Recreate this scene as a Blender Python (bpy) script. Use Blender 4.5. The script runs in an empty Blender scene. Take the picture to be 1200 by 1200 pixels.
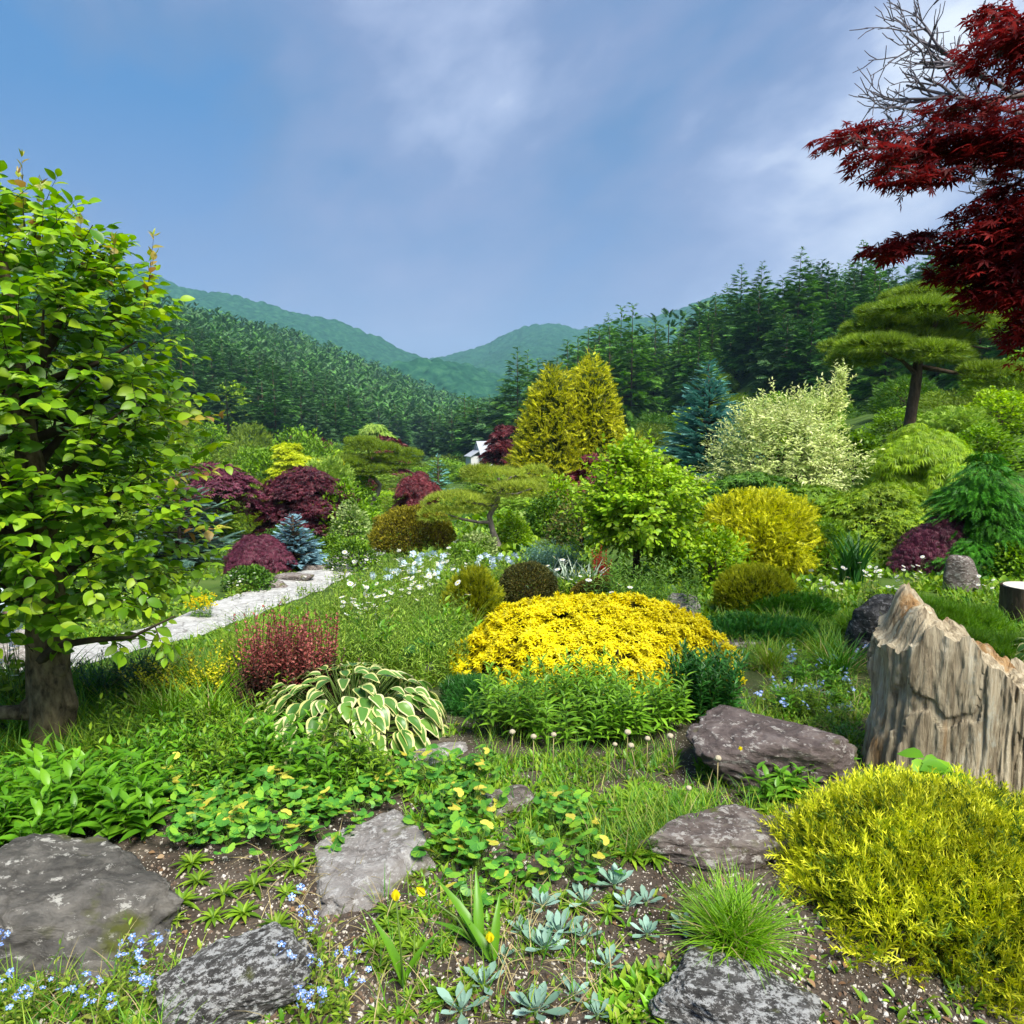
import bpy, math, random
import numpy as np

# ------------------------------------------------------------------ camera, world, sun, exposure
scn = bpy.context.scene
COL = scn.collection
PITCH = math.radians(6.7)
FPX = 857.0                                   # focal length in 1200-pixel units (hfov 70 degrees)
cam_d = bpy.data.cameras.new('camera')
cam_d.sensor_width = 36.0
cam_d.sensor_fit = 'HORIZONTAL'
cam_d.lens = 36.0 * FPX / 1200.0
cam_d.clip_start = 0.05
cam_d.clip_end = 20000
cam = bpy.data.objects.new('camera', cam_d)
COL.objects.link(cam)
cam.location = (0, 0, 1.6)
cam.rotation_euler = (math.pi / 2 - PITCH, 0, 0)
scn.camera = cam
scn.view_settings.view_transform = 'Standard'
scn.view_settings.look = 'None'
scn.view_settings.gamma = 1.0
scn.view_settings.use_curve_mapping = False
scn.view_settings.exposure = 1.4
cy = scn.cycles
cy.max_bounces = 6
cy.diffuse_bounces = 3
cy.glossy_bounces = 2
cy.transmission_bounces = 3
cy.transparent_max_bounces = 4
cy.volume_bounces = 0
cy.use_adaptive_sampling = True
cy.adaptive_threshold = 0.02
cy.caustics_reflective = False
cy.caustics_refractive = False

SUN_EL, SUN_AZ = 56.0, 150.0                  # elevation; azimuth clockwise from +Y (the view direction)
sd = bpy.data.lights.new('sun', 'SUN')
sd.energy = 3.2
sd.angle = math.radians(27)
sd.color = (1.0, 0.96, 0.86)
sun = bpy.data.objects.new('sun', sd)
COL.objects.link(sun)
sun.rotation_euler = (math.radians(90 - SUN_EL), 0, math.radians(180 - SUN_AZ))
sun.location = (0, 0, 50)

SKY_OFF = 1.7
W = bpy.data.worlds.new("World")
scn.world = W
W.use_nodes = True
nt = W.node_tree
nt.nodes.clear()
def N(t, **kw):
    n = nt.nodes.new(t)
    for k, v in kw.items():
        setattr(n, k, v)
    return n
def LK(a, b): nt.links.new(a, b)
sky = N('ShaderNodeTexSky', sky_type='NISHITA', sun_disc=False)
sky.sun_elevation = math.radians(SUN_EL)
sky.sun_rotation = math.radians(SUN_AZ)
tc = N('ShaderNodeTexCoord')
mp = N('ShaderNodeMapping'); mp.inputs['Scale'].default_value = (1.0, 1.0, 1.5)
mp.inputs['Rotation'].default_value = (0.1, 0.75, 0.0)
mp.inputs['Location'].default_value = (SKY_OFF, 0.0, 0.0)
LK(tc.outputs['Generated'], mp.inputs['Vector'])
mp2 = N('ShaderNodeMapping'); mp2.inputs['Scale'].default_value = (1.0, 1.0, 1.5); LK(mp.outputs[0], mp2.inputs['Vector'])
n1 = N('ShaderNodeTexNoise'); n1.inputs['Scale'].default_value = 2.6; n1.inputs['Detail'].default_value = 7; n1.inputs['Roughness'].default_value = 0.52; n1.inputs['Distortion'].default_value = 0.15
LK(mp2.outputs[0], n1.inputs['Vector'])
sep = N('ShaderNodeSeparateXYZ'); LK(tc.outputs['Generated'], sep.inputs[0])
# cloud cover: thicker and whiter to the right, bluer to the left
ax = N('ShaderNodeMath', operation='MULTIPLY_ADD'); LK(sep.outputs['X'], ax.inputs[0]); ax.inputs[1].default_value = 0.24; LK(n1.outputs['Fac'], ax.inputs[2])
ct = N('ShaderNodeMapRange'); ct.inputs[1].default_value = 0.29; ct.inputs[2].default_value = 0.77; LK(ax.outputs[0], ct.inputs[0])
r1 = N('ShaderNodeValToRGB')
r1.color_ramp.elements[0].position = 0.05; r1.color_ramp.elements[0].color = (0.070, 0.215, 0.48, 1)
r1.color_ramp.elements[1].position = 1.0; r1.color_ramp.elements[1].color = (0.80, 0.86, 0.96, 1)
e = r1.color_ramp.elements.new(0.30); e.color = (0.115, 0.225, 0.44, 1)
e = r1.color_ramp.elements.new(0.55); e.color = (0.205, 0.28, 0.48, 1)
e = r1.color_ramp.elements.new(0.75); e.color = (0.37, 0.44, 0.64, 1)
LK(ct.outputs[0], r1.inputs[0])
# mauve band low over the valley
r2 = N('ShaderNodeValToRGB')
r2.color_ramp.elements[0].position = 0.06; r2.color_ramp.elements[0].color = (1, 1, 1, 1)
r2.color_ramp.elements[1].position = 0.36; r2.color_ramp.elements[1].color = (0, 0, 0, 1)
LK(sep.outputs['Z'], r2.inputs[0])
rm = N('ShaderNodeMath', operation='MULTIPLY'); LK(r2.outputs[0], rm.inputs[0]); rm.inputs[1].default_value = 0.65
mx = N('ShaderNodeMix', data_type='RGBA'); LK(rm.outputs[0], mx.inputs[0]); LK(r1.outputs[0], mx.inputs[6]); mx.inputs[7].default_value = (0.33, 0.335, 0.54, 1)
bg1 = N('ShaderNodeBackground'); LK(sky.outputs[0], bg1.inputs[0]); bg1.inputs[1].default_value = 0.05
bg2 = N('ShaderNodeBackground'); LK(mx.outputs[2], bg2.inputs[0]); bg2.inputs[1].default_value = 0.5
ms = N('ShaderNodeMixShader'); ms.inputs[0].default_value = 0.86
LK(bg1.outputs[0], ms.inputs[1]); LK(bg2.outputs[0], ms.inputs[2])
wo = N('ShaderNodeOutputWorld'); LK(ms.outputs[0], wo.inputs[0])

# ------------------------------------------------------------------ numpy helpers
rng = np.random.default_rng(11)
def nrm(v):
    return v / np.maximum(np.linalg.norm(v, axis=-1, keepdims=True), 1e-9)
def _h(ix, iy, iz, s):
    h = (ix.astype(np.uint32) * np.uint32(374761393)) ^ (iy.astype(np.uint32) * np.uint32(668265263)) ^ (iz.astype(np.uint32) * np.uint32(2147483647)) ^ np.uint32((s * 974711 + 12345) & 0xffffffff)
    h = (h ^ (h >> np.uint32(13))) * np.uint32(1274126177)
    h = (h ^ (h >> np.uint32(15))) * np.uint32(2246822519)
    h = h ^ (h >> np.uint32(16))
    return h.astype(np.float64) / 4294967295.0
def vnoise(p, s=0):
    f = np.floor(p); t = p - f; i = f.astype(np.int64)
    t = t * t * (3 - 2 * t)
    x0, y0, z0 = i[..., 0], i[..., 1], i[..., 2]
    r = 0
    for dx in (0, 1):
        wx = t[..., 0] if dx else 1 - t[..., 0]
        for dy in (0, 1):
            wy = t[..., 1] if dy else 1 - t[..., 1]
            for dz in (0, 1):
                wz = t[..., 2] if dz else 1 - t[..., 2]
                r = r + wx * wy * wz * _h(x0 + dx, y0 + dy, z0 + dz, s)
    return r * 2 - 1
def fbm(p, s=0, o=4, g=0.5):
    a, r, q = 1.0, 0, np.asarray(p, float)
    for k in range(o):
        r = r + a * vnoise(q, s + k); a *= g; q = q * 2.03
    return r
def sst(a, b, x):
    t = np.clip((x - a) / (b - a), 0, 1)
    return t * t * (3 - 2 * t)

# ------------------------------------------------------------------ the lie of the land
def edge_r(x): return 40 + 85 * sst(36, 6, x)
def H(x, y):
    x = np.asarray(x, float); y = np.asarray(y, float)
    z = -0.045 * np.clip(y - 4, 0, 106) + 0.055 * np.clip(y - 250, 0, 400)
    z = z - 0.95 * sst(-1.3, -3.4, x) * sst(4.2, 7.5, y)                     # lower terrace with the path
    z = z + (0.30 * np.clip(x - 5.0, 0, 12) + 0.10 * np.maximum(0, x - 17.0) * (1 - 0.6 * sst(60, 200, x))) * sst(8, 18, y)
    z = z + 0.22 * np.clip(y - edge_r(x), 0, 52) * sst(5, 13, x)               # wooded slope on the right
    z = z + 0.40 * np.clip(-x - 28, 0, 104) * sst(60, 100, y)                 # hill on the left
    p = np.stack([x, y, 0 * x], -1)
    z = z + 0.035 * fbm(p * 0.9, 3, 3) * sst(-40, 2, y) + 0.012 * vnoise(p * 5, 9) * (1 - sst(15, 30, y))
    z = z + 0.25 * vnoise(p * 0.08, 21) * sst(25, 70, y)
    return z
cp, sp = math.cos(PITCH), math.sin(PITCH)
def ray(px, py):
    dx, dz = (px - 600) / FPX, -(py - 600) / FPX
    return np.array([dx, cp + dz * sp, -sp + dz * cp])
def at(px, py, d):
    r = ray(px, py)
    return np.array([0, 0, 1.6]) + r * (d / r[1])
def gnd(px, py):
    r = ray(px, py)
    t = np.geomspace(0.8, 600, 2500)
    P = np.array([0, 0, 1.6]) + t[:, None] * r
    below = P[:, 2] < H(P[:, 0], P[:, 1])
    k = int(np.argmax(below)) if below.any() else len(t) - 1
    return P[k, 0], P[k, 1], float(H(P[k, 0], P[k, 1]))
def pxm(d, z=0.0):                                # metres per pixel at depth d
    return (d * cp + (1.6 - z) * sp) / FPX

# ------------------------------------------------------------------ mesh building
class MB:
    def __init__(s): s.V = []; s.F = []; s.n = 0
    def add(s, V, faces, mat=0):
        V = np.asarray(V, float).reshape(-1, 3)
        for f in faces:
            f = np.asarray(f, np.int64)
            if f.size: s.F.append((f.reshape(-1, f.shape[-1]) + s.n, mat))
        s.V.append(V); s.n += len(V)
    def inst(s, T, pos, R, sc, mat=None):
        """T: (verts, [(faces, material)...]); pos (N,3), R (N,3,3) columns x,y,z, sc (N,) or (N,3)"""
        tv, tf = T
        pos = np.asarray(pos, float); n = len(pos)
        if n == 0: return
        sc = np.broadcast_to(np.asarray(sc, float).reshape(n if np.ndim(sc) else 1, -1), (n, 3)) if np.ndim(sc) else np.full((n, 3), sc)
        loc = tv[None] * sc[:, None, :]
        P = np.einsum('nij,nvj->nvi', R, loc) + pos[:, None, :]
        off = (np.arange(n) * len(tv))[:, None, None] + s.n
        for f, m in tf:
            f = np.asarray(f, np.int64)
            s.F.append(((f[None] + off).reshape(-1, f.shape[1]), m if mat is None else mat + (m if mat else 0) if False else (m if mat is None else mat)))
        s.V.append(P.reshape(-1, 3)); s.n += n * len(tv)
    def tube(s, pts, rad, k=7, mat=0, cap=True, wob=0.0, seed=0, wf=(9, 9, 9)):
        pts = np.asarray(pts, float); m = len(pts)
        rad = np.broadcast_to(np.asarray(rad, float), (m,))
        tg = np.gradient(pts, axis=0) if m > 2 else np.repeat((pts[1:] - pts[:1]), m, 0)
        tg = nrm(tg)
        ref = np.array([0.31, 0.95, 0.05]) if abs(tg[0, 2]) > 0.6 else np.array([0.05, 0.1, 1.0])
        X = nrm(np.cross(tg, ref)); Y = np.cross(tg, X)
        a = np.linspace(0, 2 * math.pi, k, endpoint=False)
        P = pts[:, None, :] + rad[:, None, None] * (np.cos(a)[None, :, None] * X[:, None, :] + np.sin(a)[None, :, None] * Y[:, None, :])
        if wob:
            q = P.reshape(-1, 3)
            w = (fbm(q * np.array(wf), seed, 4) * wob).reshape(m, k)
            P = pts[:, None, :] + (P - pts[:, None, :]) * (1 + w[..., None])
        i = np.arange(m - 1)[:, None] * k; j = np.arange(k)[None]
        F = np.stack([i + j, i + (j + 1) % k, i + k + (j + 1) % k, i + k + j], -1).reshape(-1, 4)
        fs = [F]
        if cap: fs.append(np.arange(k)[None, ::-1]); fs.append((np.arange(k) + (m - 1) * k)[None])
        s.add(P.reshape(-1, 3), fs, mat)
    def build(s, name, mats, parent=None, smooth=True, loc=None):
        me = bpy.data.meshes.new(name)
        V = np.concatenate(s.V) if s.V else np.zeros((0, 3))
        me.vertices.add(len(V)); me.vertices.foreach_set('co', V.astype(np.float32).ravel())
        li = np.concatenate([f.ravel() for f, _ in s.F]) if s.F else np.zeros(0, int)
        lens = np.concatenate([np.full(len(f), f.shape[1]) for f, _ in s.F]) if s.F else np.zeros(0, int)
        mi = np.concatenate([np.full(len(f), m) for f, m in s.F]) if s.F else np.zeros(0, int)
        me.loops.add(len(li)); me.loops.foreach_set('vertex_index', li.astype(np.int32))
        me.polygons.add(len(lens))
        st = np.concatenate([[0], np.cumsum(lens)[:-1]]) if len(lens) else lens
        me.polygons.foreach_set('loop_start', st.astype(np.int32))
        me.polygons.foreach_set('material_index', mi.astype(np.int32))
        me.polygons.foreach_set('use_smooth', np.full(len(lens), smooth))
        for m in (mats if isinstance(mats, (list, tuple)) else [mats]): me.materials.append(m)
        me.update(calc_edges=True)
        o = bpy.data.objects.new(name, me)
        COL.objects.link(o)
        if parent is not None: o.parent = parent
        if loc is not None: o.location = loc
        return o
def tag(o, label=None, cat=None, group=None, kind=None):
    if label: o['label'] = label
    if cat: o['category'] = cat
    if group: o['group'] = group
    if kind: o['kind'] = kind
    return o
def thing(name, label, cat, loc=(0, 0, 0), rz=0.0, group=None):
    o = bpy.data.objects.new(name, None)
    COL.objects.link(o)
    o.empty_display_size = 0.1
    o.location = [float(v) for v in loc]; o.rotation_euler = (0, 0, rz)
    return tag(o, label, cat, group)
KIDS = {}
def copy_tree(src, loc, rz=0.0, sc=1.0, label=None, cat=None, group=None, tilt=(0, 0)):
    if src.name not in KIDS: KIDS[src.name] = [(c, list(c.children)) for c in src.children]
    r = src.copy(); COL.objects.link(r)
    r.location = [float(v) for v in loc]; r.rotation_euler = (tilt[0], tilt[1], rz)
    r.scale = (sc, sc, sc) if np.ndim(sc) == 0 else sc
    tag(r, label, cat, group)
    for c, gs in KIDS[src.name]:
        d = c.copy(); COL.objects.link(d); d.parent = r
        for g in gs:
            e_ = g.copy(); COL.objects.link(e_); e_.parent = d
    return r
class Kind:
    """a handful of prototypes; the first use moves the prototype itself, later uses copy it"""
    def __init__(s, protos): s.p = protos; s.used = [False] * len(protos); s.k = 0
    def put(s, loc, rz, sc=1.0, label=None, cat=None, group=None, which=None, tilt=(0, 0)):
        i = s.k % len(s.p) if which is None else which; s.k += 1
        o = s.p[i]
        if not s.used[i]:
            KIDS[o.name] = [(c, list(c.children)) for c in o.children]
            s.used[i] = True
            o.location = [float(v) for v in loc]; o.rotation_euler = (tilt[0], tilt[1], rz)
            o.scale = (sc, sc, sc) if np.ndim(sc) == 0 else sc
            return tag(o, label, cat, group)
        return copy_tree(o, loc, rz, sc, label, cat, group, tilt)

def frame(d, up):
    y = nrm(d); x = nrm(np.cross(y, up) + 1e-6); z = np.cross(x, y)
    return np.stack([x, y, z], -1)
def rdir(n):
    return nrm(rng.normal(size=(n, 3)))

# ------------------------------------------------------------------ leaf templates (base at origin, +Y along the leaf, +Z its upper face, length 1)
def T_leaf(w=0.55, rows=4, fold=0.12, droop=0.25, peak=0.45, tip=1.0, base=0.0):
    ts = np.linspace(0, 1, rows + 1); V = []; F = []
    for t in ts:
        hw = w / 2 * (np.sin(math.pi * t ** (math.log(0.5) / math.log(peak))) ** tip + base * (1 - t) ** 2)
        y = t * (1 - 0.15 * droop * t); z = -droop * t * t
        V += [(-hw, y, z + fold * hw * 2), (0, y, z), (hw, y, z + fold * hw * 2)]
    for i in range(rows):
        a = i * 3
        F += [(a, a + 1, a + 4, a + 3), (a + 1, a + 2, a + 5, a + 4)]
    return np.array(V, float), [(np.array(F), 0)]
T_oval = T_leaf(0.62, 4, 0.15, 0.22, 0.48)
T_ovalbig = T_leaf(0.60, 6, 0.13, 0.26, 0.46, 0.8)
T_lance = T_leaf(0.22, 4, 0.25, 0.3, 0.4)
T_lance2 = T_leaf(0.34, 4, 0.2, 0.3, 0.42)
T_blade = T_leaf(0.06, 4, 0.2, 0.45, 0.3)
T_wblade = T_leaf(0.11, 5, 0.35, 0.35, 0.35)
def _kite(w=0.5, f=0.12):
    return np.array([(0, 0, 0), (-w / 2, 0.5, f), (0, 1, -f), (w / 2, 0.5, f)], float), [(np.array([(0, 3, 2, 1)]), 0)]
T_kite = _kite(0.55); T_nkite = _kite(0.3, 0.06)
def _poly_rad(pts):
    V = [(0, 0, 0)] + pts; n = len(pts)
    return np.array(V, float), [(np.array([(0, i, i + 1) for i in range(1, n)]), 0)]
def T_star(lobes=5, spread=2.2, notch=0.32, width=0.16, droop=0.15):
    """palmate maple leaf: separate tapering lobes from a common base"""
    V = [(0, 0, 0)]; F = []
    for i in range(lobes):
        a = (i / (lobes - 1) - 0.5) * 2 * spread
        L = (1.0 - 0.42 * abs(i / (lobes - 1) - 0.5) * 2)
        d = np.array([math.sin(a), math.cos(a)]); s_ = np.array([d[1], -d[0]])
        b = len(V)
        m1 = d * L * 0.42 - s_ * width * L; m2 = d * L * 0.42 + s_ * width * L; t = d * L
        V += [(m1[0], m1[1], 0.02), (t[0], t[1], -droop * L), (m2[0], m2[1], 0.02)]
        F.append((0, b + 2, b + 1, b))
    V = np.array(V, float); V[:, 1] += 0.0
    return V, [(np.array(F), 0)]
T_maple = T_star(7, 2.3, 0.3, 0.13)
T_maple5 = T_star(5, 1.9, 0.3, 0.17)
T_lace = T_star(7, 1.5, 0.3, 0.055, 0.5)
def T_frond(n=6, w=0.35, ang=0.8, thick=0.05, droop=0.25, taper=0.75):
    """flat spray: spine with side needles or twigs, one island"""
    V = []; F = []
    def zz(t): return -droop * t * t
    V += [(-thick / 2, 0, 0), (thick / 2, 0, 0), (0, 1, zz(1))]; F.append((0, 1, 2))
    for i in range(n):
        t = (i + 0.6) / (n + 0.6)
        L = w * (1 - taper * t)
        for sgn in (-1, 1):
            b = len(V); d = np.array([sgn * math.sin(ang), math.cos(ang)]); tt = t + (0.04 if sgn > 0 else 0)
            q = np.array([0, tt]); e_ = thick * 0.85
            V += [(0, tt - e_, zz(tt)), (0, tt + e_, zz(tt)), (q[0] + d[0] * L, q[1] + d[1] * L, zz(tt) - 0.12 * L)]
            F.append((b, b + 1, b + 2))
    return np.array(V, float), [(np.array(F), 0)]
T_spray = T_frond(5, 0.42, 0.75, 0.09, 0.3)
T_pinefan = T_frond(7, 0.42, 0.85, 0.11, 0.3, 0.55)
T_thread = T_frond(4, 0.36, 0.55, 0.075, 0.35, 0.5)
def T_tuft(n=7, spread=0.7, w=0.06, seed=1):
    r = random.Random(seed); V = []; F = []
    for i in range(n):
        a = 2 * math.pi * i / n + r.uniform(-.3, .3); e_ = spread * r.uniform(0.25, 1.0); L = r.uniform(0.7, 1.0)
        d = np.array([math.sin(e_) * math.cos(a), math.cos(e_), math.sin(e_) * math.sin(a)])
        s_ = np.array([-math.sin(a), 0, math.cos(a)]) * w / 2
        b = len(V); V += [tuple(-s_), tuple(s_), tuple(d * L)]; F.append((b, b + 1, b + 2))
    return np.array(V, float), [(np.array(F), 0)]
T_needles = T_tuft(9, 0.8, 0.07, 2)
T_needles6 = T_tuft(6, 0.9, 0.12, 3)
def T_rosette(n=8, leaf=T_nkite, spread=(0.3, 1.2), seed=1, L=(0.7, 1.0), w=1.0):
    """cluster of leaves round a shoot that points along +Y"""
    r = random.Random(seed); Vs = []; Fs = []; k = 0
    tv, tf = leaf
    for i in range(n):
        a = i * 2.39996; e_ = spread[0] + (spread[1] - spread[0]) * (i + 0.5) / n
        d = np.array([math.sin(e_) * math.cos(a), math.cos(e_), math.sin(e_) * math.sin(a)])
        up = np.array([-math.cos(e_) * math.cos(a), math.sin(e_), -math.cos(e_) * math.sin(a)])
        R = frame(d[None], up[None])[0]; s_ = r.uniform(*L)
        Vs.append((tv * np.array([s_ * w, s_, s_])) @ R.T)
        for f, m in tf: Fs.append((f + k, m))
        k += len(tv)
    V = np.concatenate(Vs)
    byk = {}
    for f, m in Fs: byk.setdefault((f.shape[1], m), []).append(f)
    return V, [(np.concatenate(v), m) for (kk, m), v in byk.items()]
T_ros = T_rosette(9)
T_bud = T_rosette(9, _kite(0.55, 0.2), (0.1, 0.95), 4)
T_bud7 = T_rosette(7, _kite(0.5, 0.15), (0.2, 1.1), 5)
T_stick = (np.array([(0.5, 0, 0), (-0.25, 0, 0.433), (-0.25, 0, -0.433), (0.3, 1, 0), (-0.15, 1, 0.26), (-0.15, 1, -0.26)]), [(np.array([(0, 1, 4, 3), (1, 2, 5, 4), (2, 0, 3, 5)]), 0)])
def sticks(mb, a, b, r, mat=0):
    a = np.asarray(a, float); b = np.asarray(b, float); d = b - a; L = np.linalg.norm(d, axis=1)
    mb.inst(T_stick, a, frame(d, np.tile([0.12, 0.3, 1.0], (len(a), 1))), np.stack([np.broadcast_to(r, L.shape) * 2, L, np.broadcast_to(r, L.shape) * 2], 1), mat)

# ------------------------------------------------------------------ materials
MATS = {}
def newmat(name):
    m = bpy.data.materials.new(name); m.use_nodes = True
    t = m.node_tree; t.nodes.clear()
    def nn(ty, **kw):
        n = t.nodes.new(ty)
        for k, v in kw.items(): setattr(n, k, v)
        return n
    return m, nn, t.links.new
def ramp(nn, cols, lo=0.0, hi=1.0, interp='LINEAR'):
    r = nn('ShaderNodeValToRGB'); cr = r.color_ramp; cr.interpolation = interp
    n = len(cols)
    cr.elements[0].position = lo; cr.elements[0].color = (*cols[0], 1)
    cr.elements[1].position = hi; cr.elements[1].color = (*cols[-1], 1)
    for i in range(1, n - 1):
        e_ = cr.elements.new(lo + (hi - lo) * i / (n - 1)); e_.color = (*cols[i], 1)
    return r
def leaf(name, cols, trans=0.3, rough=0.45, spec=0.35, nscale=3.0, namt=0.35, interp='LINEAR', tcol=None):
    """leaf: colour drawn per leaf from cols, plus soft patches of lighter and darker growth over the plant"""
    if name in MATS: return MATS[name]
    m, nn, L = newmat(name)
    g = nn('ShaderNodeNewGeometry')
    r = ramp(nn, cols, 0.05, 0.95, interp); L(g.outputs['Random Per Island'], r.inputs[0])
    tcn = nn('ShaderNodeTexCoord')
    nz = nn('ShaderNodeTexNoise'); nz.inputs['Scale'].default_value = nscale; nz.inputs['Detail'].default_value = 2
    L(tcn.outputs['Object'], nz.inputs['Vector'])
    oi = nn('ShaderNodeObjectInfo')
    ma = nn('ShaderNodeMapRange'); ma.inputs[1].default_value = 0.3; ma.inputs[2].default_value = 0.7
    ma.inputs[3].default_value = 1 - namt; ma.inputs[4].default_value = 1 + namt
    L(nz.outputs['Fac'], ma.inputs[0])
    mo = nn('ShaderNodeMapRange'); mo.inputs[3].default_value = 0.86; mo.inputs[4].default_value = 1.14
    L(oi.outputs['Random'], mo.inputs[0])
    mu = nn('ShaderNodeMath', operation='MULTIPLY'); L(ma.outputs[0], mu.inputs[0]); L(mo.outputs[0], mu.inputs[1])
    hs = nn('ShaderNodeHueSaturation'); L(r.outputs[0], hs.inputs['Color']); L(mu.outputs[0], hs.inputs['Value'])
    b = nn('ShaderNodeBsdfPrincipled'); L(hs.outputs[0], b.inputs['Base Color'])
    b.inputs['Roughness'].default_value = rough; b.inputs['Specular IOR Level'].default_value = spec
    o = nn('ShaderNodeOutputMaterial')
    if trans > 0:
        tr = nn('ShaderNodeBsdfTranslucent')
        if tcol is None:
            h2 = nn('ShaderNodeHueSaturation'); h2.inputs['Saturation'].default_value = 1.1; h2.inputs['Value'].default_value = 1.5
            L(hs.outputs[0], h2.inputs['Color']); L(h2.outputs[0], tr.inputs['Color'])
        else: tr.inputs['Color'].default_value = (*tcol, 1)
        x = nn('ShaderNodeMixShader'); x.inputs[0].default_value = trans
        L(b.outputs[0], x.inputs[1]); L(tr.outputs[0], x.inputs[2]); L(x.outputs[0], o.inputs[0])
    else: L(b.outputs[0], o.inputs[0])
    MATS[name] = m
    return m
def solid(name, col, rough=0.7, spec=0.3, var=0.25, scale=6.0, bump=0.0, col2=None, stretch=(1, 1, 1), detail=5):
    if name in MATS: return MATS[name]
    m, nn, L = newmat(name)
    tcn = nn('ShaderNodeTexCoord'); mpn = nn('ShaderNodeMapping'); mpn.inputs['Scale'].default_value = stretch
    L(tcn.outputs['Object'], mpn.inputs[0])
    nz = nn('ShaderNodeTexNoise'); nz.inputs['Scale'].default_value = scale; nz.inputs['Detail'].default_value = detail; nz.inputs['Roughness'].default_value = 0.65
    L(mpn.outputs[0], nz.inputs['Vector'])
    c = np.array(col); a = c * (1 - var); b_ = np.minimum(c * (1 + var), 1) if col2 is None else np.array(col2)
    r = ramp(nn, [tuple(a), tuple((a + b_) / 2), tuple(b_)], 0.3, 0.7); L(nz.outputs['Fac'], r.inputs[0])
    b = nn('ShaderNodeBsdfPrincipled'); L(r.outputs[0], b.inputs['Base Color'])
    b.inputs['Roughness'].default_value = rough; b.inputs['Specular IOR Level'].default_value = spec
    if bump:
        bp = nn('ShaderNodeBump'); bp.inputs['Strength'].default_value = bump; bp.inputs['Distance'].default_value = 0.02
        L(nz.outputs['Fac'], bp.inputs['Height']); L(bp.outputs[0], b.inputs['Normal'])
    o = nn('ShaderNodeOutputMaterial'); L(b.outputs[0], o.inputs[0])
    MATS[name] = m
    return m
def rockmat(name, dark, mid, light, lichen=(0.62, 0.61, 0.57), amt=0.5, scale=7.0, moss=0.0, veins=1.0, bump=0.6):
    if name in MATS: return MATS[name]
    m, nn, L = newmat(name)
    tcn = nn('ShaderNodeTexCoord'); mpn = nn('ShaderNodeMapping'); mpn.inputs['Scale'].default_value = (1, 1.1, 2.2); mpn.inputs['Rotation'].default_value = (0.4, 0.5, 0.3)
    L(tcn.outputs['Object'], mpn.inputs[0])
    nz = nn('ShaderNodeTexNoise'); nz.inputs['Scale'].default_value = scale; nz.inputs['Detail'].default_value = 8; nz.inputs['Roughness'].default_value = 0.68; nz.inputs['Distortion'].default_value = 0.6
    L(mpn.outputs[0], nz.inputs['Vector'])
    r = ramp(nn, [dark, mid, light], 0.32, 0.68); L(nz.outputs['Fac'], r.inputs[0])
    n2 = nn('ShaderNodeTexNoise'); n2.inputs['Scale'].default_value = scale * 2.6; n2.inputs['Detail'].default_value = 9; n2.inputs['Roughness'].default_value = 0.8
    L(mpn.outputs[0], n2.inputs['Vector'])
    r2 = ramp(nn, [(0, 0, 0), (1, 1, 1)], 0.61 - 0.14 * amt, 0.64 - 0.13 * amt); L(n2.outputs['Fac'], r2.inputs[0])
    mx_ = nn('ShaderNodeMix', data_type='RGBA'); L(r2.outputs[0], mx_.inputs[0]); L(r.outputs[0], mx_.inputs[6]); mx_.inputs[7].default_value = (*lichen, 1)
    vo = nn('ShaderNodeTexVoronoi', feature='DISTANCE_TO_EDGE'); vo.inputs['Scale'].default_value = scale * 0.55
    wv = nn('ShaderNodeMix', data_type='VECTOR'); wv.inputs[0].default_value = 0.16
    L(mpn.outputs[0], wv.inputs[4]); L(nz.outputs['Color'], wv.inputs[5]); L(wv.outputs[1], vo.inputs['Vector'])
    r3 = ramp(nn, [(0.35, 0.33, 0.31), (1, 1, 1)], 0.0, 0.035); L(vo.outputs['Distance'], r3.inputs[0])
    m2 = nn('ShaderNodeMix', data_type='RGBA', blend_type='MULTIPLY'); m2.inputs[0].default_value = 0.55 * veins; L(mx_.outputs[2], m2.inputs[6]); L(r3.outputs[0], m2.inputs[7])
    fin = m2.outputs[2]
    if moss:
        g = nn('ShaderNodeNewGeometry')
        n3 = nn('ShaderNodeTexNoise'); n3.inputs['Scale'].default_value = scale * 0.8; n3.inputs['Detail'].default_value = 6
        L(tcn.outputs['Object'], n3.inputs['Vector'])
        r4 = ramp(nn, [(0, 0, 0), (1, 1, 1)], 0.66 - moss * 0.2, 0.74 - moss * 0.2); L(n3.outputs['Fac'], r4.inputs[0])
        m3 = nn('ShaderNodeMix', data_type='RGBA'); L(r4.outputs[0], m3.inputs[0]); L(fin, m3.inputs[6]); m3.inputs[7].default_value = (0.11, 0.12, 0.025, 1)
        fin = m3.outputs[2]
    b = nn('ShaderNodeBsdfPrincipled'); L(fin, b.inputs['Base Color']); b.inputs['Roughness'].default_value = 0.8; b.inputs['Specular IOR Level'].default_value = 0.25
    ad = nn('ShaderNodeMath', operation='ADD'); L(nz.outputs['Fac'], ad.inputs[0]); L(n2.outputs['Fac'], ad.inputs[1])
    bp = nn('ShaderNodeBump'); bp.inputs['Strength'].default_value = min(1, bump * 1.6); bp.inputs['Distance'].default_value = 0.03
    L(ad.outputs[0], bp.inputs['Height']); L(bp.outputs[0], b.inputs['Normal'])
    o = nn('ShaderNodeOutputMaterial'); L(b.outputs[0], o.inputs[0])
    MATS[name] = m
    return m
bark = solid('bark', (0.07, 0.05, 0.032), 0.9, 0.15, 0.55, 14, 0.9, None, (1, 1, 0.35))
barkgrey = solid('bark_grey', (0.16, 0.14, 0.12), 0.9, 0.15, 0.45, 12, 0.8, None, (1, 1, 0.35))
stemgreen = solid('stem_green', (0.10, 0.17, 0.03), 0.6, 0.3, 0.3)
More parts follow.
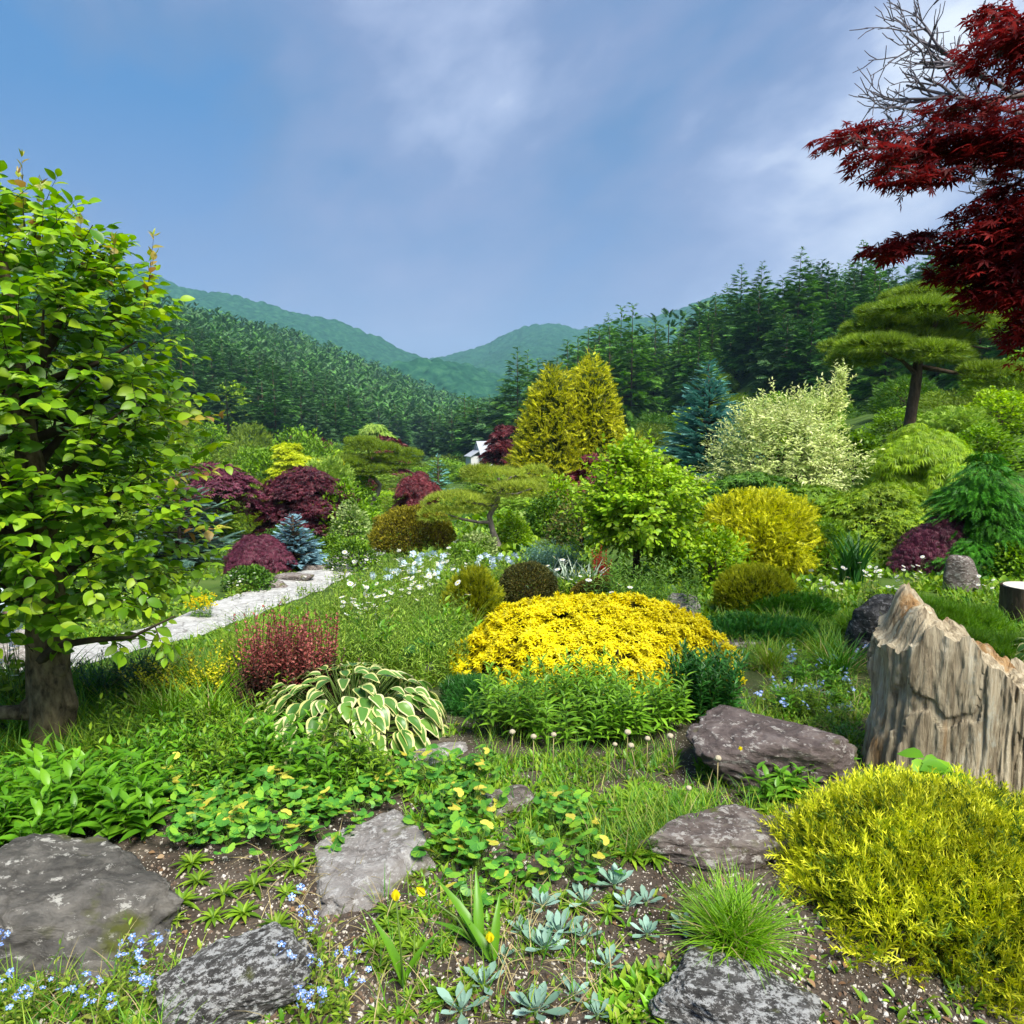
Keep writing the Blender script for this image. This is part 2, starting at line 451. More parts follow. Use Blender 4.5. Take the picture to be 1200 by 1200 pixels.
# ------------------------------------------------------------------ ground, path, mountains
def soil_mat():
    m, nn, L = newmat('soil')
    tcn = nn('ShaderNodeTexCoord')
    nz = nn('ShaderNodeTexNoise'); nz.inputs['Scale'].default_value = 3.0; nz.inputs['Detail'].default_value = 8; nz.inputs['Roughness'].default_value = 0.7
    L(tcn.outputs['Object'], nz.inputs['Vector'])
    r = ramp(nn, [(0.03, 0.023, 0.018), (0.07, 0.055, 0.043), (0.135, 0.11, 0.088)], 0.3, 0.7); L(nz.outputs['Fac'], r.inputs[0])
    vo = nn('ShaderNodeTexVoronoi'); vo.inputs['Scale'].default_value = 120
    L(tcn.outputs['Object'], vo.inputs['Vector'])
    sx = nn('ShaderNodeSeparateColor'); L(vo.outputs['Color'], sx.inputs[0])
    gt = nn('ShaderNodeMath', operation='GREATER_THAN'); gt.inputs[1].default_value = 0.84; L(sx.outputs[0], gt.inputs[0])
    lt = nn('ShaderNodeMath', operation='LESS_THAN'); lt.inputs[1].default_value = 0.32; L(vo.outputs['Distance'], lt.inputs[0])
    mu = nn('ShaderNodeMath', operation='MULTIPLY'); L(gt.outputs[0], mu.inputs[0]); L(lt.outputs[0], mu.inputs[1])
    # near beds are bare soil; further out the ground is grassed over
    sp_ = nn('ShaderNodeSeparateXYZ'); L(tcn.outputs['Object'], sp_.inputs[0])
    mr = nn('ShaderNodeMapRange'); mr.inputs[1].default_value = 3.4; mr.inputs[2].default_value = 5.5
    L(sp_.outputs['Y'], mr.inputs[0])
    iv = nn('ShaderNodeMath', operation='SUBTRACT'); iv.inputs[0].default_value = 1.0; L(mr.outputs[0], iv.inputs[1])
    m4 = nn('ShaderNodeMath', operation='MULTIPLY'); L(mu.outputs[0], m4.inputs[0]); L(iv.outputs[0], m4.inputs[1])
    mx_ = nn('ShaderNodeMix', data_type='RGBA'); L(m4.outputs[0], mx_.inputs[0]); L(r.outputs[0], mx_.inputs[6]); mx_.inputs[7].default_value = (0.55, 0.50, 0.42, 1)
    n2 = nn('ShaderNodeTexNoise'); n2.inputs['Scale'].default_value = 1.2; n2.inputs['Detail'].default_value = 6
    L(tcn.outputs['Object'], n2.inputs['Vector'])
    r2 = ramp(nn, [(0.03, 0.055, 0.012), (0.06, 0.11, 0.018), (0.09, 0.14, 0.03)], 0.3, 0.7); L(n2.outputs['Fac'], r2.inputs[0])
    m5 = nn('ShaderNodeMix', data_type='RGBA'); L(mr.outputs[0], m5.inputs[0]); L(mx_.outputs[2], m5.inputs[6]); L(r2.outputs[0], m5.inputs[7])
    b = nn('ShaderNodeBsdfPrincipled'); L(m5.outputs[2], b.inputs['Base Color']); b.inputs['Roughness'].default_value = 0.95; b.inputs['Specular IOR Level'].default_value = 0.1
    bp = nn('ShaderNodeBump'); bp.inputs['Strength'].default_value = 0.8; bp.inputs['Distance'].default_value = 0.02
    n3 = nn('ShaderNodeTexNoise'); n3.inputs['Scale'].default_value = 60; n3.inputs['Detail'].default_value = 5
    L(tcn.outputs['Object'], n3.inputs['Vector']); L(n3.outputs['Fac'], bp.inputs['Height']); L(bp.outputs[0], b.inputs['Normal'])
    o = nn('ShaderNodeOutputMaterial'); L(b.outputs[0], o.inputs[0])
    return m
def grid_mesh(xs, ys, zf):
    X, Y = np.meshgrid(xs, ys)
    Z = zf(X, Y)
    V = np.stack([X, Y, Z], -1).reshape(-1, 3); nx, ny = len(xs), len(ys)
    i = np.arange(ny - 1)[:, None] * nx + np.arange(nx - 1)[None]
    F = np.stack([i, i + 1, i + nx + 1, i + nx], -1).reshape(-1, 4)
    return V, F
xs = np.sinh(np.linspace(-1, 1, 360) * 8.3) / np.sinh(8.3) * 2500
u = np.linspace(0, 1, 420)
ys = np.concatenate([np.linspace(-40, 0.6, 14)[:-1], 0.6 + np.sinh(u * 7.2) / np.sinh(7.2) * 2600])
V, F = grid_mesh(xs, ys, H)
mb = MB(); mb.add(V, [F]); tag(mb.build('ground', soil_mat()), kind='structure')

# pale stone path on the lower terrace
pavem = rockmat('paving', (0.26, 0.25, 0.235), (0.42, 0.41, 0.39), (0.54, 0.53, 0.51), (0.58, 0.58, 0.57), 0.5, 5.5, 0, 1.6, 0.5)
pc = np.array([gnd(*p)[:2] for p in [(-160, 812), (0, 792), (110, 765), (215, 738), (285, 712), (335, 692), (375, 674), (402, 660), (428, 650), (452, 641)]])
t = np.linspace(0, len(pc) - 1, 90); pcs = np.stack([np.interp(t, np.arange(len(pc)), pc[:, k]) for k in (0, 1)], 1)
for _ in range(6): pcs[1:-1] = (pcs[:-2] + 2 * pcs[1:-1] + pcs[2:]) / 4
tg = nrm(np.gradient(pcs, axis=0)); nl = np.stack([-tg[:, 1], tg[:, 0]], 1)
mb = MB(); rows = []
wv = np.interp(np.linspace(0, 1, 90), [0, .3, .6, 1], [0.55, 0.52, 0.62, 0.55])
for j, o_ in enumerate(np.linspace(-1, 1, 9)):
    edge = 1 + (0.12 * vnoise(np.stack([np.arange(90) * .4, np.full(90, o_ * 3), np.zeros(90)], 1), 5) if abs(o_) == 1 else 0)
    q = pcs + nl * (o_ * wv * edge)[:, None]
    rows.append(np.column_stack([q, H(q[:, 0], q[:, 1]) + 0.014]))
G = np.stack(rows, 1).reshape(-1, 3)
i = np.arange(89)[:, None] * 9 + np.arange(8)[None]
mb.add(G, [np.stack([i, i + 9, i + 10, i + 1], -1).reshape(-1, 4)])
tag(mb.build('path', pavem), kind='structure')

# far mountains: real relief with a canopy of tree crowns over it
def canopy(x, y, cell, hgt, seed):
    gx, gy = x / cell, y / cell
    ix, iy = np.floor(gx).astype(np.int64), np.floor(gy).astype(np.int64)
    best = np.zeros_like(x)
    for a in (-1, 0, 1):
        for b in (-1, 0, 1):
            jx, jy = ix + a, iy + b; z0 = np.zeros_like(jx)
            cx_ = jx + 0.2 + 0.6 * _h(jx, jy, z0, seed); cy_ = jy + 0.2 + 0.6 * _h(jx, jy, z0, seed + 1)
            s_ = 0.65 + 0.55 * _h(jx, jy, z0, seed + 2)
            d2 = ((gx - cx_) ** 2 + (gy - cy_) ** 2) / (0.55 * s_ + 0.2) ** 2
            best = np.maximum(best, s_ * np.sqrt(np.clip(1 - d2, 0, 1)))
    return best * hgt
def woodmat(name, c0, c1, c2):
    m, nn, L = newmat(name)
    tcn = nn('ShaderNodeTexCoord')
    nz = nn('ShaderNodeTexNoise'); nz.inputs['Scale'].default_value = 0.11; nz.inputs['Detail'].default_value = 6; nz.inputs['Roughness'].default_value = 0.75
    L(tcn.outputs['Object'], nz.inputs['Vector'])
    r = ramp(nn, [c0, c1, c2], 0.34, 0.66); L(nz.outputs['Fac'], r.inputs[0])
    b = nn('ShaderNodeBsdfDiffuse'); L(r.outputs[0], b.inputs['Color'])
    o = nn('ShaderNodeOutputMaterial'); L(b.outputs[0], o.inputs[0])
    return m
wood = woodmat('far_wood_haze_tint', (0.006, 0.035, 0.024), (0.018, 0.075, 0.042), (0.042, 0.125, 0.06))  # canopy colours mixed bluer, holding part of the distance haze
def mountain(name, prof, d, front, back, step, seed, base):
    """prof: ridge outline (pixel x, pixel y) seen at distance d; slopes run down to the front and back"""
    px = np.array([p[0] for p in prof], float); py = np.array([p[1] for p in prof], float)
    rx = (px - 600) / FPX * d
    rz = np.array([at(a, b, d)[2] for a, b in prof])
    xs_ = np.arange(rx[0], rx[-1], step); ys_ = np.concatenate([np.arange(d - front, d + 1, step), np.linspace(d + step, d + back, 12)])
    def zf(X, Y):
        R = np.interp(X, rx, rz)
        R = R + 5 * vnoise(np.stack([X / 70, X * 0, X * 0], -1), seed)
        v = (Y - d); t_ = np.where(v < 0, 1 + v / front, 1 - v / back)
        p = np.stack([X / 170, Y / 420, 0 * X], -1)
        spur = (1 - np.abs(fbm(p, seed + 3, 4))) * 60 * np.clip(1 - t_, 0, 0.55) * np.clip(t_ * 3, 0, 1)
        z = base + (R - base) * np.clip(t_, 0, 1) ** 1.05 + spur - 25 * np.clip(1 - t_, 0, .55)
        return np.maximum(z, base - 5) + canopy(X, Y, 11.0, 6.5, seed) - 5
    V, F = grid_mesh(xs_, ys_, zf)
    m_ = MB(); m_.add(V, [F]); o = m_.build(name, wood); tag(o, kind='structure'); return o
mountain('mountain', [(-250, 420), (-60, 330), (60, 300), (150, 305), (215, 330), (255, 340), (290, 345), (325, 355), (360, 366), (400, 375), (425, 384), (450, 393), (472, 408), (492, 417), (520, 432), (570, 462), (640, 520)], 1150, 560, 500, 3.6, 31, 20)
mountain('mountain', [(300, 520), (400, 470), (470, 426), (500, 420), (540, 411), (565, 404), (590, 394), (612, 384), (632, 379), (655, 378), (675, 384), (695, 381), (722, 374), (760, 370), (785, 364), (806, 356), (830, 348), (855, 345), (885, 346), (960, 352), (1060, 330), (1200, 360), (1350, 420)], 1500, 620, 600, 4.4, 47, 20)
mountain('mountain', [(380, 500), (470, 446), (505, 434), (540, 432), (580, 438), (620, 446), (700, 450), (800, 470)], 760, 260, 240, 3.4, 61, 20)

# ------------------------------------------------------------------ conifers of the two hillsides
hill_leaf = leaf('pine_needles_dark', [(0.024, 0.085, 0.016), (0.055, 0.16, 0.026), (0.11, 0.26, 0.045)], 0.12, 0.6, 0.2, 0.35, 0.4)
hill_leaf2 = leaf('larch_needles', [(0.045, 0.14, 0.014), (0.095, 0.235, 0.024), (0.16, 0.34, 0.04)], 0.15, 0.6, 0.2, 0.35, 0.4)
hill_leaf3 = leaf('pine_needles_grey', [(0.03, 0.085, 0.03), (0.06, 0.145, 0.046), (0.11, 0.22, 0.068)], 0.12, 0.6, 0.2, 0.35, 0.4)
def conifer(name, h, R, levels, per, npb, lm, seed, round_=0.0, t0=0.08, droop=0.25, spr=1.0, T=T_pinefan, trunk_r=0.16, cat='conifer', label='x', gaps=0.0):
    """trunk plus whorls of branches carrying flat sprays"""
    global rng
    keep = rng; rng = np.random.default_rng(seed)
    o = thing(name, label, cat)
    tb = MB(); tb.tube([(0, 0, -0.6), (0.05 * h * 0.1, 0, h * 0.4), (0, 0, h * 0.98)], [trunk_r, trunk_r * 0.65, 0.02], 7)
    cb = MB(); Ps = []; Ds = []; Us = []; Ss = []
    for lv in range(levels):
        t_ = t0 + (1 - t0) * (lv + 0.5) / levels
        prof = (1 - t_) ** (0.85 - 0.35 * round_) if round_ == 0 else ((1 - t_) ** 0.62 * (0.72 + 0.28 * math.sin(math.pi * min(1, t_ * 1.15))))
        z0 = h * t_
        k = max(3, int(per * (0.6 + 0.4 * (1 - t_))))
        for b in range(k):
            if rng.random() < gaps: continue
            a = 2 * math.pi * (b + rng.uniform(-.35, .35)) / k + lv * 2.4
            L = R * prof * rng.uniform(0.72, 1.12) + 0.03 * R
            rise = (0.35 * t_ - droop * (1 - t_)) + rng.uniform(-.08, .08)
            d = np.array([math.cos(a), math.sin(a), rise]); d /= np.linalg.norm(d)
            zb = z0 + rng.uniform(-.5, .5) * h / levels
            tip = np.array([0, 0, zb]) + d * L + np.array([0, 0, 0.10 * L])
            if L > 0.25 * R: tb.tube([(0, 0, zb), tuple(np.array([0, 0, zb]) + d * L * 0.55), tuple(tip)], [trunk_r * 0.28 * (1 - t_) + 0.01, 0.02, 0.006], 3, 0, False)
            n = max(2, int(npb * L / R + 1.5))
            for j in range(n):
                f = 0.28 + 0.72 * (j + rng.uniform(0, 1)) / n
                p = np.array([0, 0, zb]) + d * L * f + np.array([0, 0, 0.10 * L * f * f])
                sd_ = rng.choice([-1, 1]) * rng.uniform(0.2, 1.0) * (1.1 - 0.6 * f)
                side = np.array([-math.sin(a), math.cos(a), 0])
                Ps.append(p); Ds.append(d + side * sd_ + np.array([0, 0, rng.uniform(-.25, .3)])); Us.append(np.array([0, 0, 1]) + rng.normal(size=3) * 0.35)
                Ss.append(spr * (0.11 * R + 0.36 * L) * rng.uniform(0.75, 1.25))
    # leader
    for j in range(5):
        Ps.append(np.array([0, 0, h * (0.93 + 0.012 * j)])); Ds.append(np.array([rng.normal() * .5, rng.normal() * .5, 1.0])); Us.append(rng.normal(size=3)); Ss.append(spr * 0.11 * R)
    Ss = np.array(Ss)
    cb.inst(T, Ps, frame(np.array(Ds), np.array(Us)), Ss)
    tb.build('trunk', bark, o); cb.build('crown', lm, o, smooth=False)
    rng = keep
    return o
HC = []
for i, (h_, R_, lv, per, npb, lm, rd) in enumerate([(12.5, 4.3, 17, 9, 25, hill_leaf, 1), (14.5, 4.0, 20, 9, 24, hill_leaf2, 0), (11.5, 4.5, 15, 9, 25, hill_leaf3, 1), (13.5, 3.6, 20, 8, 24, hill_leaf2, 0), (12.0, 4.7, 15, 9, 25, hill_leaf, 1)]):
    HC.append(conifer('hill_conifer', h_, R_, lv, per, npb, lm, 100 + i, rd, spr=.82, droop=0.12 if rd else 0.25))
hillK = Kind(HC)
LAB = {'r': ('dark green conifer in the wood climbing the right hillside', 'conifers on the right hillside'),
       'l': ('dark green pine in the wood covering the left hillside', 'pines on the left hillside'),
       'v': ('tall green conifer standing in the row across the valley end', 'conifers across the valley end')}
cands = []
r2_ = np.random.default_rng(5)
def spread_pts(x0, x1, y0, y1, cell, cond):
    out = []
    for gx in np.arange(x0, x1, cell):
        for gy in np.arange(y0, y1, cell):
            x = gx + r2_.uniform(0, .85) * cell; y = gy + r2_.uniform(0, .85) * cell
            if cond(x, y): out.append((x, y))
    return out
def pxof(x, y): return 600 + FPX * x / y
# right hill: from a front edge that runs away down the valley
right = spread_pts(6, 110, 36, 190, 4.7, lambda x, y: y > edge_r(x) and 0.10 < x / y < .92 and (y < edge_r(x) + 74))
for x, y in right: s_ = r2_.uniform(0.52, 0.80); cands.append((math.hypot(x, y) / s_ * (1 if y < edge_r(x) + 30 else 1.3), x, y, 'r', s_))
left = spread_pts(-178, 22, 94, 470, 7.2, lambda x, y: x < (-27 if y < 200 else -27 + 0.30 * (y - 200)) and -0.62 < x / y < 0.13 and x > -150)
for x, y in left: s_ = r2_.uniform(0.74, 1.12); cands.append((math.hypot(x, y) / s_, x, y, 'l', s_))
val = spread_pts(-26, 44, 150, 300, 9.0, lambda x, y: -0.12 < x / y < 0.2 and not (x < -18))
for x, y in val: s_ = r2_.uniform(0.75, 1.05); cands.append((math.hypot(x, y) / s_ * .8, x, y, 'v', s_))
for px_, d_, s_ in [(592, 118, 1.15), (606, 108, 1.22), (618, 125, 1.3), (630, 112, 1.25), (641, 100, 1.18), (652, 116, 1.42), (664, 104, 1.3), (676, 96, 1.22), (688, 110, 1.42), (700, 98, 1.3), (712, 90, 1.2), (574, 128, 1.1), (560, 122, .95), (545, 132, 1.0), (530, 126, .9), (725, 94, 1.25), (738, 86, 1.15)]:
    x, y = (px_ - 600) / FPX * d_, d_; cands.append((20, x, y, 'v', s_))
cands.sort()
print('conifer candidates', len(cands), len(right), len(left), len(val))
NI = 298
for c, x, y, k, s_ in cands[:NI]:
    if k == 'r': w_ = int(r2_.integers(0, 5))
    elif k == 'l': w_ = int(r2_.choice([0, 2, 4]))
    else: w_ = int(r2_.choice([0, 1, 3, 2]))
    hillK.put((x, y, float(H(x, y)) - 0.15), r2_.uniform(0, 6.28), (s_ * r2_.uniform(.9, 1.1), s_ * r2_.uniform(.9, 1.1), s_), LAB[k][0], 'conifer', LAB[k][1], w_)
# the rest of the far wood as one mass
mbf = MB()
keep = rng; rng = np.random.default_rng(77)
for c, x, y, k, s_ in cands[NI:]:
    h_ = 12 * s_; R_ = 3.3 * s_; n = 46
    tt = rng.uniform(0.05, 1, n) ** 0.85; a = rng.uniform(0, 6.283, n)
    rr = R_ * (1 - tt) ** 0.55 * rng.uniform(0.7, 1.05, n)
    dirs = np.stack([np.cos(a), np.sin(a), 0.2 + tt * 1.2 - 0.25], 1)
    P = np.stack([x + rr * np.cos(a) * .75, y + rr * np.sin(a) * .75, float(H(x, y)) + h_ * tt], 1)
    mbf.inst(T_pinefan, P, frame(dirs, np.array([0, 0, 1.0]) + rng.normal(size=(n, 3)) * .3), 1.9 * s_ * rng.uniform(.8, 1.3, n), int(rng.integers(0, 3)) // 1)
    mbf.tube([(x, y, float(H(x, y)) - .5), (x, y, float(H(x, y)) + h_ * .85)], [.2, .05], 4, 3)
rng = keep
tag(mbf.build('forest', [hill_leaf, hill_leaf3, hill_leaf, bark], None, False), kind='stuff')
# ------------------------------------------------------------------ shrubs and trees of the garden
def place(px, base, d=None, z=None):
    """ground point for a plant whose foot shows (or would show) at this spot of the view"""
    if d is None: return gnd(px, base)
    p = at(px, base, d)
    return p[0], p[1], float(H(p[0], p[1]))
PROF = {
    'dome': lambda t: np.sqrt(np.clip(1 - t ** 2.2, 0, 1)),
    'globe': lambda t: np.sqrt(np.clip(1 - (-0.62 + 1.62 * t) ** 2, 0, 1)),
    'cone': lambda t: np.clip(1 - t, 0, 1) ** 0.75 * (0.72 + 0.28 * sst(0, .18, t)),
    'egg': lambda t: np.sqrt(np.clip(1 - (-0.75 + 1.75 * t) ** 2, 0, 1)) * (1 - 0.28 * t),
    'cone2': lambda t: np.clip(1 - t ** 1.25, 0, 1) ** 0.62 * (0.82 + 0.18 * sst(0, .2, t)),
    'mush': lambda t: np.sqrt(np.clip(1 - (np.maximum(t, .25) - .25) ** 2 / .5625, 0, 1)) * (0.8 + 0.2 * sst(0, .25, t)),
    'flat': lambda t: np.clip(1 - t ** 3.5, 0, 1) ** 0.6,
}
def shell(n, R, h, prof, lump=0.15, lf=3.0, seed=1, depth=0.3, dr=1.0, tmin=0.0, up_bias=0.0):
    """points through the outer layer of a lumpy body of revolution, and their outward directions"""
    f = PROF[prof] if isinstance(prof, str) else prof
    tt = np.linspace(tmin, 1, 200); w = np.maximum(f(tt), 0.02) * np.sqrt((h / R) ** 2 + np.gradient(f(tt), tt) ** 2).clip(0, 8)
    c = np.cumsum(w); c /= c[-1]
    t = np.interp(rng.random(n), c, tt); a = rng.uniform(0, 2 * math.pi, n)
    u3 = np.stack([np.cos(a) * f(t), np.sin(a) * f(t), t * h / R], 1)
    lm = 1 + lump * fbm(u3 * lf + seed * 7.3, seed, 3)
    k = 1 - depth * rng.random(n) ** 1.7
    r = R * f(t) * lm * k
    z = h * (t * (1 - depth * 0.5 * (1 - k) / max(depth, 1e-3) * 0.6)) * (1 + (lm - 1) * 0.6 * t)
    P = np.stack([r * np.cos(a), r * np.sin(a) * dr, z], 1)
    df = (f(np.clip(t + .02, 0, 1)) - f(np.clip(t - .02, tmin, 1))) / 0.04
    Nn = nrm(np.stack([np.cos(a), np.sin(a) / dr, np.clip(-df * R / h, -0.6, 6) + up_bias], 1))
    return P, Nn, k
def orient(Nn, out=1.0, up=0.4, rnd=0.4, flat=None):
    n = len(Nn)
    D = Nn * out + np.array([0, 0, up]) + rng.normal(size=(n, 3)) * rnd
    U = rng.normal(size=(n, 3)) if flat is None else np.array([0, 0, 1.0]) + Nn * flat + rng.normal(size=(n, 3)) * 0.25
    return frame(D, U)
def stems(o, R, h, n, mat, r0, spread=0.6, top=0.75, seed=3, wob=0.3, name='stem'):
    b = MB(); r_ = np.random.default_rng(seed)
    for i in range(n):
        a = 6.283 * i / n + r_.uniform(-.4, .4); e_ = spread * R * r_.uniform(.5, 1.1)
        p1 = np.array([math.cos(a) * e_, math.sin(a) * e_, h * top])
        m1 = p1 * 0.4 + np.array([0, 0, h * top * 0.12]) + r_.normal(size=3) * R * 0.06
        b.tube([(math.cos(a) * r0, math.sin(a) * r0, -0.08), m1, p1 * 0.7 + r_.normal(size=3) * R * .05, p1], [r0, r0 * .75, r0 * .5, r0 * .2], 5)
    return b.build(name, mat, o)
def bush(name, label, cat, foot, R, h, prof, T, n, size, mats, lump=.15, lf=3.0, seed=1, depth=.3, dr=1.0, out=1., up=.4, rnd=.4, flat=None, inner=0.35, group=None, stem=True, tmin=0.0, zoff=0.0, stemmat=None, name2='foliage', rz=0.0):
    """mats[0]: outer growth; mats[1] (if any): older growth inside"""
    global rng
    keep = rng; rng = np.random.default_rng(seed * 13 + 5)
    o = thing(name, label, cat, (foot[0], foot[1], foot[2] + zoff), rz, group)
    b = MB()
    P, Nn, k = shell(n, R, h, prof, lump, lf, seed, depth, dr, tmin)
    b.inst(T, P, orient(Nn, out, up, rnd, flat), size * rng.uniform(.7, 1.25, n), 0)
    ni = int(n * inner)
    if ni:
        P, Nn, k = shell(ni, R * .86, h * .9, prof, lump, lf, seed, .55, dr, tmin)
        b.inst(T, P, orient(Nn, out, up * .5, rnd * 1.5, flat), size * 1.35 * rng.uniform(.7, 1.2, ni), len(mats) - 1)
    b.build(name2, list(mats), o, smooth=False)
    if stem: stems(o, R, h, 6, stemmat or bark, max(0.012, 0.03 * R), 0.6, 0.7, seed)
    rng = keep
    return o
def twig_leaves(lb, wb, base, dirs, length, nleaf, T, size, lm=0, wm=0, droop=0.25, sidek=0.9, bend=0.3, tw=0.004, upn=0.6):
    """leafy shoots: leaves alternate along each shoot"""
    n = len(base); length = np.broadcast_to(length, (n,))
    d0 = nrm(dirs); e_ = d0 + np.array([0, 0, -bend])
    prev = base.copy(); steps = 3
    for s_ in range(steps):
        f = (s_ + 1) / steps
        nx = base + d0 * (length * f)[:, None] + np.array([0, 0, -1.0]) * (bend * length * f * f * 0.5)[:, None]
        sticks(wb, prev, nx, np.full(n, tw) * (1.1 - 0.7 * f), wm); prev = nx
    side = nrm(np.cross(d0, np.array([0, 0, 1.0]) + rng.normal(size=(n, 3)) * .2))
    for j in range(nleaf):
        f = (j + 0.7 + rng.uniform(-.25, .25, n)) / nleaf
        p = base + d0 * (length * f)[:, None] + np.array([0, 0, -1.0]) * (bend * length * f * f * 0.5)[:, None]
        sg = (1 if j % 2 else -1)
        if j == nleaf - 1: sg = 0.15
        D = d0 * (0.55 + 0.5 * f[:, None]) + side * sg * sidek + np.array([0, 0, -droop]) + rng.normal(size=(n, 3)) * 0.28
        U = np.array([0, 0, 1.0]) * upn + d0 * 0.35 + rng.normal(size=(n, 3)) * 0.35
        lb.inst(T, p, frame(D, U), size * rng.uniform(.6, 1.15, n) * (1 - 0.25 * f), lm)
def layered(name, label, cat, foot, R, h, n_pads, per, T, size, mats, pad=0.38, seed=1, droop=0.35, prof='dome', z0=0.15, lump=.12, group=None, dr=1.0, trunk=0.05, limbs=6, curl=0.12, stem=True, name2='crown', rz=0., fill=1.0, bmat=None):
    """mounded maple: tiers of flat leafy pads, each drooping at its rim"""
    global rng
    keep = rng; rng = np.random.default_rng(seed * 17 + 3)
    o = thing(name, label, cat, foot, rz, group)
    b = MB(); tb = MB()
    C, Nn, k = shell(n_pads, R * (1 - pad * .45), h * (1 - z0) * .97, prof, lump, 2.5, seed, .45, dr)
    C[:, 2] += h * z0
    for c, nv in zip(C, Nn):
        pr = pad * R * rng.uniform(.7, 1.25)
        m = int(per * rng.uniform(.8, 1.2))
        a = rng.uniform(0, 6.283, m); q = np.sqrt(rng.random(m))
        off = np.stack([np.cos(a) * q * pr, np.sin(a) * q * pr, -curl * pr * q * q * 2 + rng.normal(size=m) * .05 * pr], 1)
        tilt = nv * np.array([1, 1, 0])
        off[:, 2] -= droop * (off[:, 0] * tilt[0] + off[:, 1] * tilt[1])
        P = c + off
        D = np.stack([np.cos(a), np.sin(a), np.full(m, -0.15) - .5 * droop * q], 1) * 0.8 + tilt * 0.9 + rng.normal(size=(m, 3)) * .35 + np.array([0, 0, -droop * .5])
        U = np.array([0, 0, 1.0]) + tilt * 0.5 + rng.normal(size=(m, 3)) * .3
        b.inst(T, P, frame(D, U), size * rng.uniform(.7, 1.2, m), 0)
    if stem:
        tz = h * z0 + h * .12
        tb.tube([(0, 0, -.1), (0.02 * R, 0.01, tz * .5), (0, 0, tz)], [trunk * R, trunk * R * .8, trunk * R * .7], 7, 0, True, .15, seed)
        idx = rng.choice(len(C), min(len(C), limbs * 3), replace=False)
        for i in idx:
            c = C[i]; mid = c * np.array([.45, .45, .72]) + np.array([0, 0, h * .06]) + rng.normal(size=3) * R * .04
            tb.tube([(0, 0, tz * .9), mid, c - np.array([0, 0, .03 * R])], [trunk * R * .5, trunk * R * .3, trunk * R * .1], 4, 0, False)
        tb.build('trunk', bmat or bark, o)
    b.build(name2, list(mats), o, smooth=False)
    rng = keep
    return o
def niwaki(name, label, foot, s, trunk, rad, branches, pads, mats, size, dens=900, seed=1, cat='pine', group=None, T=T_needles, bm=None):
    """clipped pine: crooked trunk, bare limbs, cushions of upright needles. trunk/branches/pads in local metres"""
    global rng
    keep = rng; rng = np.random.default_rng(seed * 19 + 1)
    o = thing(name, label, cat, foot, 0, group)
    tb = MB(); tb.tube(trunk, rad, 9, 0, True, .22, seed)
    for pts, r0 in branches: tb.tube(pts, np.linspace(r0, r0 * .3, len(pts)), 6, 0, True, .15, seed)
    b = MB()
    for (x, y, z, rx, ry, rz) in pads:
        n = int(dens * (rx * ry) * 4)
        a = rng.uniform(0, 6.283, n); q = np.sqrt(rng.random(n)); top = rng.random(n) < .78
        lm = 1 + .16 * fbm(np.stack([np.cos(a) * q * 2.2 + x, np.sin(a) * q * 2.2 + y, np.full(n, z)], 1) * 1.6, seed, 3)
        zz = np.sqrt(np.clip(1 - q * q, 0, 1)) * np.where(top, 1.0, -0.35) * rng.uniform(.75, 1, n)
        P = np.stack([x + np.cos(a) * q * rx * lm, y + np.sin(a) * q * ry * lm, z + zz * rz * lm], 1)
        D = np.stack([np.cos(a) * q * 1.1, np.sin(a) * q * 1.1, np.where(top, 0.9, 0.0) + 0 * q], 1) + rng.normal(size=(n, 3)) * .25
        b.inst(T, P, frame(D, rng.normal(size=(n, 3))), size * rng.uniform(.75, 1.2, n), 0)
    tb.build('trunk', bm or bark, o); b.build('crown', list(mats), o, smooth=False)
    rng = keep
    return o
def spruce(name, label, foot, h, R, lm, seed=1, levels=13, per=9, npb=7, size=.16, group=None, lean=(0, 0), cat='spruce'):
    """stiff tiers of needled branches"""
    o = conifer(name, h, R, levels, per, npb, lm, seed, 0, 0.03, -0.02, .85, T_stiff, max(.02, .03 * h), cat, label)
    o.location = [float(v) for v in foot]; o.rotation_euler = (lean[0], lean[1], seed)
    if group: o['group'] = group
    return o
T_stiff = T_frond(9, 0.26, 0.75, 0.10, 0.05, 0.3)

# colours
L_red = leaf('maple_purple', [(0.045, 0.007, 0.016), (0.085, 0.013, 0.024), (0.15, 0.028, 0.04)], .2, .45, .3, 2.0, .35)
L_red2 = leaf('maple_crimson', [(0.06, 0.008, 0.014), (0.12, 0.016, 0.022), (0.20, 0.04, 0.045)], .2, .45, .3, 2.0, .35)
L_plum = leaf('maple_plum', [(0.07, 0.012, 0.03), (0.12, 0.022, 0.045), (0.19, 0.05, 0.08)], .2, .45, .3, 2.0, .3)
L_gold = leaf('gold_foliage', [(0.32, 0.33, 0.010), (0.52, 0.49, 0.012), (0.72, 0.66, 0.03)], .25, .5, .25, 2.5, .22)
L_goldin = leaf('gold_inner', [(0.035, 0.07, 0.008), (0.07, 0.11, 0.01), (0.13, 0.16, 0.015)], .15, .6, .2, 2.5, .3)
L_goldgr = leaf('gold_green', [(0.17, 0.22, 0.010), (0.32, 0.36, 0.014), (0.52, 0.52, 0.02)], .25, .5, .25, 2.5, .25)
L_chart = leaf('chartreuse', [(0.19, 0.36, 0.010), (0.30, 0.50, 0.014), (0.43, 0.60, 0.03)], .32, .45, .3, 1.8, .22)
L_lime = leaf('lime', [(0.16, 0.29, 0.008), (0.26, 0.42, 0.010), (0.38, 0.53, 0.016)], .3, .45, .3, 2, .25)
L_green = leaf('mid_green', [(0.08, 0.175, 0.008), (0.145, 0.28, 0.010), (0.23, 0.39, 0.016)], .28, .5, .3, 1.5, .3)
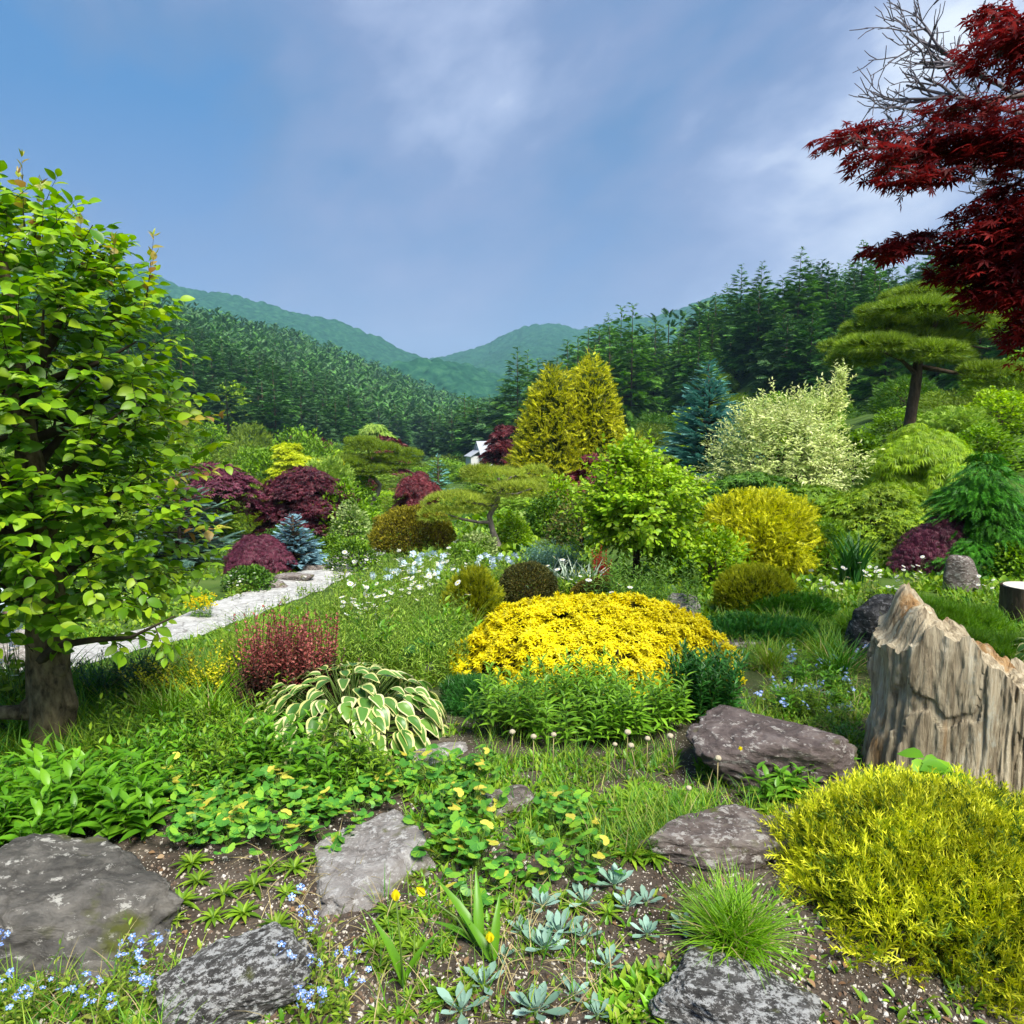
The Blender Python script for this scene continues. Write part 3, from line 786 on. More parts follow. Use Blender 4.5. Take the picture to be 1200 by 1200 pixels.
L_deep = leaf('deep_green', [(0.03, 0.09, 0.008), (0.06, 0.155, 0.010), (0.11, 0.23, 0.016)], .22, .5, .3, 1.5, .3)
L_olive = leaf('olive_brown', [(0.055, 0.045, 0.010), (0.11, 0.088, 0.014), (0.19, 0.15, 0.02)], .15, .6, .2, 4, .3)
L_olive2 = leaf('olive_gold', [(0.13, 0.125, 0.012), (0.24, 0.215, 0.016), (0.38, 0.33, 0.022)], .2, .6, .2, 4, .3)
L_pine = leaf('pine_olive', [(0.14, 0.20, 0.02), (0.25, 0.32, 0.03), (0.38, 0.44, 0.05)], .2, .5, .3, 2, .28)
L_pined = leaf('pine_olive_deep', [(0.085, 0.15, 0.010), (0.165, 0.26, 0.014), (0.26, 0.36, 0.02)], .2, .5, .3, 1, .28)
L_blue = leaf('spruce_blue', [(0.10, 0.22, 0.27), (0.17, 0.32, 0.38), (0.28, 0.45, 0.50)], .1, .55, .25, 3, .25)
L_teal = leaf('spruce_teal', [(0.06, 0.21, 0.18), (0.13, 0.34, 0.29), (0.23, 0.48, 0.42)], .1, .55, .25, 1.5, .25)
L_tealg = leaf('spruce_grey_green', [(0.035, 0.085, 0.06), (0.07, 0.14, 0.10), (0.13, 0.22, 0.16)], .1, .55, .25, 1.5, .25)
L_cream = leaf('maple_cream', [(0.33, 0.42, 0.11), (0.52, 0.58, 0.21), (0.70, 0.72, 0.38)], .3, .5, .25, 1.2, .18)
L_creamg = leaf('maple_pale_green', [(0.20, 0.30, 0.08), (0.32, 0.42, 0.13), (0.45, 0.52, 0.22)], .3, .5, .25, 1.2, .18)
L_willow = leaf('willow_green', [(0.16, 0.28, 0.03), (0.26, 0.40, 0.05), (0.36, 0.50, 0.08)], .25, .5, .25, .5, .25)

L_goldmix = leaf('gold_mixed', [(0.12, 0.17, 0.008), (0.40, 0.42, 0.010), (0.62, 0.61, 0.012), (0.76, 0.74, 0.03)], .25, .5, .25, 2.5, .2)
# --- golden and clipped shapes of the middle ground
f = place(651, 0, 26.0)
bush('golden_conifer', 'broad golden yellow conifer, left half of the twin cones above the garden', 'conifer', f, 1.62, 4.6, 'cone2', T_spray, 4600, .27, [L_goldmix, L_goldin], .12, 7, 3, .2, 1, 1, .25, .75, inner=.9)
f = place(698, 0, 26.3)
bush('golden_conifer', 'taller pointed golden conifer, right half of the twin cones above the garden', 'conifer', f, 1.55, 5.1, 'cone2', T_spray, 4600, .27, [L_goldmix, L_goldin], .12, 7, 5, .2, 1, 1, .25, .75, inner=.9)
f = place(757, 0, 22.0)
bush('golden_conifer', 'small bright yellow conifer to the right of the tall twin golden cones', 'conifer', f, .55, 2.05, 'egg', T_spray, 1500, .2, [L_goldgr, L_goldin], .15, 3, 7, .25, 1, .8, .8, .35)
f = place(473, 0, 11.8)
bush('clipped_shrub', 'large dome shaped clipped shrub, gold on top and brown at the sides', 'shrub', f, .68, .70, 'mush', T_kite, 9000, .04, [L_olive2, L_olive], .12, 4, 11, .18, .9, 1, .5, .5, inner=.5)
f = place(550, 0, 5.7)
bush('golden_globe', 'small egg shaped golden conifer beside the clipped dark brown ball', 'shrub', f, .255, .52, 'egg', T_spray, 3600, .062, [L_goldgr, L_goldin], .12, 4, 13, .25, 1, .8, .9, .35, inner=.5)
f = place(621, 0, 6.7)
bush('clipped_ball', 'tight clipped dark olive brown ball right behind the yellow mound', 'shrub', f, .27, .42, 'globe', T_kite, 6500, .024, [leaf('olive_dark', [(0.03, 0.035, 0.010), (0.06, 0.065, 0.016), (0.105, 0.10, 0.02)], .15, .6, .2, 6, .3), L_olive], .07, 5, 15, .12, 1, 1, .4, .5, inner=.4)
f = place(708, 0, 6.6)
bush('clipped_ball', 'olive green ball half hidden behind the right of the yellow mound', 'shrub', f, .24, .33, 'globe', T_kite, 4500, .024, [L_olive, L_goldin], .08, 5, 17, .14, 1, 1, .4, .5, inner=.4)
f = place(697, 626)
bush('clipped_ball', 'small golden brown ball under the left edge of the chartreuse tree', 'shrub', f, .27, .40, 'globe', T_kite, 3500, .028, [L_olive2, L_olive], .07, 5, 19, .15, 1, 1, .4, .5)
f = place(668, 622)
bush('clipped_ball', 'small dull olive ball touching the golden brown ball', 'shrub', f, .2, .33, 'globe', T_kite, 2200, .028, [L_olive, L_goldin], .07, 5, 21, .15, 1, 1, .4, .5)
f = place(912, 0, 6.6)
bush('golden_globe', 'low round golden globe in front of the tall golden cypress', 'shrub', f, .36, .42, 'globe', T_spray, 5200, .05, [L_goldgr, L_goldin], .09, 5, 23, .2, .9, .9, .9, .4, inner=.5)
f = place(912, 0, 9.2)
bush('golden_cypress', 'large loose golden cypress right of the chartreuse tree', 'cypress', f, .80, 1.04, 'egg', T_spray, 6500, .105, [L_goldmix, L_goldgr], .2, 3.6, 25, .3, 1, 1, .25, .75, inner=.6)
# --- the yellow mound
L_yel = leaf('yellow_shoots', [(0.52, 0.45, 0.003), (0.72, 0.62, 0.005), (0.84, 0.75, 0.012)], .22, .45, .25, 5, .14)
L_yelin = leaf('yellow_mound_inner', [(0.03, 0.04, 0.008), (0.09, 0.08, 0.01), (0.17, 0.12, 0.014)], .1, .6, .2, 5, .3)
T_budm = T_rosette(15, _kite(0.36, 0.2), (0.05, 1.25), 6)
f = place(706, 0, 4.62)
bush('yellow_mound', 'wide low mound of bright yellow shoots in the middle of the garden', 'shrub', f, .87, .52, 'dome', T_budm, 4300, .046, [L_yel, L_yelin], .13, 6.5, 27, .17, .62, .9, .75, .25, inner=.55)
# --- spruces and cones
f = place(345, 664)
spruce('blue_spruce', 'young silver blue spruce beside the path, right of the low weeping maple', f, 62 * pxm(f[1], f[2]), 33 * pxm(f[1], f[2]), L_blue, 31, 15, 12, 15)
f = place(848, 0, 21.0)
spruce('blue_spruce', 'large teal blue spruce left of the cream variegated maple', f, 4.0, 1.45, L_teal, 33, 24, 13, 20, lean=(0, .10))
f = place(507, 0, 36.0)
spruce('blue_spruce', 'small dark blue cone far down the garden, left of the white house', f, 2.7, .9, L_teal, 35, 12, 9, 8)
f = place(212, 662)
spruce('grey_spruce', 'bushy grey green spruce behind the leafy branches of the near tree', f, 112 * pxm(f[1], f[2]), 62 * pxm(f[1], f[2]), L_tealg, 37, 13, 10, 9)
f = place(607, 0, 60.0)
spruce('dark_fir', 'dark fir rising behind the red maple by the white house', f, 5.2, 1.7, L_deep, 39, 13, 9, 9, cat='fir')
# --- red maples
f = place(360, 630)
layered('purple_maple', 'largest round purple maple beside the path, above the blue spruce', 'maple', f, 57 * pxm(f[1], f[2]), 92 * pxm(f[1], f[2]), 85, 150, T_maple5, .12, [L_red], .34, 41, .5, z0=.18)
f = place(303, 668)
layered('weeping_maple', 'low weeping purple maple dome left of the young blue spruce', 'maple', f, 40 * pxm(f[1], f[2]), 45 * pxm(f[1], f[2]), 80, 130, T_lace, .10, [L_plum], .32, 43, .9, z0=.1, curl=.3)
f = place(252, 618, 21)
layered('purple_maple', 'loose open plum maple with green gaps at the left of the garden', 'maple', f, 1.6, 2.35, 44, 95, T_maple5, .12, [L_plum], .30, 45, .4, z0=.35)
f = place(492, 612, None)
layered('weeping_maple', 'weeping crimson maple behind the clipped dome shrub', 'maple', f, 32 * pxm(f[1], f[2]), 62 * pxm(f[1], f[2]), 60, 120, T_lace, .15, [L_red2], .36, 47, .9, z0=.25, curl=.3)
f = place(593, 0, 48.0)
layered('red_maple', 'dull red maple standing right of the white house', 'maple', f, 1.6, 3.7, 45, 110, T_maple5, .30, [L_red2], .32, 49, .4, z0=.2)
f = place(700, 0, 17.0)
layered('red_maple', 'crimson maple peeping out left of the chartreuse tree', 'maple', f, .95, 1.5, 34, 90, T_maple5, .12, [L_red2], .34, 51, .4, z0=.2)
f = place(775, 0, 23.0)
layered('red_maple', 'small red maple behind the top of the chartreuse tree', 'maple', f, .7, 1.45, 22, 80, T_maple5, .15, [L_red2], .34, 53, .4, z0=.2)
f = place(1106, 668)
layered('weeping_maple', 'weeping burgundy maple mound behind the round boulder on the right', 'maple', f, 60 * pxm(f[1], f[2]), 66 * pxm(f[1], f[2]), 95, 150, T_lace, .075, [L_plum], .30, 55, .9, z0=.1, curl=.3, dr=.7)
f = place(514, 640)
layered('red_maple', 'tiny dark red maple just right of the clipped dome shrub', 'maple', f, .17, .32, 16, 60, T_lace, .06, [L_red], .4, 57, .7, z0=.15, curl=.3)
f = place(442, 0, 70.0)
layered('red_maple', 'distant dull red maple in front of the valley conifers', 'maple', f, 2.4, 5.2, 30, 90, T_maple5, .5, [L_red2], .34, 59, .4, z0=.2)
# --- green and yellow trees of the middle ground
f = place(326, 0, 36.0)
layered('yellow_maple', 'bright yellow green tree above the largest purple maple', 'tree', f, 1.35, 3.7, 60, 120, T_maple5, .2, [leaf('yellow_green', [(0.28, 0.36, 0.008), (0.44, 0.50, 0.01), (0.58, 0.62, 0.02)], .3, .5, .3, 1.5, .2)], .33, 61, .3, 'egg', .15)
f = place(375, 0, 33.0)
bush('golden_conifer', 'small golden conifer tip showing over the largest purple maple', 'conifer', f, .75, 2.4, 'egg', T_spray, 1600, .22, [L_gold, L_goldin], .2, 3, 63, .25)
f = place(300, 0, 24.0)
bush('golden_shrub', 'yellow shrub between the two purple maples on the left', 'shrub', f, .65, 1.55, 'egg', T_spray, 1700, .18, [L_goldgr, L_goldin], .2, 3, 65, .25)
f = place(428, 0, 75.0)
layered('willow', 'pale yellow green rounded tree at the foot of the far conifers', 'tree', f, 2.5, 6.6, 70, 120, T_lance, .55, [L_willow], .30, 67, .7, 'egg', .12)
f = place(236, 0, 52.0)
# --- clipped pines
f = gnd(583, 645); k = pxm(f[1], f[2])
def loc(px, py, f=f, k=k, dy=0.0): return ((px - 600) / FPX * (f[1]) - f[0] + 0, dy, (645 - py) * k)
TR = [loc(*p) for p in [(583, 651), (584, 640), (577, 622), (573, 605), (581, 590), (587, 572), (584, 560)]]
BR = [([loc(575, 612), loc(560, 611, dy=-.1), loc(540, 606, dy=-.2), (loc(525, 600, dy=-.25))], .035), ([loc(582, 592), loc(565, 592, dy=.1), loc(535, 588, dy=.2)], .035),
      ([loc(586, 575), loc(572, 570), loc(560, 566, dy=-.1)], .03), ([loc(586, 580), loc(605, 578, dy=-.15), loc(622, 572, dy=-.1)], .03), ([loc(585, 570), loc(600, 560, dy=.2), loc(622, 556, dy=.3)], .025)]
def pad(px, py, wpx, hpx, dy=0.0, dd=0.7): 
    c = loc(px, py, dy=dy); return (c[0], c[1], c[2], wpx / 2 * k, wpx / 2 * k * dd, hpx * k)
niwaki('clipped_pine', 'cloud pruned olive pine with a crooked trunk in the centre of the garden', f, 1, TR, [.062, .055, .05, .048, .043, .036, .02], BR,
       [pad(538, 592, 84, 17, -.1, .8), pad(515, 603, 44, 12, -.25), pad(578, 562, 72, 13, .1), pad(560, 556, 40, 10, 0), pad(606, 576, 66, 13, -.2), pad(626, 559, 38, 12, .25), pad(622, 572, 40, 10, .1), pad(550, 600, 40, 9, .35)], [L_pine], .085, 1500, 71, T=T_needles, bm=barkgrey)
f = gnd(436, 596); k = pxm(f[1], f[2])
def loc(px, py, f=f, k=k, dy=0.0): return ((px - 600) / FPX * (f[1]) - f[0], dy, (596 - py) * k)
TR = [loc(*p) for p in [(430, 600), (434, 590), (442, 578), (445, 568), (438, 560), (430, 556), (434, 545), (440, 532)]]
niwaki('clipped_pine', 'olive pine with a pale S curved trunk beyond the path', f, 1, TR, [.14, .13, .12, .11, .10, .09, .07, .04], [([loc(432, 555), loc(415, 548), loc(405, 545)], .06), ([loc(436, 546), loc(455, 542), loc(470, 542)], .06)],
       [pad(440, 531, 62, 12), pad(425, 522, 40, 9), pad(414, 545, 50, 11, -.4), pad(462, 544, 56, 11, .3), pad(440, 552, 50, 8, -.3), pad(480, 536, 30, 9, .2)], [L_pined], .22, 420, 73, bm=barkgrey)
# big spreading pine on the right
f = place(1062, 0, 19.0); k = pxm(f[1], f[2] + 2)
zb = 500 + (1.6 - f[2]) / f[1] * FPX
def loc(px, py, f=f, k=k, dy=0.0): return ((px - 600) / FPX * (f[1]) - f[0], dy, (zb - py) * k)
TR = [loc(*p) for p in [(1061, zb + 5), (1062, 500), (1066, 455), (1068, 425), (1078, 395), (1090, 370)]]
niwaki('spreading_pine', 'big dark spreading pine with a straight brown trunk on the right', f, 1, TR, [.17, .15, .135, .12, .09, .05],
       [([loc(1067, 440), loc(1040, 425, dy=-.4), loc(1010, 415, dy=-.6)], .07), ([loc(1068, 430), loc(1110, 440, dy=-.3), loc(1145, 448, dy=-.4)], .07), ([loc(1075, 400), loc(1110, 405), loc(1150, 410)], .06), ([loc(1075, 400), loc(1040, 390), loc(1015, 385)], .05)],
       [pad(1085, 352, 110, 13, .2), pad(1060, 372, 130, 13, -.3), pad(1030, 388, 90, 12, .2), pad(1115, 375, 110, 14, .4), pad(1150, 392, 50, 12, -.2), pad(1010, 412, 90, 13, -.5), pad(1070, 400, 150, 13, .8), pad(1060, 420, 70, 13, -.9), pad(1110, 420, 60, 10, .3), pad(1155, 448, 90, 15, -.5), pad(1125, 440, 50, 10, -.6), pad(995, 425, 60, 11, .1), pad(985, 408, 40, 8, .5)], [L_pined], .22, 420, 75, cat='pine')

# --- variegated maple with visible branches
def broad(name, label, cat, foot, R, h, n_tw, tlen, nleaf, T, size, mats, wood_, seed, prof='egg', trunk=.05, z0=.2, up=.35, droop=.2, depth=.5, lump=.2, extra=None, dr=1.0, inner=.3, group=None, bend=.3, limbs=9, tw=.004, rz=0.):
    """broadleaf tree: limbs, leafy shoots over an uneven crown"""
    global rng
    keep = rng; rng = np.random.default_rng(seed * 23 + 7)
    o = thing(name, label, cat, foot, rz, group)
    lb, wb = MB(), MB()
    P, Nn, kk = shell(n_tw, R, h * (1 - z0), prof, lump, 2.4, seed, depth, dr)
    P[:, 2] += h * z0
    if extra is not None:
        for (c, r_, n_) in extra:
            q = rdir(n_) * (rng.random((n_, 1)) ** .4) * np.array(r_) + np.array(c)
            P = np.concatenate([P, q]); Nn = np.concatenate([Nn, nrm(q - np.array(c) + np.array([0, 0, .2]))])
    D = Nn + np.array([0, 0, up]) + rng.normal(size=P.shape) * .35
    D = nrm(D)
    base = P - D * tlen * .6
    twig_leaves(lb, wb, base, D, tlen * rng.uniform(.7, 1.3, len(P)), nleaf, T, size, 0, 0, droop, bend=bend, tw=tw)
    ni = int(n_tw * inner)
    if ni:
        Pi, Ni, _ = shell(ni, R * .8, h * (1 - z0) * .88, prof, lump, 2.4, seed, .8, dr); Pi[:, 2] += h * z0
        twig_leaves(lb, wb, Pi, Ni + rng.normal(size=Pi.shape) * .6, tlen, nleaf, T, size * 1.1, len(mats) - 1, 0, droop, tw=tw)
    tr = trunk
    wb.tube([(0, 0, -.15), (.01, 0, h * z0 * .6), (0, 0, h * z0 * 1.1)], [tr * 1.15, tr, tr * .85], 9, 0, True, .2, seed)
    idx = rng.choice(len(P), limbs * 3, replace=False)
    for j, i in enumerate(idx):
        c = P[i]; s0 = np.array([0, 0, h * z0 * rng.uniform(.75, 1.1)])
        mid = s0 + (c - s0) * .5 + np.array([0, 0, -.05 * R]) + rng.normal(size=3) * R * .06
        wb.tube([s0, mid, c], [tr * .5, tr * .28, tr * .08], 5, 0, False)
    wb.build('trunk', wood_, o); lb.build('crown', list(mats), o, smooth=True)
    rng = keep
    return o
f = place(938, 0, 13.2)
broad('variegated_maple', 'pale cream and green variegated maple with thin dark branches', 'maple', f, 1.24, 2.62, 1750, .34, 9, T_lance2, .10, [L_cream, L_creamg], bark, 81, 'globe', .045, .26, .5, .1, .5, .3,
      extra=[((.85, 0, 2.5), (.3, .3, .38), 90), ((1.0, 0, 2.85), (.17, .2, .28), 45)], inner=.3, tw=.003)
f = place(758, 0, 8.4)
broad('chartreuse_tree', 'chartreuse leafy tree with a thin dark trunk in mid garden', 'tree', f, .72, 1.5, 640, .26, 9, T_oval, .088, [L_chart, L_lime], bark, 83, 'globe', .04, .36, .45, .3, .55, .35, inner=.4, extra=[((.42, -.1, .42), (.45, .4, .36), 230), ((-.1, 0, 1.55), (.25, .2, .18), 40), ((-.45, 0, .85), (.25, .2, .15), 50)])
f = place(1118, 0, 13.5)
layered('green_maple', 'lime green weeping maple on the right below the big pine', 'maple', f, 1.15, 1.62, 85, 120, T_lace, .16, [L_lime], .32, 85, .8, z0=.15, curl=.3)
f = place(1062, 0, 11.0)
layered('green_maple', 'low spreading olive green maple right behind the iris clump', 'maple', f, 1.1, 1.05, 85, 130, T_maple5, .075, [leaf('maple_olive', [(0.11, 0.20, 0.008), (0.18, 0.29, 0.01), (0.28, 0.38, 0.015)], .28, .5, .3, 1.5, .3)], .32, 87, .5, z0=.12, curl=.2)
f = place(968, 0, 12.0)
layered('green_maple', 'flat tiered green maple under the cream variegated maple', 'maple', f, .95, 1.05, 70, 120, T_maple5, .085, [L_green], .34, 89, .4, 'flat', .25, curl=.1)
f = place(905, 0, 11.8)
layered('green_maple', 'dark green tiered maple behind the golden cypress', 'maple', f, .95, 1.3, 60, 120, T_maple5, .085, [L_deep], .34, 91, .4, 'flat', .25, curl=.1)
f = place(1195, 0, 9.2)
layered('yew_tree', 'deep green layered conifer cut by the right edge of the view', 'conifer', f, .85, 1.55, 110, 110, T_spray, .12, [leaf('yew_green', [(0.02, 0.11, 0.006), (0.045, 0.19, 0.01), (0.08, 0.28, 0.015)], .2, .5, .3, 2, .3)], .30, 93, .5, 'cone', .08, curl=.2)
f = place(1186, 676)
bush('green_shrub', 'low glossy green shrub between the boulder and the right edge', 'shrub', f, .33, .40, 'dome', T_oval, 1500, .05, [L_green, L_deep], .2, 3, 95, .35, 1, 1, .3, .5, flat=.4)
f = place(830, 0, 15.0)
bush('green_shrub', 'smooth rounded bright green bush in front of the teal spruce', 'shrub', f, .66, 1.0, 'egg', T_kite, 4500, .075, [L_lime, L_green], .14, 3, 97, .2, 1, 1, .5, .4)
f = place(787, 0, 19.0)
layered('green_maple', 'low olive tiered maple left of the teal blue spruce', 'maple', f, .75, 1.55, 45, 110, T_maple5, .12, [L_pined], .34, 99, .4, 'flat', .3, curl=.1)
f = place(1030, 0, 16.5)
bush('green_shrub', 'rounded fresh green shrub at the foot of the big pine trunk', 'shrub', f, .75, 1.2, 'dome', T_oval, 2600, .1, [L_green, L_deep], .25, 2.5, 101, .35, 1, 1, .3, .5, flat=.4)
f = place(603, 640)
bush('yellow_shrub', 'bright yellow green shrub right of the crooked clipped pine', 'shrub', f, 22 * pxm(f[1], f[2]), 36 * pxm(f[1], f[2]), 'dome', T_oval, 1100, .055, [L_chart, L_lime], .25, 3, 103, .35, 1, 1, .4, .5, flat=.4)
f = place(540, 0, 9.6)
bush('green_shrub', 'low green shrub left of the crooked clipped pine trunk', 'shrub', f, .32, .28, 'dome', T_oval, 1300, .04, [L_green, L_deep], .25, 3, 105, .35, 1, 1, .4, .5, flat=.4)
f = place(556, 0, 10.8)
bush('pale_shrub', 'pale variegated shrub between the dome shrub and the clipped pine', 'shrub', f, .3, .32, 'dome', T_oval, 1000, .045, [L_creamg, L_green], .25, 3, 107, .35, 1, 1, .4, .5, flat=.4)
f = place(395, 0, 18.0)
bush('pale_shrub', 'loose pale green shrub right of the largest purple maple', 'shrub', f, .55, 1.3, 'egg', T_oval, 1400, .09, [L_creamg, L_green], .25, 3, 109, .4, 1, 1, .4, .5, flat=.4)
f = place(400, 0, 15.5)
bush('green_shrub', 'green bush beside the end of the path, right of the blue spruce', 'shrub', f, .62, .62, 'dome', T_oval, 2000, .06, [L_green, L_deep], .25, 3, 111, .35, 1, 1, .4, .5, flat=.4)
f = place(390, 652)
bush('green_shrub', 'low green shrub right beside the young blue spruce', 'shrub', f, 17 * pxm(f[1], f[2]), 26 * pxm(f[1], f[2]), 'dome', T_oval, 900, .06, [L_green, L_deep], .25, 3, 113, .35, 1, 1, .4, .5, flat=.4)
f = place(372, 650)
bush('golden_globe', 'small yellow tuft squeezed beside the young blue spruce', 'shrub', f, .2, .28, 'globe', T_kite, 900, .04, [L_goldgr, L_goldin], .1, 4, 115, .25)
f = place(292, 690)
bush('green_shrub', 'dark green shrub under the low weeping maple dome', 'shrub', f, .42, .4, 'dome', T_oval, 1500, .055, [L_deep, L_deep], .25, 3, 117, .35, 1, 1, .4, .5, flat=.4)
f = place(335, 624, 17)
bush('green_shrub', 'deep green shrub in the gap below the largest purple maple', 'shrub', f, .75, .8, 'dome', T_oval, 1500, .08, [L_deep, L_deep], .25, 3, 119, .35, 1, 1, .4, .5, flat=.4)
f = place(645, 0, 13.5)
bush('green_shrub', 'dusky green shrub behind the right side of the clipped pine', 'shrub', f, .45, .8, 'egg', T_oval, 1500, .06, [L_deep, L_green], .25, 3, 121, .4, 1, 1, .4, .5, flat=.4)
f = place(655, 0, 14.0)
bush('pale_shrub', 'yellowish green shrub at the foot of the twin golden cones', 'shrub', f, .62, 1.15, 'egg', T_oval, 1900, .075, [L_lime, L_green], .25, 3, 123, .4, 1, 1, .4, .5, flat=.4)
f = place(690, 0, 11.8)
bush('green_shrub', 'brownish green shrub between the red maple and the chartreuse tree', 'shrub', f, .55, .85, 'dome', T_oval, 1700, .06, [leaf('bronze_green', [(0.06, 0.07, 0.014), (0.10, 0.11, 0.02), (0.16, 0.15, 0.03)], .25, .5, .3, 2, .3), L_deep], .25, 3, 125, .4, 1, 1, .4, .5, flat=.4)
f = place(1000, 0, 9.0)
bush('green_shrub', 'mid green bush behind the upright iris leaves', 'shrub', f, .5, .62, 'dome', T_maple5, 1700, .055, [L_green, L_deep], .25, 3, 127, .35, 1, 1, .3, .5, flat=.5)
f = place(860, 0, 8.2)
bush('green_shrub', 'leafy green shrub between the chartreuse tree and golden cypress', 'shrub', f, .42, .62, 'egg', T_oval, 1500, .055, [L_lime, L_green], .25, 3, 129, .4, 1, 1, .3, .5, flat=.4)

# --- fill of the valley garden: many rounded shrubs and small trees, each its own object
VG = []
for i, (lm, T, prof, sz, n) in enumerate([(L_green, T_oval, 'dome', .105, 2300), (L_lime, T_oval, 'egg', .105, 2300), (L_deep, T_spray, 'egg', .15, 2000), (leaf('maple_olive', []), T_maple5, 'dome', .2, 1000) if False else (L_willow, T_maple5, 'dome', .13, 2200), (L_pined, T_spray, 'mush', .14, 2000), (L_red2, T_maple5, 'dome', .12, 2000), (L_goldgr, T_spray, 'egg', .13, 1900)]):
    VG.append(bush('valley_shrub', 'x', 'shrub', (0, 0, 0), 1.0, 1.5, prof, T, n, sz, [lm, lm], .3, 2.2, 200 + i, .35, 1, 1, .35, .45, flat=.5 if T is not T_spray else None, inner=.3))
vgK = Kind(VG)
VL = ['leafy mid green shrub in the valley garden below the conifers', 'fresh lime green shrub in the valley garden below the conifers', 'dark green conical shrub in the valley garden below the conifers', 'pale green maple bush in the valley garden below the conifers', 'flat topped olive shrub in the valley garden below the conifers', 'dull red maple bush in the valley garden below the conifers', 'golden shrub in the valley garden below the conifers']
VGN = ['leafy green shrubs of the valley', 'lime shrubs of the valley', 'dark conical shrubs of the valley', 'pale maple bushes of the valley', 'olive shrubs of the valley', 'red maple bushes of the valley', 'golden shrubs of the valley']
vr = np.random.default_rng(9)
n_ = 0
for d in [16, 19, 23, 28, 34, 41, 50, 62, 76, 92, 112]:
    step = 46 * (1 + 6.0 / d)
    for px in np.arange(-20, 1240, step):
        p_ = px + vr.uniform(-.4, .4) * step; x = (p_ - 600) / FPX * d; y = d * vr.uniform(.9, 1.1)
        if d < 20 and (200 < p_ < 560 or 760 < p_ < 1120): continue
        if d > 44 and p_ > 900: continue
        if d > 60 and p_ < 180: continue
        if 545 < p_ < 625 and 36 < d < 80 and vr.random() < .6: continue
        sc = step * .62 * d / FPX * vr.uniform(.75, 1.25)
        if p_ > 640: pr = [.34, .16, .24, .08, .16, .02, 0]
        else: pr = [.32, .22, .14, .12, .14, .04, .02]
        w_ = int(vr.choice(7, p=pr))
        hs = sc * vr.uniform(.65, 1.05) * (1.15 if p_ < 420 else .8)
        if 430 < p_ < 720: hs *= .6 if d > 30 else .45
        if p_ > 1090 and d < 30: hs *= 1.3; sc *= 1.2
        vgK.put((x, y, float(H(x, y)) - .05), vr.uniform(0, 6.28), (sc, sc, hs), VL[w_], 'shrub', VGN[w_], w_); n_ += 1
print('valley shrubs', n_)
for w_, o in enumerate(VG):
    if not vgK.used[w_]:
        for c in list(o.children): bpy.data.objects.remove(c)
        bpy.data.objects.remove(o)

# --- white house far down the valley
wall_w = solid('house_white', (0.58, 0.58, 0.58), .7, .2, .08); roof_g = solid('roof_grey', (0.36, 0.38, 0.42), .7, .2, .12, 2, .2, None, (1, 1, 6)); chim = solid('chimney_pink', (0.62, 0.42, 0.38), .8, .2, .2); glassd = solid('window_dark', (0.03, 0.04, 0.05), .15, .5, .1)
f = place(574, 0, 84.0)
hs_ = thing('white_house', 'white house with a pale grey gabled roof and a chimney down the valley', 'house', f, .35)
hs_.scale = (.86, .86, .86)
def boxm(b, x0, x1, y0, y1, z0, z1, mat=0):
    V = [(x, y, z) for x in (x0, x1) for y in (y0, y1) for z in (z0, z1)]
    b.add(V, [[(0, 1, 3, 2), (4, 6, 7, 5), (0, 4, 5, 1), (2, 3, 7, 6), (0, 2, 6, 4), (1, 5, 7, 3)]], mat)
b = MB(); boxm(b, -1.9, 1.9, -1.6, 1.6, -.3, 2.9)
b.add([(1.9, -1.6, 2.9), (1.9, 1.6, 2.9), (1.9, 0, 4.4), (-1.9, -1.6, 2.9), (-1.9, 1.6, 2.9), (-1.9, 0, 4.4)], [[(0, 1, 2), (3, 5, 4)]])
boxm(b, -3.2, -1.902, -1.2, 1.2, -.3, 2.6)
b.build('wall', wall_w, hs_, False)
b = MB()
for sg in (-1, 1):
    b.add([(-2.1, sg * 1.85, 2.72), (2.1, sg * 1.85, 2.72), (2.1, 0, 4.52), (-2.1, 0, 4.52), (-2.1, sg * 1.85, 2.60), (2.1, sg * 1.85, 2.60), (2.1, 0, 4.40), (-2.1, 0, 4.40)], [[(0, 1, 2, 3), (4, 7, 6, 5), (0, 4, 5, 1), (0, 3, 7, 4), (1, 5, 6, 2)]])
b.add([(-3.4, -1.4, 2.55), (-2.05, -1.4, 3.35), (-2.05, 1.4, 3.35), (-3.4, 1.4, 2.55), (-3.4, -1.4, 2.45), (-2.05, -1.4, 3.25), (-2.05, 1.4, 3.25), (-3.4, 1.4, 2.45)], [[(0, 1, 2, 3), (4, 7, 6, 5), (0, 4, 5, 1), (3, 2, 6, 7), (0, 3, 7, 4)]])
rf = b.build('roof', roof_g, hs_, False)
b = MB(); boxm(b, 1.3, 1.85, -.28, .28, 3.8, 5.15); boxm(b, 1.24, 1.91, -.34, .34, 5.153, 5.3); b.build('chimney', chim, rf, False)
for wx in (-1.1, .1, 1.2):
    b = MB(); boxm(b, wx - .28, wx + .28, -1.625, -1.603, 1.0, 2.2); b.build('window', glassd, hs_, False)
f = gnd(462, 578)
b = MB(); boxm(b, -.32, .32, -.15, .15, -.2, .24); boxm(b, -.36, .36, -.19, .19, .243, .30)
o = b.build('terracotta_planter', solid('terracotta', (0.42, 0.20, 0.11), .8, .2, .2), None, False, f); tag(o, 'terracotta coloured trough beside the pale S curved pine trunk', 'planter')
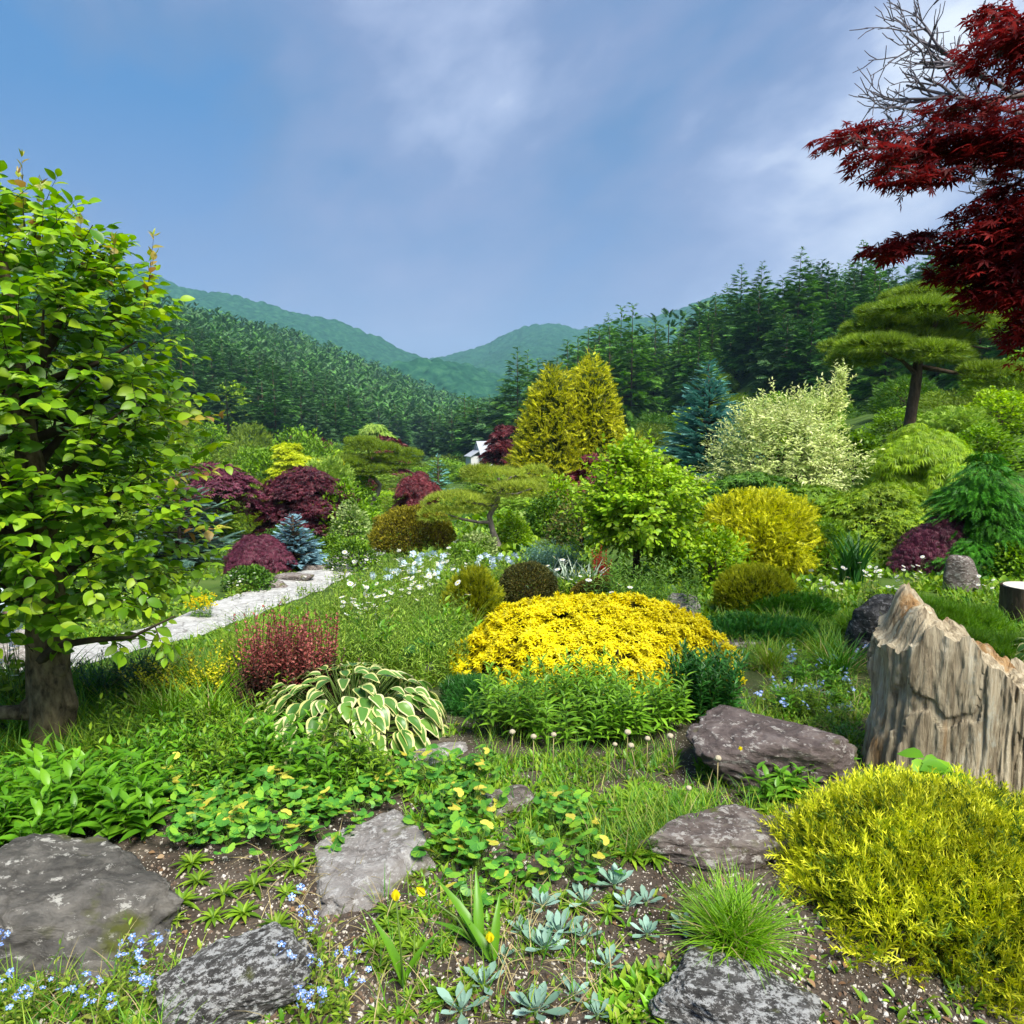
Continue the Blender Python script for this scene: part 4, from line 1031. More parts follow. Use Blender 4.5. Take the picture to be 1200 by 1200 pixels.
# ------------------------------------------------------------------ rocks, stump, log
def ico(sub):
    import bmesh
    bm = bmesh.new(); bmesh.ops.create_icosphere(bm, subdivisions=sub, radius=1.0)
    V = np.array([v.co[:] for v in bm.verts]); F = np.array([[v.index for v in f.verts] for f in bm.faces]); bm.free()
    return V, F
ICO6, ICO4 = ico(6), ico(4)
def rock_mesh(rx, ry, rz, seed, planes=13, rough=.06, sharp=1.0, base=ICO6, flat_top=None):
    r_ = np.random.default_rng(seed); V, F = base
    n = nrm(r_.normal(size=(planes, 3))); n[0] = (0.1 * r_.normal(), 0.1 * r_.normal(), 1); n = nrm(n); d = r_.uniform(.68, 1.0, planes)
    if flat_top: d[0] = flat_top
    dn = V @ n.T
    q = np.where(dn > 0.05, d / np.maximum(dn, .05), 9.0)
    k = 14.0 * sharp
    r = -np.log(np.exp(-k * q).sum(1)) / k
    r = np.minimum(r, 1.25)
    P = V * r[:, None]
    st = np.array([1, 1, 2.4])
    nz = fbm(P * 2.2 * st * .7 + seed, seed, 5, .55)
    ridg = 1 - np.abs(fbm(P * np.array([3, 3, 6.5]) + seed * 2.1, seed + 9, 4, .55))
    P = P * (1 + rough * nz + rough * .8 * (ridg - .7))[:, None]
    P = P * (1 + .010 * fbm(P * 11 + seed, seed + 3, 3, .6))[:, None]
    return P * np.array([rx, ry, rz]), F
def rock(label, px, d, rx, ry, ztop, mat, seed, rz=0.0, sink=.35, rough=.07, planes=13, flat=None, tilt=(0, 0), name='rock', group=None, base=None):
    x = (px - 600) / FPX * (d * cp + 1.5 * sp) ; g = float(H(x, d))
    hh = (ztop - g) / (1 + (1 - sink) - 1 + .0) if False else (ztop - g + .001) / (0.92 * (2 - 2 * sink) / 2 + sink * 0) 
    hz = max(.05, (ztop - g) * 0.78, .6 * min(rx, ry * 1.2))
    P, F = rock_mesh(rx, ry, hz, seed, planes, rough, 1.0, base or ICO6, flat)
    b = MB(); b.add(P, [F])
    o = b.build(name, mat, None, True, (x, d, g + (ztop - g) - hz * .93))
    o.rotation_euler = (tilt[0], tilt[1], rz)
    return tag(o, label, 'rock', group)
R_grey = rockmat('rock_grey', (0.045, 0.042, 0.038), (0.14, 0.13, 0.115), (0.27, 0.25, 0.22), (0.55, 0.53, 0.48), .25, 6, .25)
R_pale = rockmat('rock_pale', (0.17, 0.15, 0.135), (0.33, 0.30, 0.28), (0.48, 0.455, 0.44), (0.58, 0.56, 0.54), .5, 9, .12, 1.0)
R_lich = rockmat('rock_lichen', (0.03, 0.028, 0.026), (0.09, 0.085, 0.08), (0.19, 0.18, 0.17), (0.58, 0.58, 0.57), .8, 13, .2)
R_purp = rockmat('rock_purple', (0.05, 0.038, 0.036), (0.13, 0.10, 0.093), (0.24, 0.20, 0.185), (0.42, 0.39, 0.36), .4, 6, .15)
R_brown = rockmat('rock_brown', (0.06, 0.045, 0.04), (0.17, 0.135, 0.12), (0.30, 0.26, 0.235), (0.46, 0.43, 0.40), .55, 8, .2)
R_dark = rockmat('rock_dark', (0.018, 0.018, 0.017), (0.055, 0.053, 0.05), (0.14, 0.135, 0.13), (0.30, 0.29, 0.28), .4, 9, .1)
rock('large grey weathered rock filling the lower left corner', 42, 2.20, .36, .29, .195, R_grey, 43, .25, planes=9, rough=.10, tilt=(-.1, .2))
rock('pale speckled rock at the bottom edge beside the small blue flowers', 268, 1.88, .19, .17, .13, R_lich, 5, .5, tilt=(-.2, -.05))
rock('pale pinkish grey rock in the middle of the foreground bed', 436, 2.52, .225, .26, .11, R_pale, 11, -.5, flat=.6, tilt=(.1, -.06), rough=.06)
rock('small pale stone at the right edge of the variegated hosta', 516, 3.38, .15, .12, .07, R_pale, 13, .3, flat=.6)
rock('small flat brown stone in the weeds in front of the lily clump', 592, 2.90, .15, .11, .10, R_brown, 15, -.2, flat=.6)
rock('long low brown rock behind the fine grass tuft', 834, 2.57, .29, .17, .145, R_brown, 17, .1, flat=.72, rough=.08)
rock('lichen spotted dark rock at the bottom edge, below the grass tuft', 866, 1.80, .255, .20, .15, R_lich, 38, .1, rough=.10, planes=16, tilt=(-.1, .08))
rock('dark purple brown boulder left of the tall weathered stump', 902, 3.22, .34, .26, .29, R_purp, 23, .35, planes=11, tilt=(0, .22))
rock('upright black veined rock standing behind the weathered stump', 1025, 5.1, .185, .16, .47, R_dark, 68, .6, planes=8, rough=.055, tilt=(.1, -.18))
rock('round topped brown boulder in front of the burgundy weeping maple', 1125, 7.6, .18, .16, .29, R_brown, 31, 0, planes=20, rough=.035, base=ICO4)
rock('flat grey stone lying in the grass right of the yellow mound', 868, 5.4, .17, .13, .02, R_brown, 33, 0, flat=.6, base=ICO4)
rock('pale stone showing between the meadow and the yellow mound', 516, 4.72, .17, .12, .09, R_pale, 35, .2, flat=.6, base=ICO4)
rock('pinkish pale stone in the lilies behind the yellow mound', 802, 6.3, .13, .12, .17, R_pale, 37, .2, base=ICO4)
for i, (px, py, w_, lb) in enumerate([(345, 679, .42, 'long brown edging stone on the far side of the path'), (406, 656, .4, 'pale flat edging stone at the far end of the path'), (318, 688, .3, 'brown edging stone below the low weeping maple'), (372, 668, .3, 'tan edging stone below the young blue spruce')]):
    g = gnd(px, py)
    P, F = rock_mesh(w_, .2, .13, 50 + i, 13, .05, 1.0, ICO4, .6); b = MB(); b.add(P, [F])
    tag(b.build('edging_stone', R_brown if i != 1 else R_pale, None, True, (g[0], g[1], g[2] + .03)), lb, 'rock')

def stump_mat():
    m, nn, L = newmat('stump_wood')
    tcn = nn('ShaderNodeTexCoord')
    def noise(scale, st, det=6, ro=.65, dist=0.0):
        mpn = nn('ShaderNodeMapping'); mpn.inputs['Scale'].default_value = st; L(tcn.outputs['Object'], mpn.inputs[0])
        nz = nn('ShaderNodeTexNoise'); nz.inputs['Scale'].default_value = scale; nz.inputs['Detail'].default_value = det; nz.inputs['Roughness'].default_value = ro; nz.inputs['Distortion'].default_value = dist
        L(mpn.outputs[0], nz.inputs['Vector']); return nz.outputs['Fac']
    a = noise(13, (1, 1, .13), 9, .72, .9)
    r = ramp(nn, [(0.07, 0.052, 0.034), (0.25, 0.20, 0.13), (0.43, 0.365, 0.25), (0.58, 0.53, 0.41)], 0.28, 0.68); L(a, r.inputs[0])
    b2 = noise(6, (1, 1, .16), 4, .6)
    r2 = ramp(nn, [(0, 0, 0), (1, 1, 1)], .54, .63); L(b2, r2.inputs[0])
    mo = nn('ShaderNodeMath', operation='MULTIPLY'); L(r2.outputs[0], mo.inputs[0]); mo.inputs[1].default_value = .95
    mx_ = nn('ShaderNodeMix', data_type='RGBA', blend_type='MIX'); L(mo.outputs[0], mx_.inputs[0]); L(r.outputs[0], mx_.inputs[6])
    orr = ramp(nn, [(0.10, 0.05, 0.02), (0.27, 0.145, 0.05), (0.40, 0.26, 0.12)], .3, .65); L(a, orr.inputs[0]); L(orr.outputs[0], mx_.inputs[7])
    c = noise(7, (1, 1, .5), 8, .75)
    r3 = ramp(nn, [(0, 0, 0), (1, 1, 1)], .58, .66); L(c, r3.inputs[0])
    m2 = nn('ShaderNodeMix', data_type='RGBA'); L(r3.outputs[0], m2.inputs[0]); L(mx_.outputs[2], m2.inputs[6]); m2.inputs[7].default_value = (0.40, 0.39, 0.31, 1)
    fine = noise(44, (1, 1, .09), 5, .7, .5)
    r4 = ramp(nn, [(.35, .31, .26), (1, 1, 1)], .36, .50); L(fine, r4.inputs[0])
    m3 = nn('ShaderNodeMix', data_type='RGBA', blend_type='MULTIPLY'); m3.inputs[0].default_value = .7; L(m2.outputs[2], m3.inputs[6]); L(r4.outputs[0], m3.inputs[7])
    b = nn('ShaderNodeBsdfPrincipled'); L(m3.outputs[2], b.inputs['Base Color']); b.inputs['Roughness'].default_value = .75; b.inputs['Specular IOR Level'].default_value = .25
    ad = nn('ShaderNodeMath', operation='ADD'); L(a, ad.inputs[0]); L(fine, ad.inputs[1])
    bp = nn('ShaderNodeBump'); bp.inputs['Strength'].default_value = .7; bp.inputs['Distance'].default_value = .02; L(ad.outputs[0], bp.inputs['Height']); L(bp.outputs[0], b.inputs['Normal'])
    o = nn('ShaderNodeOutputMaterial'); L(b.outputs[0], o.inputs[0]); return m
def stump():
    K, M = 560, 110
    th = np.linspace(0, 2 * math.pi, K, endpoint=False)
    # plan outline (metres): broad slab turned towards the path, with buttress bulges
    rx, ry = .60, .24
    e_ = 2.6
    c_, s_ = np.cos(th), np.sin(th)
    r0 = (np.abs(c_ / rx) ** e_ + np.abs(s_ / ry) ** e_) ** (-1 / e_)
    r0 *= 1 + .05 * vnoise(np.stack([c_ * 3, s_ * 3, 0 * c_], 1), 4) + .018 * vnoise(np.stack([c_ * 9, s_ * 9, 0 * c_], 1), 5) + .010 * vnoise(np.stack([c_ * 26, s_ * 26, 0 * c_], 1), 6)
    def top(x, y):
        z = np.interp(x, [-.62, -.58, -.54, -.50, -.46, -.42, -.34, -.24, -.14, -.05, .05, .2, .62], [.58, .60, .63, .68, .73, .755, .73, .65, .57, .48, .42, .38, .3])
        z = z + .03 * np.clip(y / .24, -1, 1) - .03
        p = np.stack([x * 7, y * 7, 0 * x], -1)
        return z + .045 * fbm(p, 8, 4, .6) + .035 * np.round(vnoise(p * 1.6, 12) * 2) / 2
    b = MB()
    v = np.linspace(0, 1, M)
    xt, yt = r0 * c_, r0 * s_
    zt = top(xt, yt)
    # vertical flutes fade downwards and the foot flares
    fr_ = np.random.default_rng(6); fiss = np.zeros(K)
    for _ in range(34):
        dth = (th - fr_.uniform(0, 6.283) + math.pi) % (2 * math.pi) - math.pi; fiss += fr_.uniform(.02, .085) * np.exp(-(dth / fr_.uniform(.010, .028)) ** 2)
    rows = []
    for i, vv in enumerate(v):
        flare = 1 + .015 * (1 - vv) ** 3
        z = -.12 + (zt + .12) * vv
        P = np.stack([xt, yt, z], 1)
        nz = .030 * fbm(np.stack([c_ * 6, s_ * 6, z * 2.2], 1), 15, 5, .6) - .018 * (np.abs(vnoise(np.stack([c_ * 5, s_ * 5, z * 1.5], 1), 19)) < .06) + .035 * vnoise(np.stack([c_ * 2.2, s_ * 2.2, z * 3.2], 1), 18)
        # a broad scooped shoulder on the right front
        sc = -.06 * np.exp(-((xt - .16) / .10) ** 2) * (yt < 0) * sst(.1, .4, z)
        q = flare + nz / .5 + sc / .4
        q = q + .10 * sst(.02, .16, xt) * (yt < 0) * sst(.50, .30, z) - fiss * (.45 + .55 * vnoise(np.stack([c_ * 3, s_ * 3, z * 4], 1), 41))
        rows.append(np.stack([xt * q, yt * q, z], 1))
    V = np.concatenate(rows)
    i = np.arange(M - 1)[:, None] * K; j = np.arange(K)[None]
    b.add(V, [np.stack([i + j, i + (j + 1) % K, i + K + (j + 1) % K, i + K + j], -1).reshape(-1, 4)])
    caps = []; NR = 26
    last = rows[-1]
    for k_ in range(NR):
        f_ = 1 - k_ / (NR - 1) * .995
        x, y = last[:, 0] * f_, last[:, 1] * f_
        w_ = sst(1, .9, f_) if False else min(1, (1 - f_) * 8)
        z = last[:, 2] * (1 - w_) + top(x, y) * w_
        caps.append(np.stack([x, y, z], 1))
    V = np.concatenate(caps); i = np.arange(NR - 1)[:, None] * K
    b.add(V, [np.stack([i + j, i + (j + 1) % K, i + K + (j + 1) % K, i + K + j], -1).reshape(-1, 4)])
    x, y = 2.25, 3.2
    o = b.build('weathered_stump', stump_mat(), None, True, (x, y, float(H(x, y))))
    o.rotation_euler = (0, 0, -.12)
    return tag(o, 'tall weathered grey and ochre stump with a jagged broken top', 'stump')
stump()
# sawn log
f = gnd(1202, 728)
lo = thing('cut_log', 'short upright sawn log with a pale top at the right edge', 'log', f)
b = MB(); b.tube([(0, 0, -.1), (0, 0, .05), (0, 0, .2), (0, 0, .315)], [.215, .205, .2, .2], 40, 0, False, .12, 3); b.build('bark', bark, lo)
b = MB(); a = np.linspace(0, 2 * math.pi, 40, endpoint=False)
b.add(np.concatenate([np.stack([.19 * np.cos(a), .19 * np.sin(a), np.full(40, .318)], 1), np.stack([.19 * np.cos(a), .19 * np.sin(a), np.full(40, .30)], 1)]), [np.arange(40)[None], np.stack([np.arange(40), np.arange(40) + 40, (np.arange(40) + 1) % 40 + 40, (np.arange(40) + 1) % 40], 1)])
b.build('cut_face', solid('sawn_wood', (0.55, 0.50, 0.42), .7, .2, .2, 12), lo, False)

# ------------------------------------------------------------------ near plants
def lean_up(n, e_):
    a = rng.uniform(0, 6.283, n); return np.stack([np.cos(a) * e_, np.sin(a) * e_, np.ones(n)], 1)
# hosta
def hosta(label, foot, R, h, n, L, seed, cols=None):
    global rng
    keep = rng; rng = np.random.default_rng(seed)
    o = thing('hosta', label, 'hosta', foot)
    us = np.array([-1, -.70, -.34, 0, .34, .70, 1.0]); rows = 8
    V = []; Fc = []; Fm = []
    for i in range(rows + 1):
        t_ = i / rows
        w = .31 * (math.sin(math.pi * min(1, t_ ** .72)) ** .85) * (1 - .25 * t_) + .006
        for u_ in us:
            V.append((u_ * w, t_ * (1 - .12 * t_), -.34 * t_ * t_ + .16 * abs(u_) * w * 2 + .018 * math.sin(t_ * 9 + u_ * 3)))
    for i in range(rows):
        for j in range(6):
            a = i * 7 + j; q = (a, a + 1, a + 8, a + 7)
            (Fm if j in (0, 5) or i == rows - 1 else Fc).append(q)
    T = (np.array(V), [(np.array(Fc), 0), (np.array(Fm), 1)])
    k = np.arange(n); phi = np.arccos(1 - (k + .5) / n * .97); a = k * 2.39996 + rng.normal(size=n) * .2
    P = np.stack([R * .72 * np.sin(phi) * np.cos(a), R * .72 * np.sin(phi) * np.sin(a), h * .95 * np.cos(phi) * .9 + .04], 1) + rng.normal(size=(n, 3)) * .015
    out = np.stack([np.cos(a), np.sin(a), 0 * a], 1)
    D = out * (np.cos(phi) * .6 + .55)[:, None] + np.array([0, 0, 1.0]) * (.35 - .95 * np.sin(phi))[:, None] + rng.normal(size=(n, 3)) * .16
    U = np.array([0, 0, 1.0]) * (np.cos(phi) + .25)[:, None] + out * np.sin(phi)[:, None] * .8 + rng.normal(size=(n, 3)) * .12
    b = MB(); b.inst(T, P, frame(D, U), L * rng.uniform(.8, 1.15, n) * (1 - .25 * np.cos(phi)))
    b.build('foliage', cols or [leaf('hosta_green', [(0.05, 0.14, 0.022), (0.085, 0.21, 0.032), (0.14, 0.28, 0.045)], .25, .35, .45, 4, .2), leaf('hosta_cream', [(0.50, 0.52, 0.16), (0.62, 0.60, 0.24), (0.72, 0.70, 0.38)], .25, .4, .4, 4, .12)], o)
    w_ = MB(); sticks(w_, np.tile([0, 0, 0.0], (n, 1)) + rng.normal(size=(n, 3)) * .02 * np.array([1, 1, 0]), P, np.full(n, .005)); w_.build('stem', stemgreen, o)
    rng = keep; return o
f = at(418, 880, 3.72); hosta('large variegated hosta with cream edged green leaves', (f[0] - .03, 3.70, float(H(f[0], 3.70))), .64, .30, 240, .16, 5)
f = gnd(1215, 790); hosta('small hosta with pale edged leaves cut by the right edge', f, .22, .22, 34, .15, 6)

# left leafy tree
def leafy_tree():
    global rng
    keep = rng; rng = np.random.default_rng(909)
    d = 3.60; x0 = (60 - 600) / FPX * (d * cp + 1.5 * sp); g = float(H(x0, d))
    o = thing('leafy_tree', 'near broadleaf tree with a knobbly shade-toned trunk filling the left side', 'tree', (x0, d, g))
    tb = MB()
    zs = np.array([-.1, 0, .08, .16, .22, .30, .42, .55, .7, .9, 1.2, 1.55, 1.9, 2.3, 2.6]); n = len(zs)
    xs_ = np.array([0, 0, 0, .004, .006, 0, -.004, 0, .005, .0, .02, .0, -.03, -.06, -.1])
    rd = np.array([.125, .112, .10, .104, .110, .10, .094, .098, .09, .085, .07, .055, .042, .026, .01])
    zz = np.linspace(-.1, 2.6, 90); tb.tube(np.stack([np.interp(zz, zs, xs_), .02 * np.sin(zz * 3), zz], 1), np.interp(zz, zs, rd), 64, 0, True, .13, 7, (26, 26, 5))
    # sawn knobs where limbs were cut
    for (a, z, r_, l_) in [(-2.7, .21, .045, .13), (-.25, .40, .035, .12), (.3, .2, .04, .12)]:
        c = np.array([math.cos(a), math.sin(a), .15])
        tb.tube([np.array([0, 0, z]) + c * .04, np.array([0, 0, z]) + c * l_ * .8, np.array([0, 0, z]) + c * l_], [r_, r_ * 1.05, r_ * .55], 12, 0, True, .25, int(z * 99))
    tb.tube([(0, 0, .19), (-.16, -.05, .2), (-.42, -.1, .22), (-.7, -.12, .3)], [.05, .038, .028, .02], 8, 0, True, .2, 3)
    cx, czt = -.06, 1.72
    # crown outline by height: half width
    zc = np.array([.70, .80, .92, 1.05, 1.22, 1.5, 1.75, 1.95, 2.15, 2.35, 2.55, 2.72, 2.85, 2.95])
    hw = np.array([.45, .74, .84, .82, .78, .82, .84, .80, .76, .73, .62, .46, .30, .12])
    pos = []; dr_ = []
    def add_shell(n_, smin, smax):
        z = rng.choice(np.linspace(.72, 2.92, 400), n_, p=(lambda w: w / w.sum())(np.interp(np.linspace(.72, 2.92, 400), zc, hw) + .1))
        a = rng.uniform(0, 6.283, n_)
        lm = 1 + .16 * fbm(np.stack([np.cos(a) * 1.8, np.sin(a) * 1.8, z * 2.4], 1), 5, 3)
        r = np.interp(z, zc, hw) * lm * rng.uniform(smin, smax, n_)
        P = np.stack([cx + r * np.cos(a), .0 + .95 * r * np.sin(a), z], 1)
        D = np.stack([np.cos(a), np.sin(a), .35 + .5 * (z - 1.2) / 1.7], 1) + rng.normal(size=(n_, 3)) * .4
        return P, nrm(D)
    lb, wb = MB(), MB()
    P, D = add_shell(740, .72, 1.02)
    twig_leaves(lb, wb, P - D * .16, D, rng.uniform(.2, .36, len(P)), 9, T_ovalbig, .090, 0, 0, .35, .9, .5, .0032, .7)
    P, D = add_shell(420, .3, .72)
    twig_leaves(lb, wb, P - D * .14, D, rng.uniform(.2, .36, len(P)), 8, T_oval, .10, 1, 0, .3, .9, .4, .003, .6)
    # young shoots at the top and rim, with bronze tips
    S = [(.11, 0, 2.70, .04, .34), (.05, .1, 2.72, -.05, .28), (.22, -.1, 2.62, .18, .26), (-.1, .1, 2.85, -.08, .22), (-.25, -.1, 2.88, -.1, .22), (.62, .1, 2.33, .15, .36), (.68, -.05, 2.28, .22, .28), (.52, 0, 2.38, .05, .26), (.40, .1, 2.42, .06, .24), (.74, -.1, 1.42, .9, .25), (.74, .05, 1.72, .8, .24), (.72, .1, 1.10, .7, .22), (-.35, 0, 2.8, -.1, .24), (.3, .1, 2.52, .1, .25)]
    P = np.array([s_[:3] for s_ in S]) + np.array([cx, 0, 0]); D = np.array([(s_[3], 0.0, 1.0 if s_[3] < .5 else .15) for s_ in S]); Ln = np.array([s_[4] for s_ in S])
    twig_leaves(lb, wb, P, D, Ln, 8, T_oval, .085, 2, 0, .25, .7, .1, .0035, .5)
    tips = P + nrm(D) * Ln[:, None]
    lb.inst(T_lance, np.repeat(tips, 3, 0), frame(np.repeat(D, 3, 0) + rng.normal(size=(len(P) * 3, 3)) * .5, rng.normal(size=(len(P) * 3, 3))), .045, 2)
    # limbs
    for i in range(26):
        z0 = rng.uniform(.5, 1.9); a = i * 2.4; z1 = min(2.75, z0 + rng.uniform(.05, .75)); r1 = np.interp(z1, zc, hw) * .8
        p1 = np.array([cx + r1 * math.cos(a), .95 * r1 * math.sin(a), z1]); p0 = np.array([0, 0, z0])
        wb.tube([p0, p0 + (p1 - p0) * .35 + rng.normal(size=3) * .05, p0 + (p1 - p0) * .7 + rng.normal(size=3) * .05, p1], [.028, .02, .012, .004], 6, 0, False, .2, i)
    # two long low limbs reaching right under the crown
    wb.tube([(0, -.05, .47), (.14, -.12, .57), (.34, -.2, .62), (.55, -.22, .64), (.76, -.2, .74)], [.028, .02, .015, .01, .004], 7, 0, False, .2, 5)
    q = np.array([(.34, -.2, .62), (.45, -.2, .63), (.55, -.22, .64), (.66, -.2, .69), (.2, -.14, .58), (.6, -.3, .66)]); twig_leaves(lb, wb, q, rdir(6) * np.array([1, 1, .2]) + np.array([.3, 0, -.1]), .2, 7, T_oval, .1, 0, 0, .35)
    wb.tube([(0, 0, 1.62), (.2, .1, 1.72), (-.3, .2, 1.80), (-.9, .2, 1.92)], [.03, .024, .02, .014], 7, 0, False, .2, 6)
    for B_ in (lb, wb):
        for v_ in B_.V: v_[:, 2] = np.where(v_[:, 2] > .9, .9 + (v_[:, 2] - .9) * .93, v_[:, 2])
    tb.build('trunk', solid('trunk_crown_shade', (0.06, 0.044, 0.026), .95, .1, .7, 24, 1.0, (0.27, 0.215, 0.12), (1, 1, .45), 9), o)  # bark colours set darker to carry the shade of the crown
    wb.build('branch', solid('twig_dark', (0.05, 0.04, 0.026), .9, .15, .4, 20), o)
    g1 = leaf('tree_leaf', [(0.07, 0.17, 0.006), (0.125, 0.26, 0.008), (0.20, 0.355, 0.012), (0.28, 0.40, 0.016)], .34, .42, .3, 2.2, .28)
    g2 = leaf('tree_leaf_inner', [(0.05, 0.15, 0.006), (0.09, 0.22, 0.01), (0.14, 0.28, 0.012)], .34, .35, .45, 2.2, .22)
    g3 = leaf('tree_leaf_young', [(0.30, 0.36, 0.02), (0.36, 0.30, 0.05), (0.24, 0.10, 0.05), (0.30, 0.38, 0.03)], .35, .35, .45, 2.2, .2)
    lb.build('crown', [g1, g2, g3], o)
    rng = keep
leafy_tree()

# red maple over the upper right corner
def red_canopy():
    global rng
    keep = rng; rng = np.random.default_rng(77)
    d = 3.3; bx, by = 3.15, 3.4; g = float(H(bx, by))
    o = thing('red_maple', 'dark red japanese maple reaching in from the upper right', 'maple', (bx, by, g))
    def wp(px, py, dd): p = at(px, py, dd); return p - np.array([bx, by, g])
    lb, wb = MB(), MB()
    wb.tube([(0, 0, -.2), (.02, .02, .6), (-.05, .05, 1.3), (0, .02, 2.0), (.05, 0, 2.7), (.1, 0, 3.4), (.12, 0, 3.9)], [.11, .095, .085, .075, .06, .045, .03], 12, 0, True, .15, 3)
    # branch tips (px, py, depth), width px, droop, count
    pads = [(1180, 58, 3.1, 62, 26, 190), (1205, 30, 3.1, 50, 26, 150), (1160, 12, 3.3, 26, 8, 34), (1235, 60, 3.0, 50, 40, 120),
            (988, 163, 3.25, 36, 10, 55), (1020, 152, 3.3, 30, 9, 45), (1040, 186, 3.2, 48, 15, 120), (1085, 168, 3.25, 52, 20, 170), (1060, 208, 3.1, 34, 12, 75), (1128, 165, 3.2, 56, 20, 200), (1170, 170, 3.15, 52, 24, 220), (1115, 126, 3.4, 34, 9, 60), (1150, 122, 3.4, 30, 8, 45), (1210, 175, 3.1, 40, 26, 150), (1100, 205, 3.15, 34, 10, 55),
            (1190, 222, 3.2, 30, 12, 70),
            (1036, 295, 3.3, 30, 8, 95), (1062, 283, 3.3, 26, 7, 85), (1085, 275, 3.35, 12, 5, 30),
            (1160, 245, 3.2, 44, 16, 150), (1195, 262, 3.15, 50, 24, 260), (1150, 282, 3.2, 48, 18, 220), (1125, 296, 3.25, 34, 12, 110), (1195, 305, 3.15, 52, 26, 320), (1150, 318, 3.2, 44, 16, 170), (1112, 322, 3.3, 24, 8, 60), (1190, 345, 3.15, 50, 24, 280), (1150, 346, 3.2, 30, 10, 80), (1225, 385, 3.2, 45, 36, 220), (1190, 388, 3.3, 22, 14, 60), (1250, 250, 3.0, 50, 70, 260)]
    rest = [tuple(v) for v in np.column_stack([rng.uniform(-.35, 1.5, 34), rng.uniform(-.9, 1.3, 34), rng.uniform(1.9, 3.7, 34)])]
    jobs = [(wp(px, py, dd), wpx * pxm(dd, 2.5), hpx * pxm(dd, 2.5), int(n * (1.1 if py < 230 else .85))) for (px, py, dd, wpx, hpx, n) in pads]
    jobs += [(np.array(c), .34, .07, 260) for c in rest if math.hypot(c[0], c[1]) < 1.45 and c[0] > -.1]
    # boughs first, then every spray grows from the nearest bough
    boughs = []
    for (z0, tip) in [(1.75, wp(1120, 320, 3.25)), (1.95, wp(1040, 300, 3.3)), (2.1, wp(1150, 260, 3.2)), (2.35, wp(1000, 175, 3.25)), (2.5, wp(1100, 180, 3.25)), (2.7, wp(1130, 125, 3.4)), (2.9, wp(1180, 60, 3.1)), (2.0, np.array([1.0, .5, 2.7])), (2.4, np.array([.8, -.6, 3.1])), (2.7, np.array([.5, .9, 3.4]))]:
        s0 = np.array([.02, .02, z0]); t_ = np.linspace(0, 1, 14)[:, None]
        p = s0 + (tip - s0) * t_ + np.array([0, 0, .16]) * np.sin(t_ * math.pi) + .03 * np.stack([vnoise(np.column_stack([t_[:, 0] * 4, np.full(14, z0 * 9), np.full(14, k_ * 7.0)]), 3) for k_ in range(3)], 1)
        wb.tube(p, np.linspace(.030, .006, 14), 7, 0, False, .1, 3); boughs.append(p)
    allb = np.concatenate([p[3:] for p in boughs])
    for (c, wr, hr, n) in jobs:
        a = rng.uniform(0, 6.283, n); q = np.sqrt(rng.random(n))
        off = np.stack([np.cos(a) * q * wr, np.sin(a) * q * wr * .8, rng.normal(size=n) * hr * .5 - .10 * wr * q * q], 1)
        P = c + off
        out = np.array([-.75, -.15, -.25]) if c[0] < .1 else nrm(c * np.array([1, 1, 0])) * .7 + np.array([0, 0, -.25])
        D = np.stack([np.cos(a), np.sin(a), 0 * a], 1) * .7 + out * .9 + rng.normal(size=(n, 3)) * .35 + np.array([0, 0, -.25])
        U = np.array([0, 0, 1.0]) + rng.normal(size=(n, 3)) * .38
        lb.inst(T_maple, P, frame(D, U), .050 * rng.uniform(.7, 1.2, n), 0)
        st0 = allb[np.argmin(np.linalg.norm(allb - c, axis=1) + .3 * np.maximum(0, allb[:, 2] - c[2]))]
        mid = (st0 + c) / 2 + rng.normal(size=3) * .03
        wb.tube([st0, mid, c], [.008, .006, .003], 5, 0, False)
        for j in range(8):
            i_ = int(rng.integers(0, n)); st = mid + (c - mid) * rng.uniform(.2, .95)
            wb.tube([st, st + (P[i_] - st) * .5 + rng.normal(size=3) * .015, P[i_]], [.0045, .003, .0015], 4, 0, False)
    wb.build('trunk', solid('maple_bark', (0.11, 0.09, 0.085), .85, .2, .4, 14, .5), o)
    lb.build('crown', leaf('maple_red_near', [(0.055, 0.005, 0.007), (0.12, 0.009, 0.010), (0.24, 0.016, 0.013), (0.07, 0.006, 0.008)], .42, .55, .12, 1.6, .3, tcol=(0.22, 0.010, 0.010)), o)
    rng = keep
red_canopy()
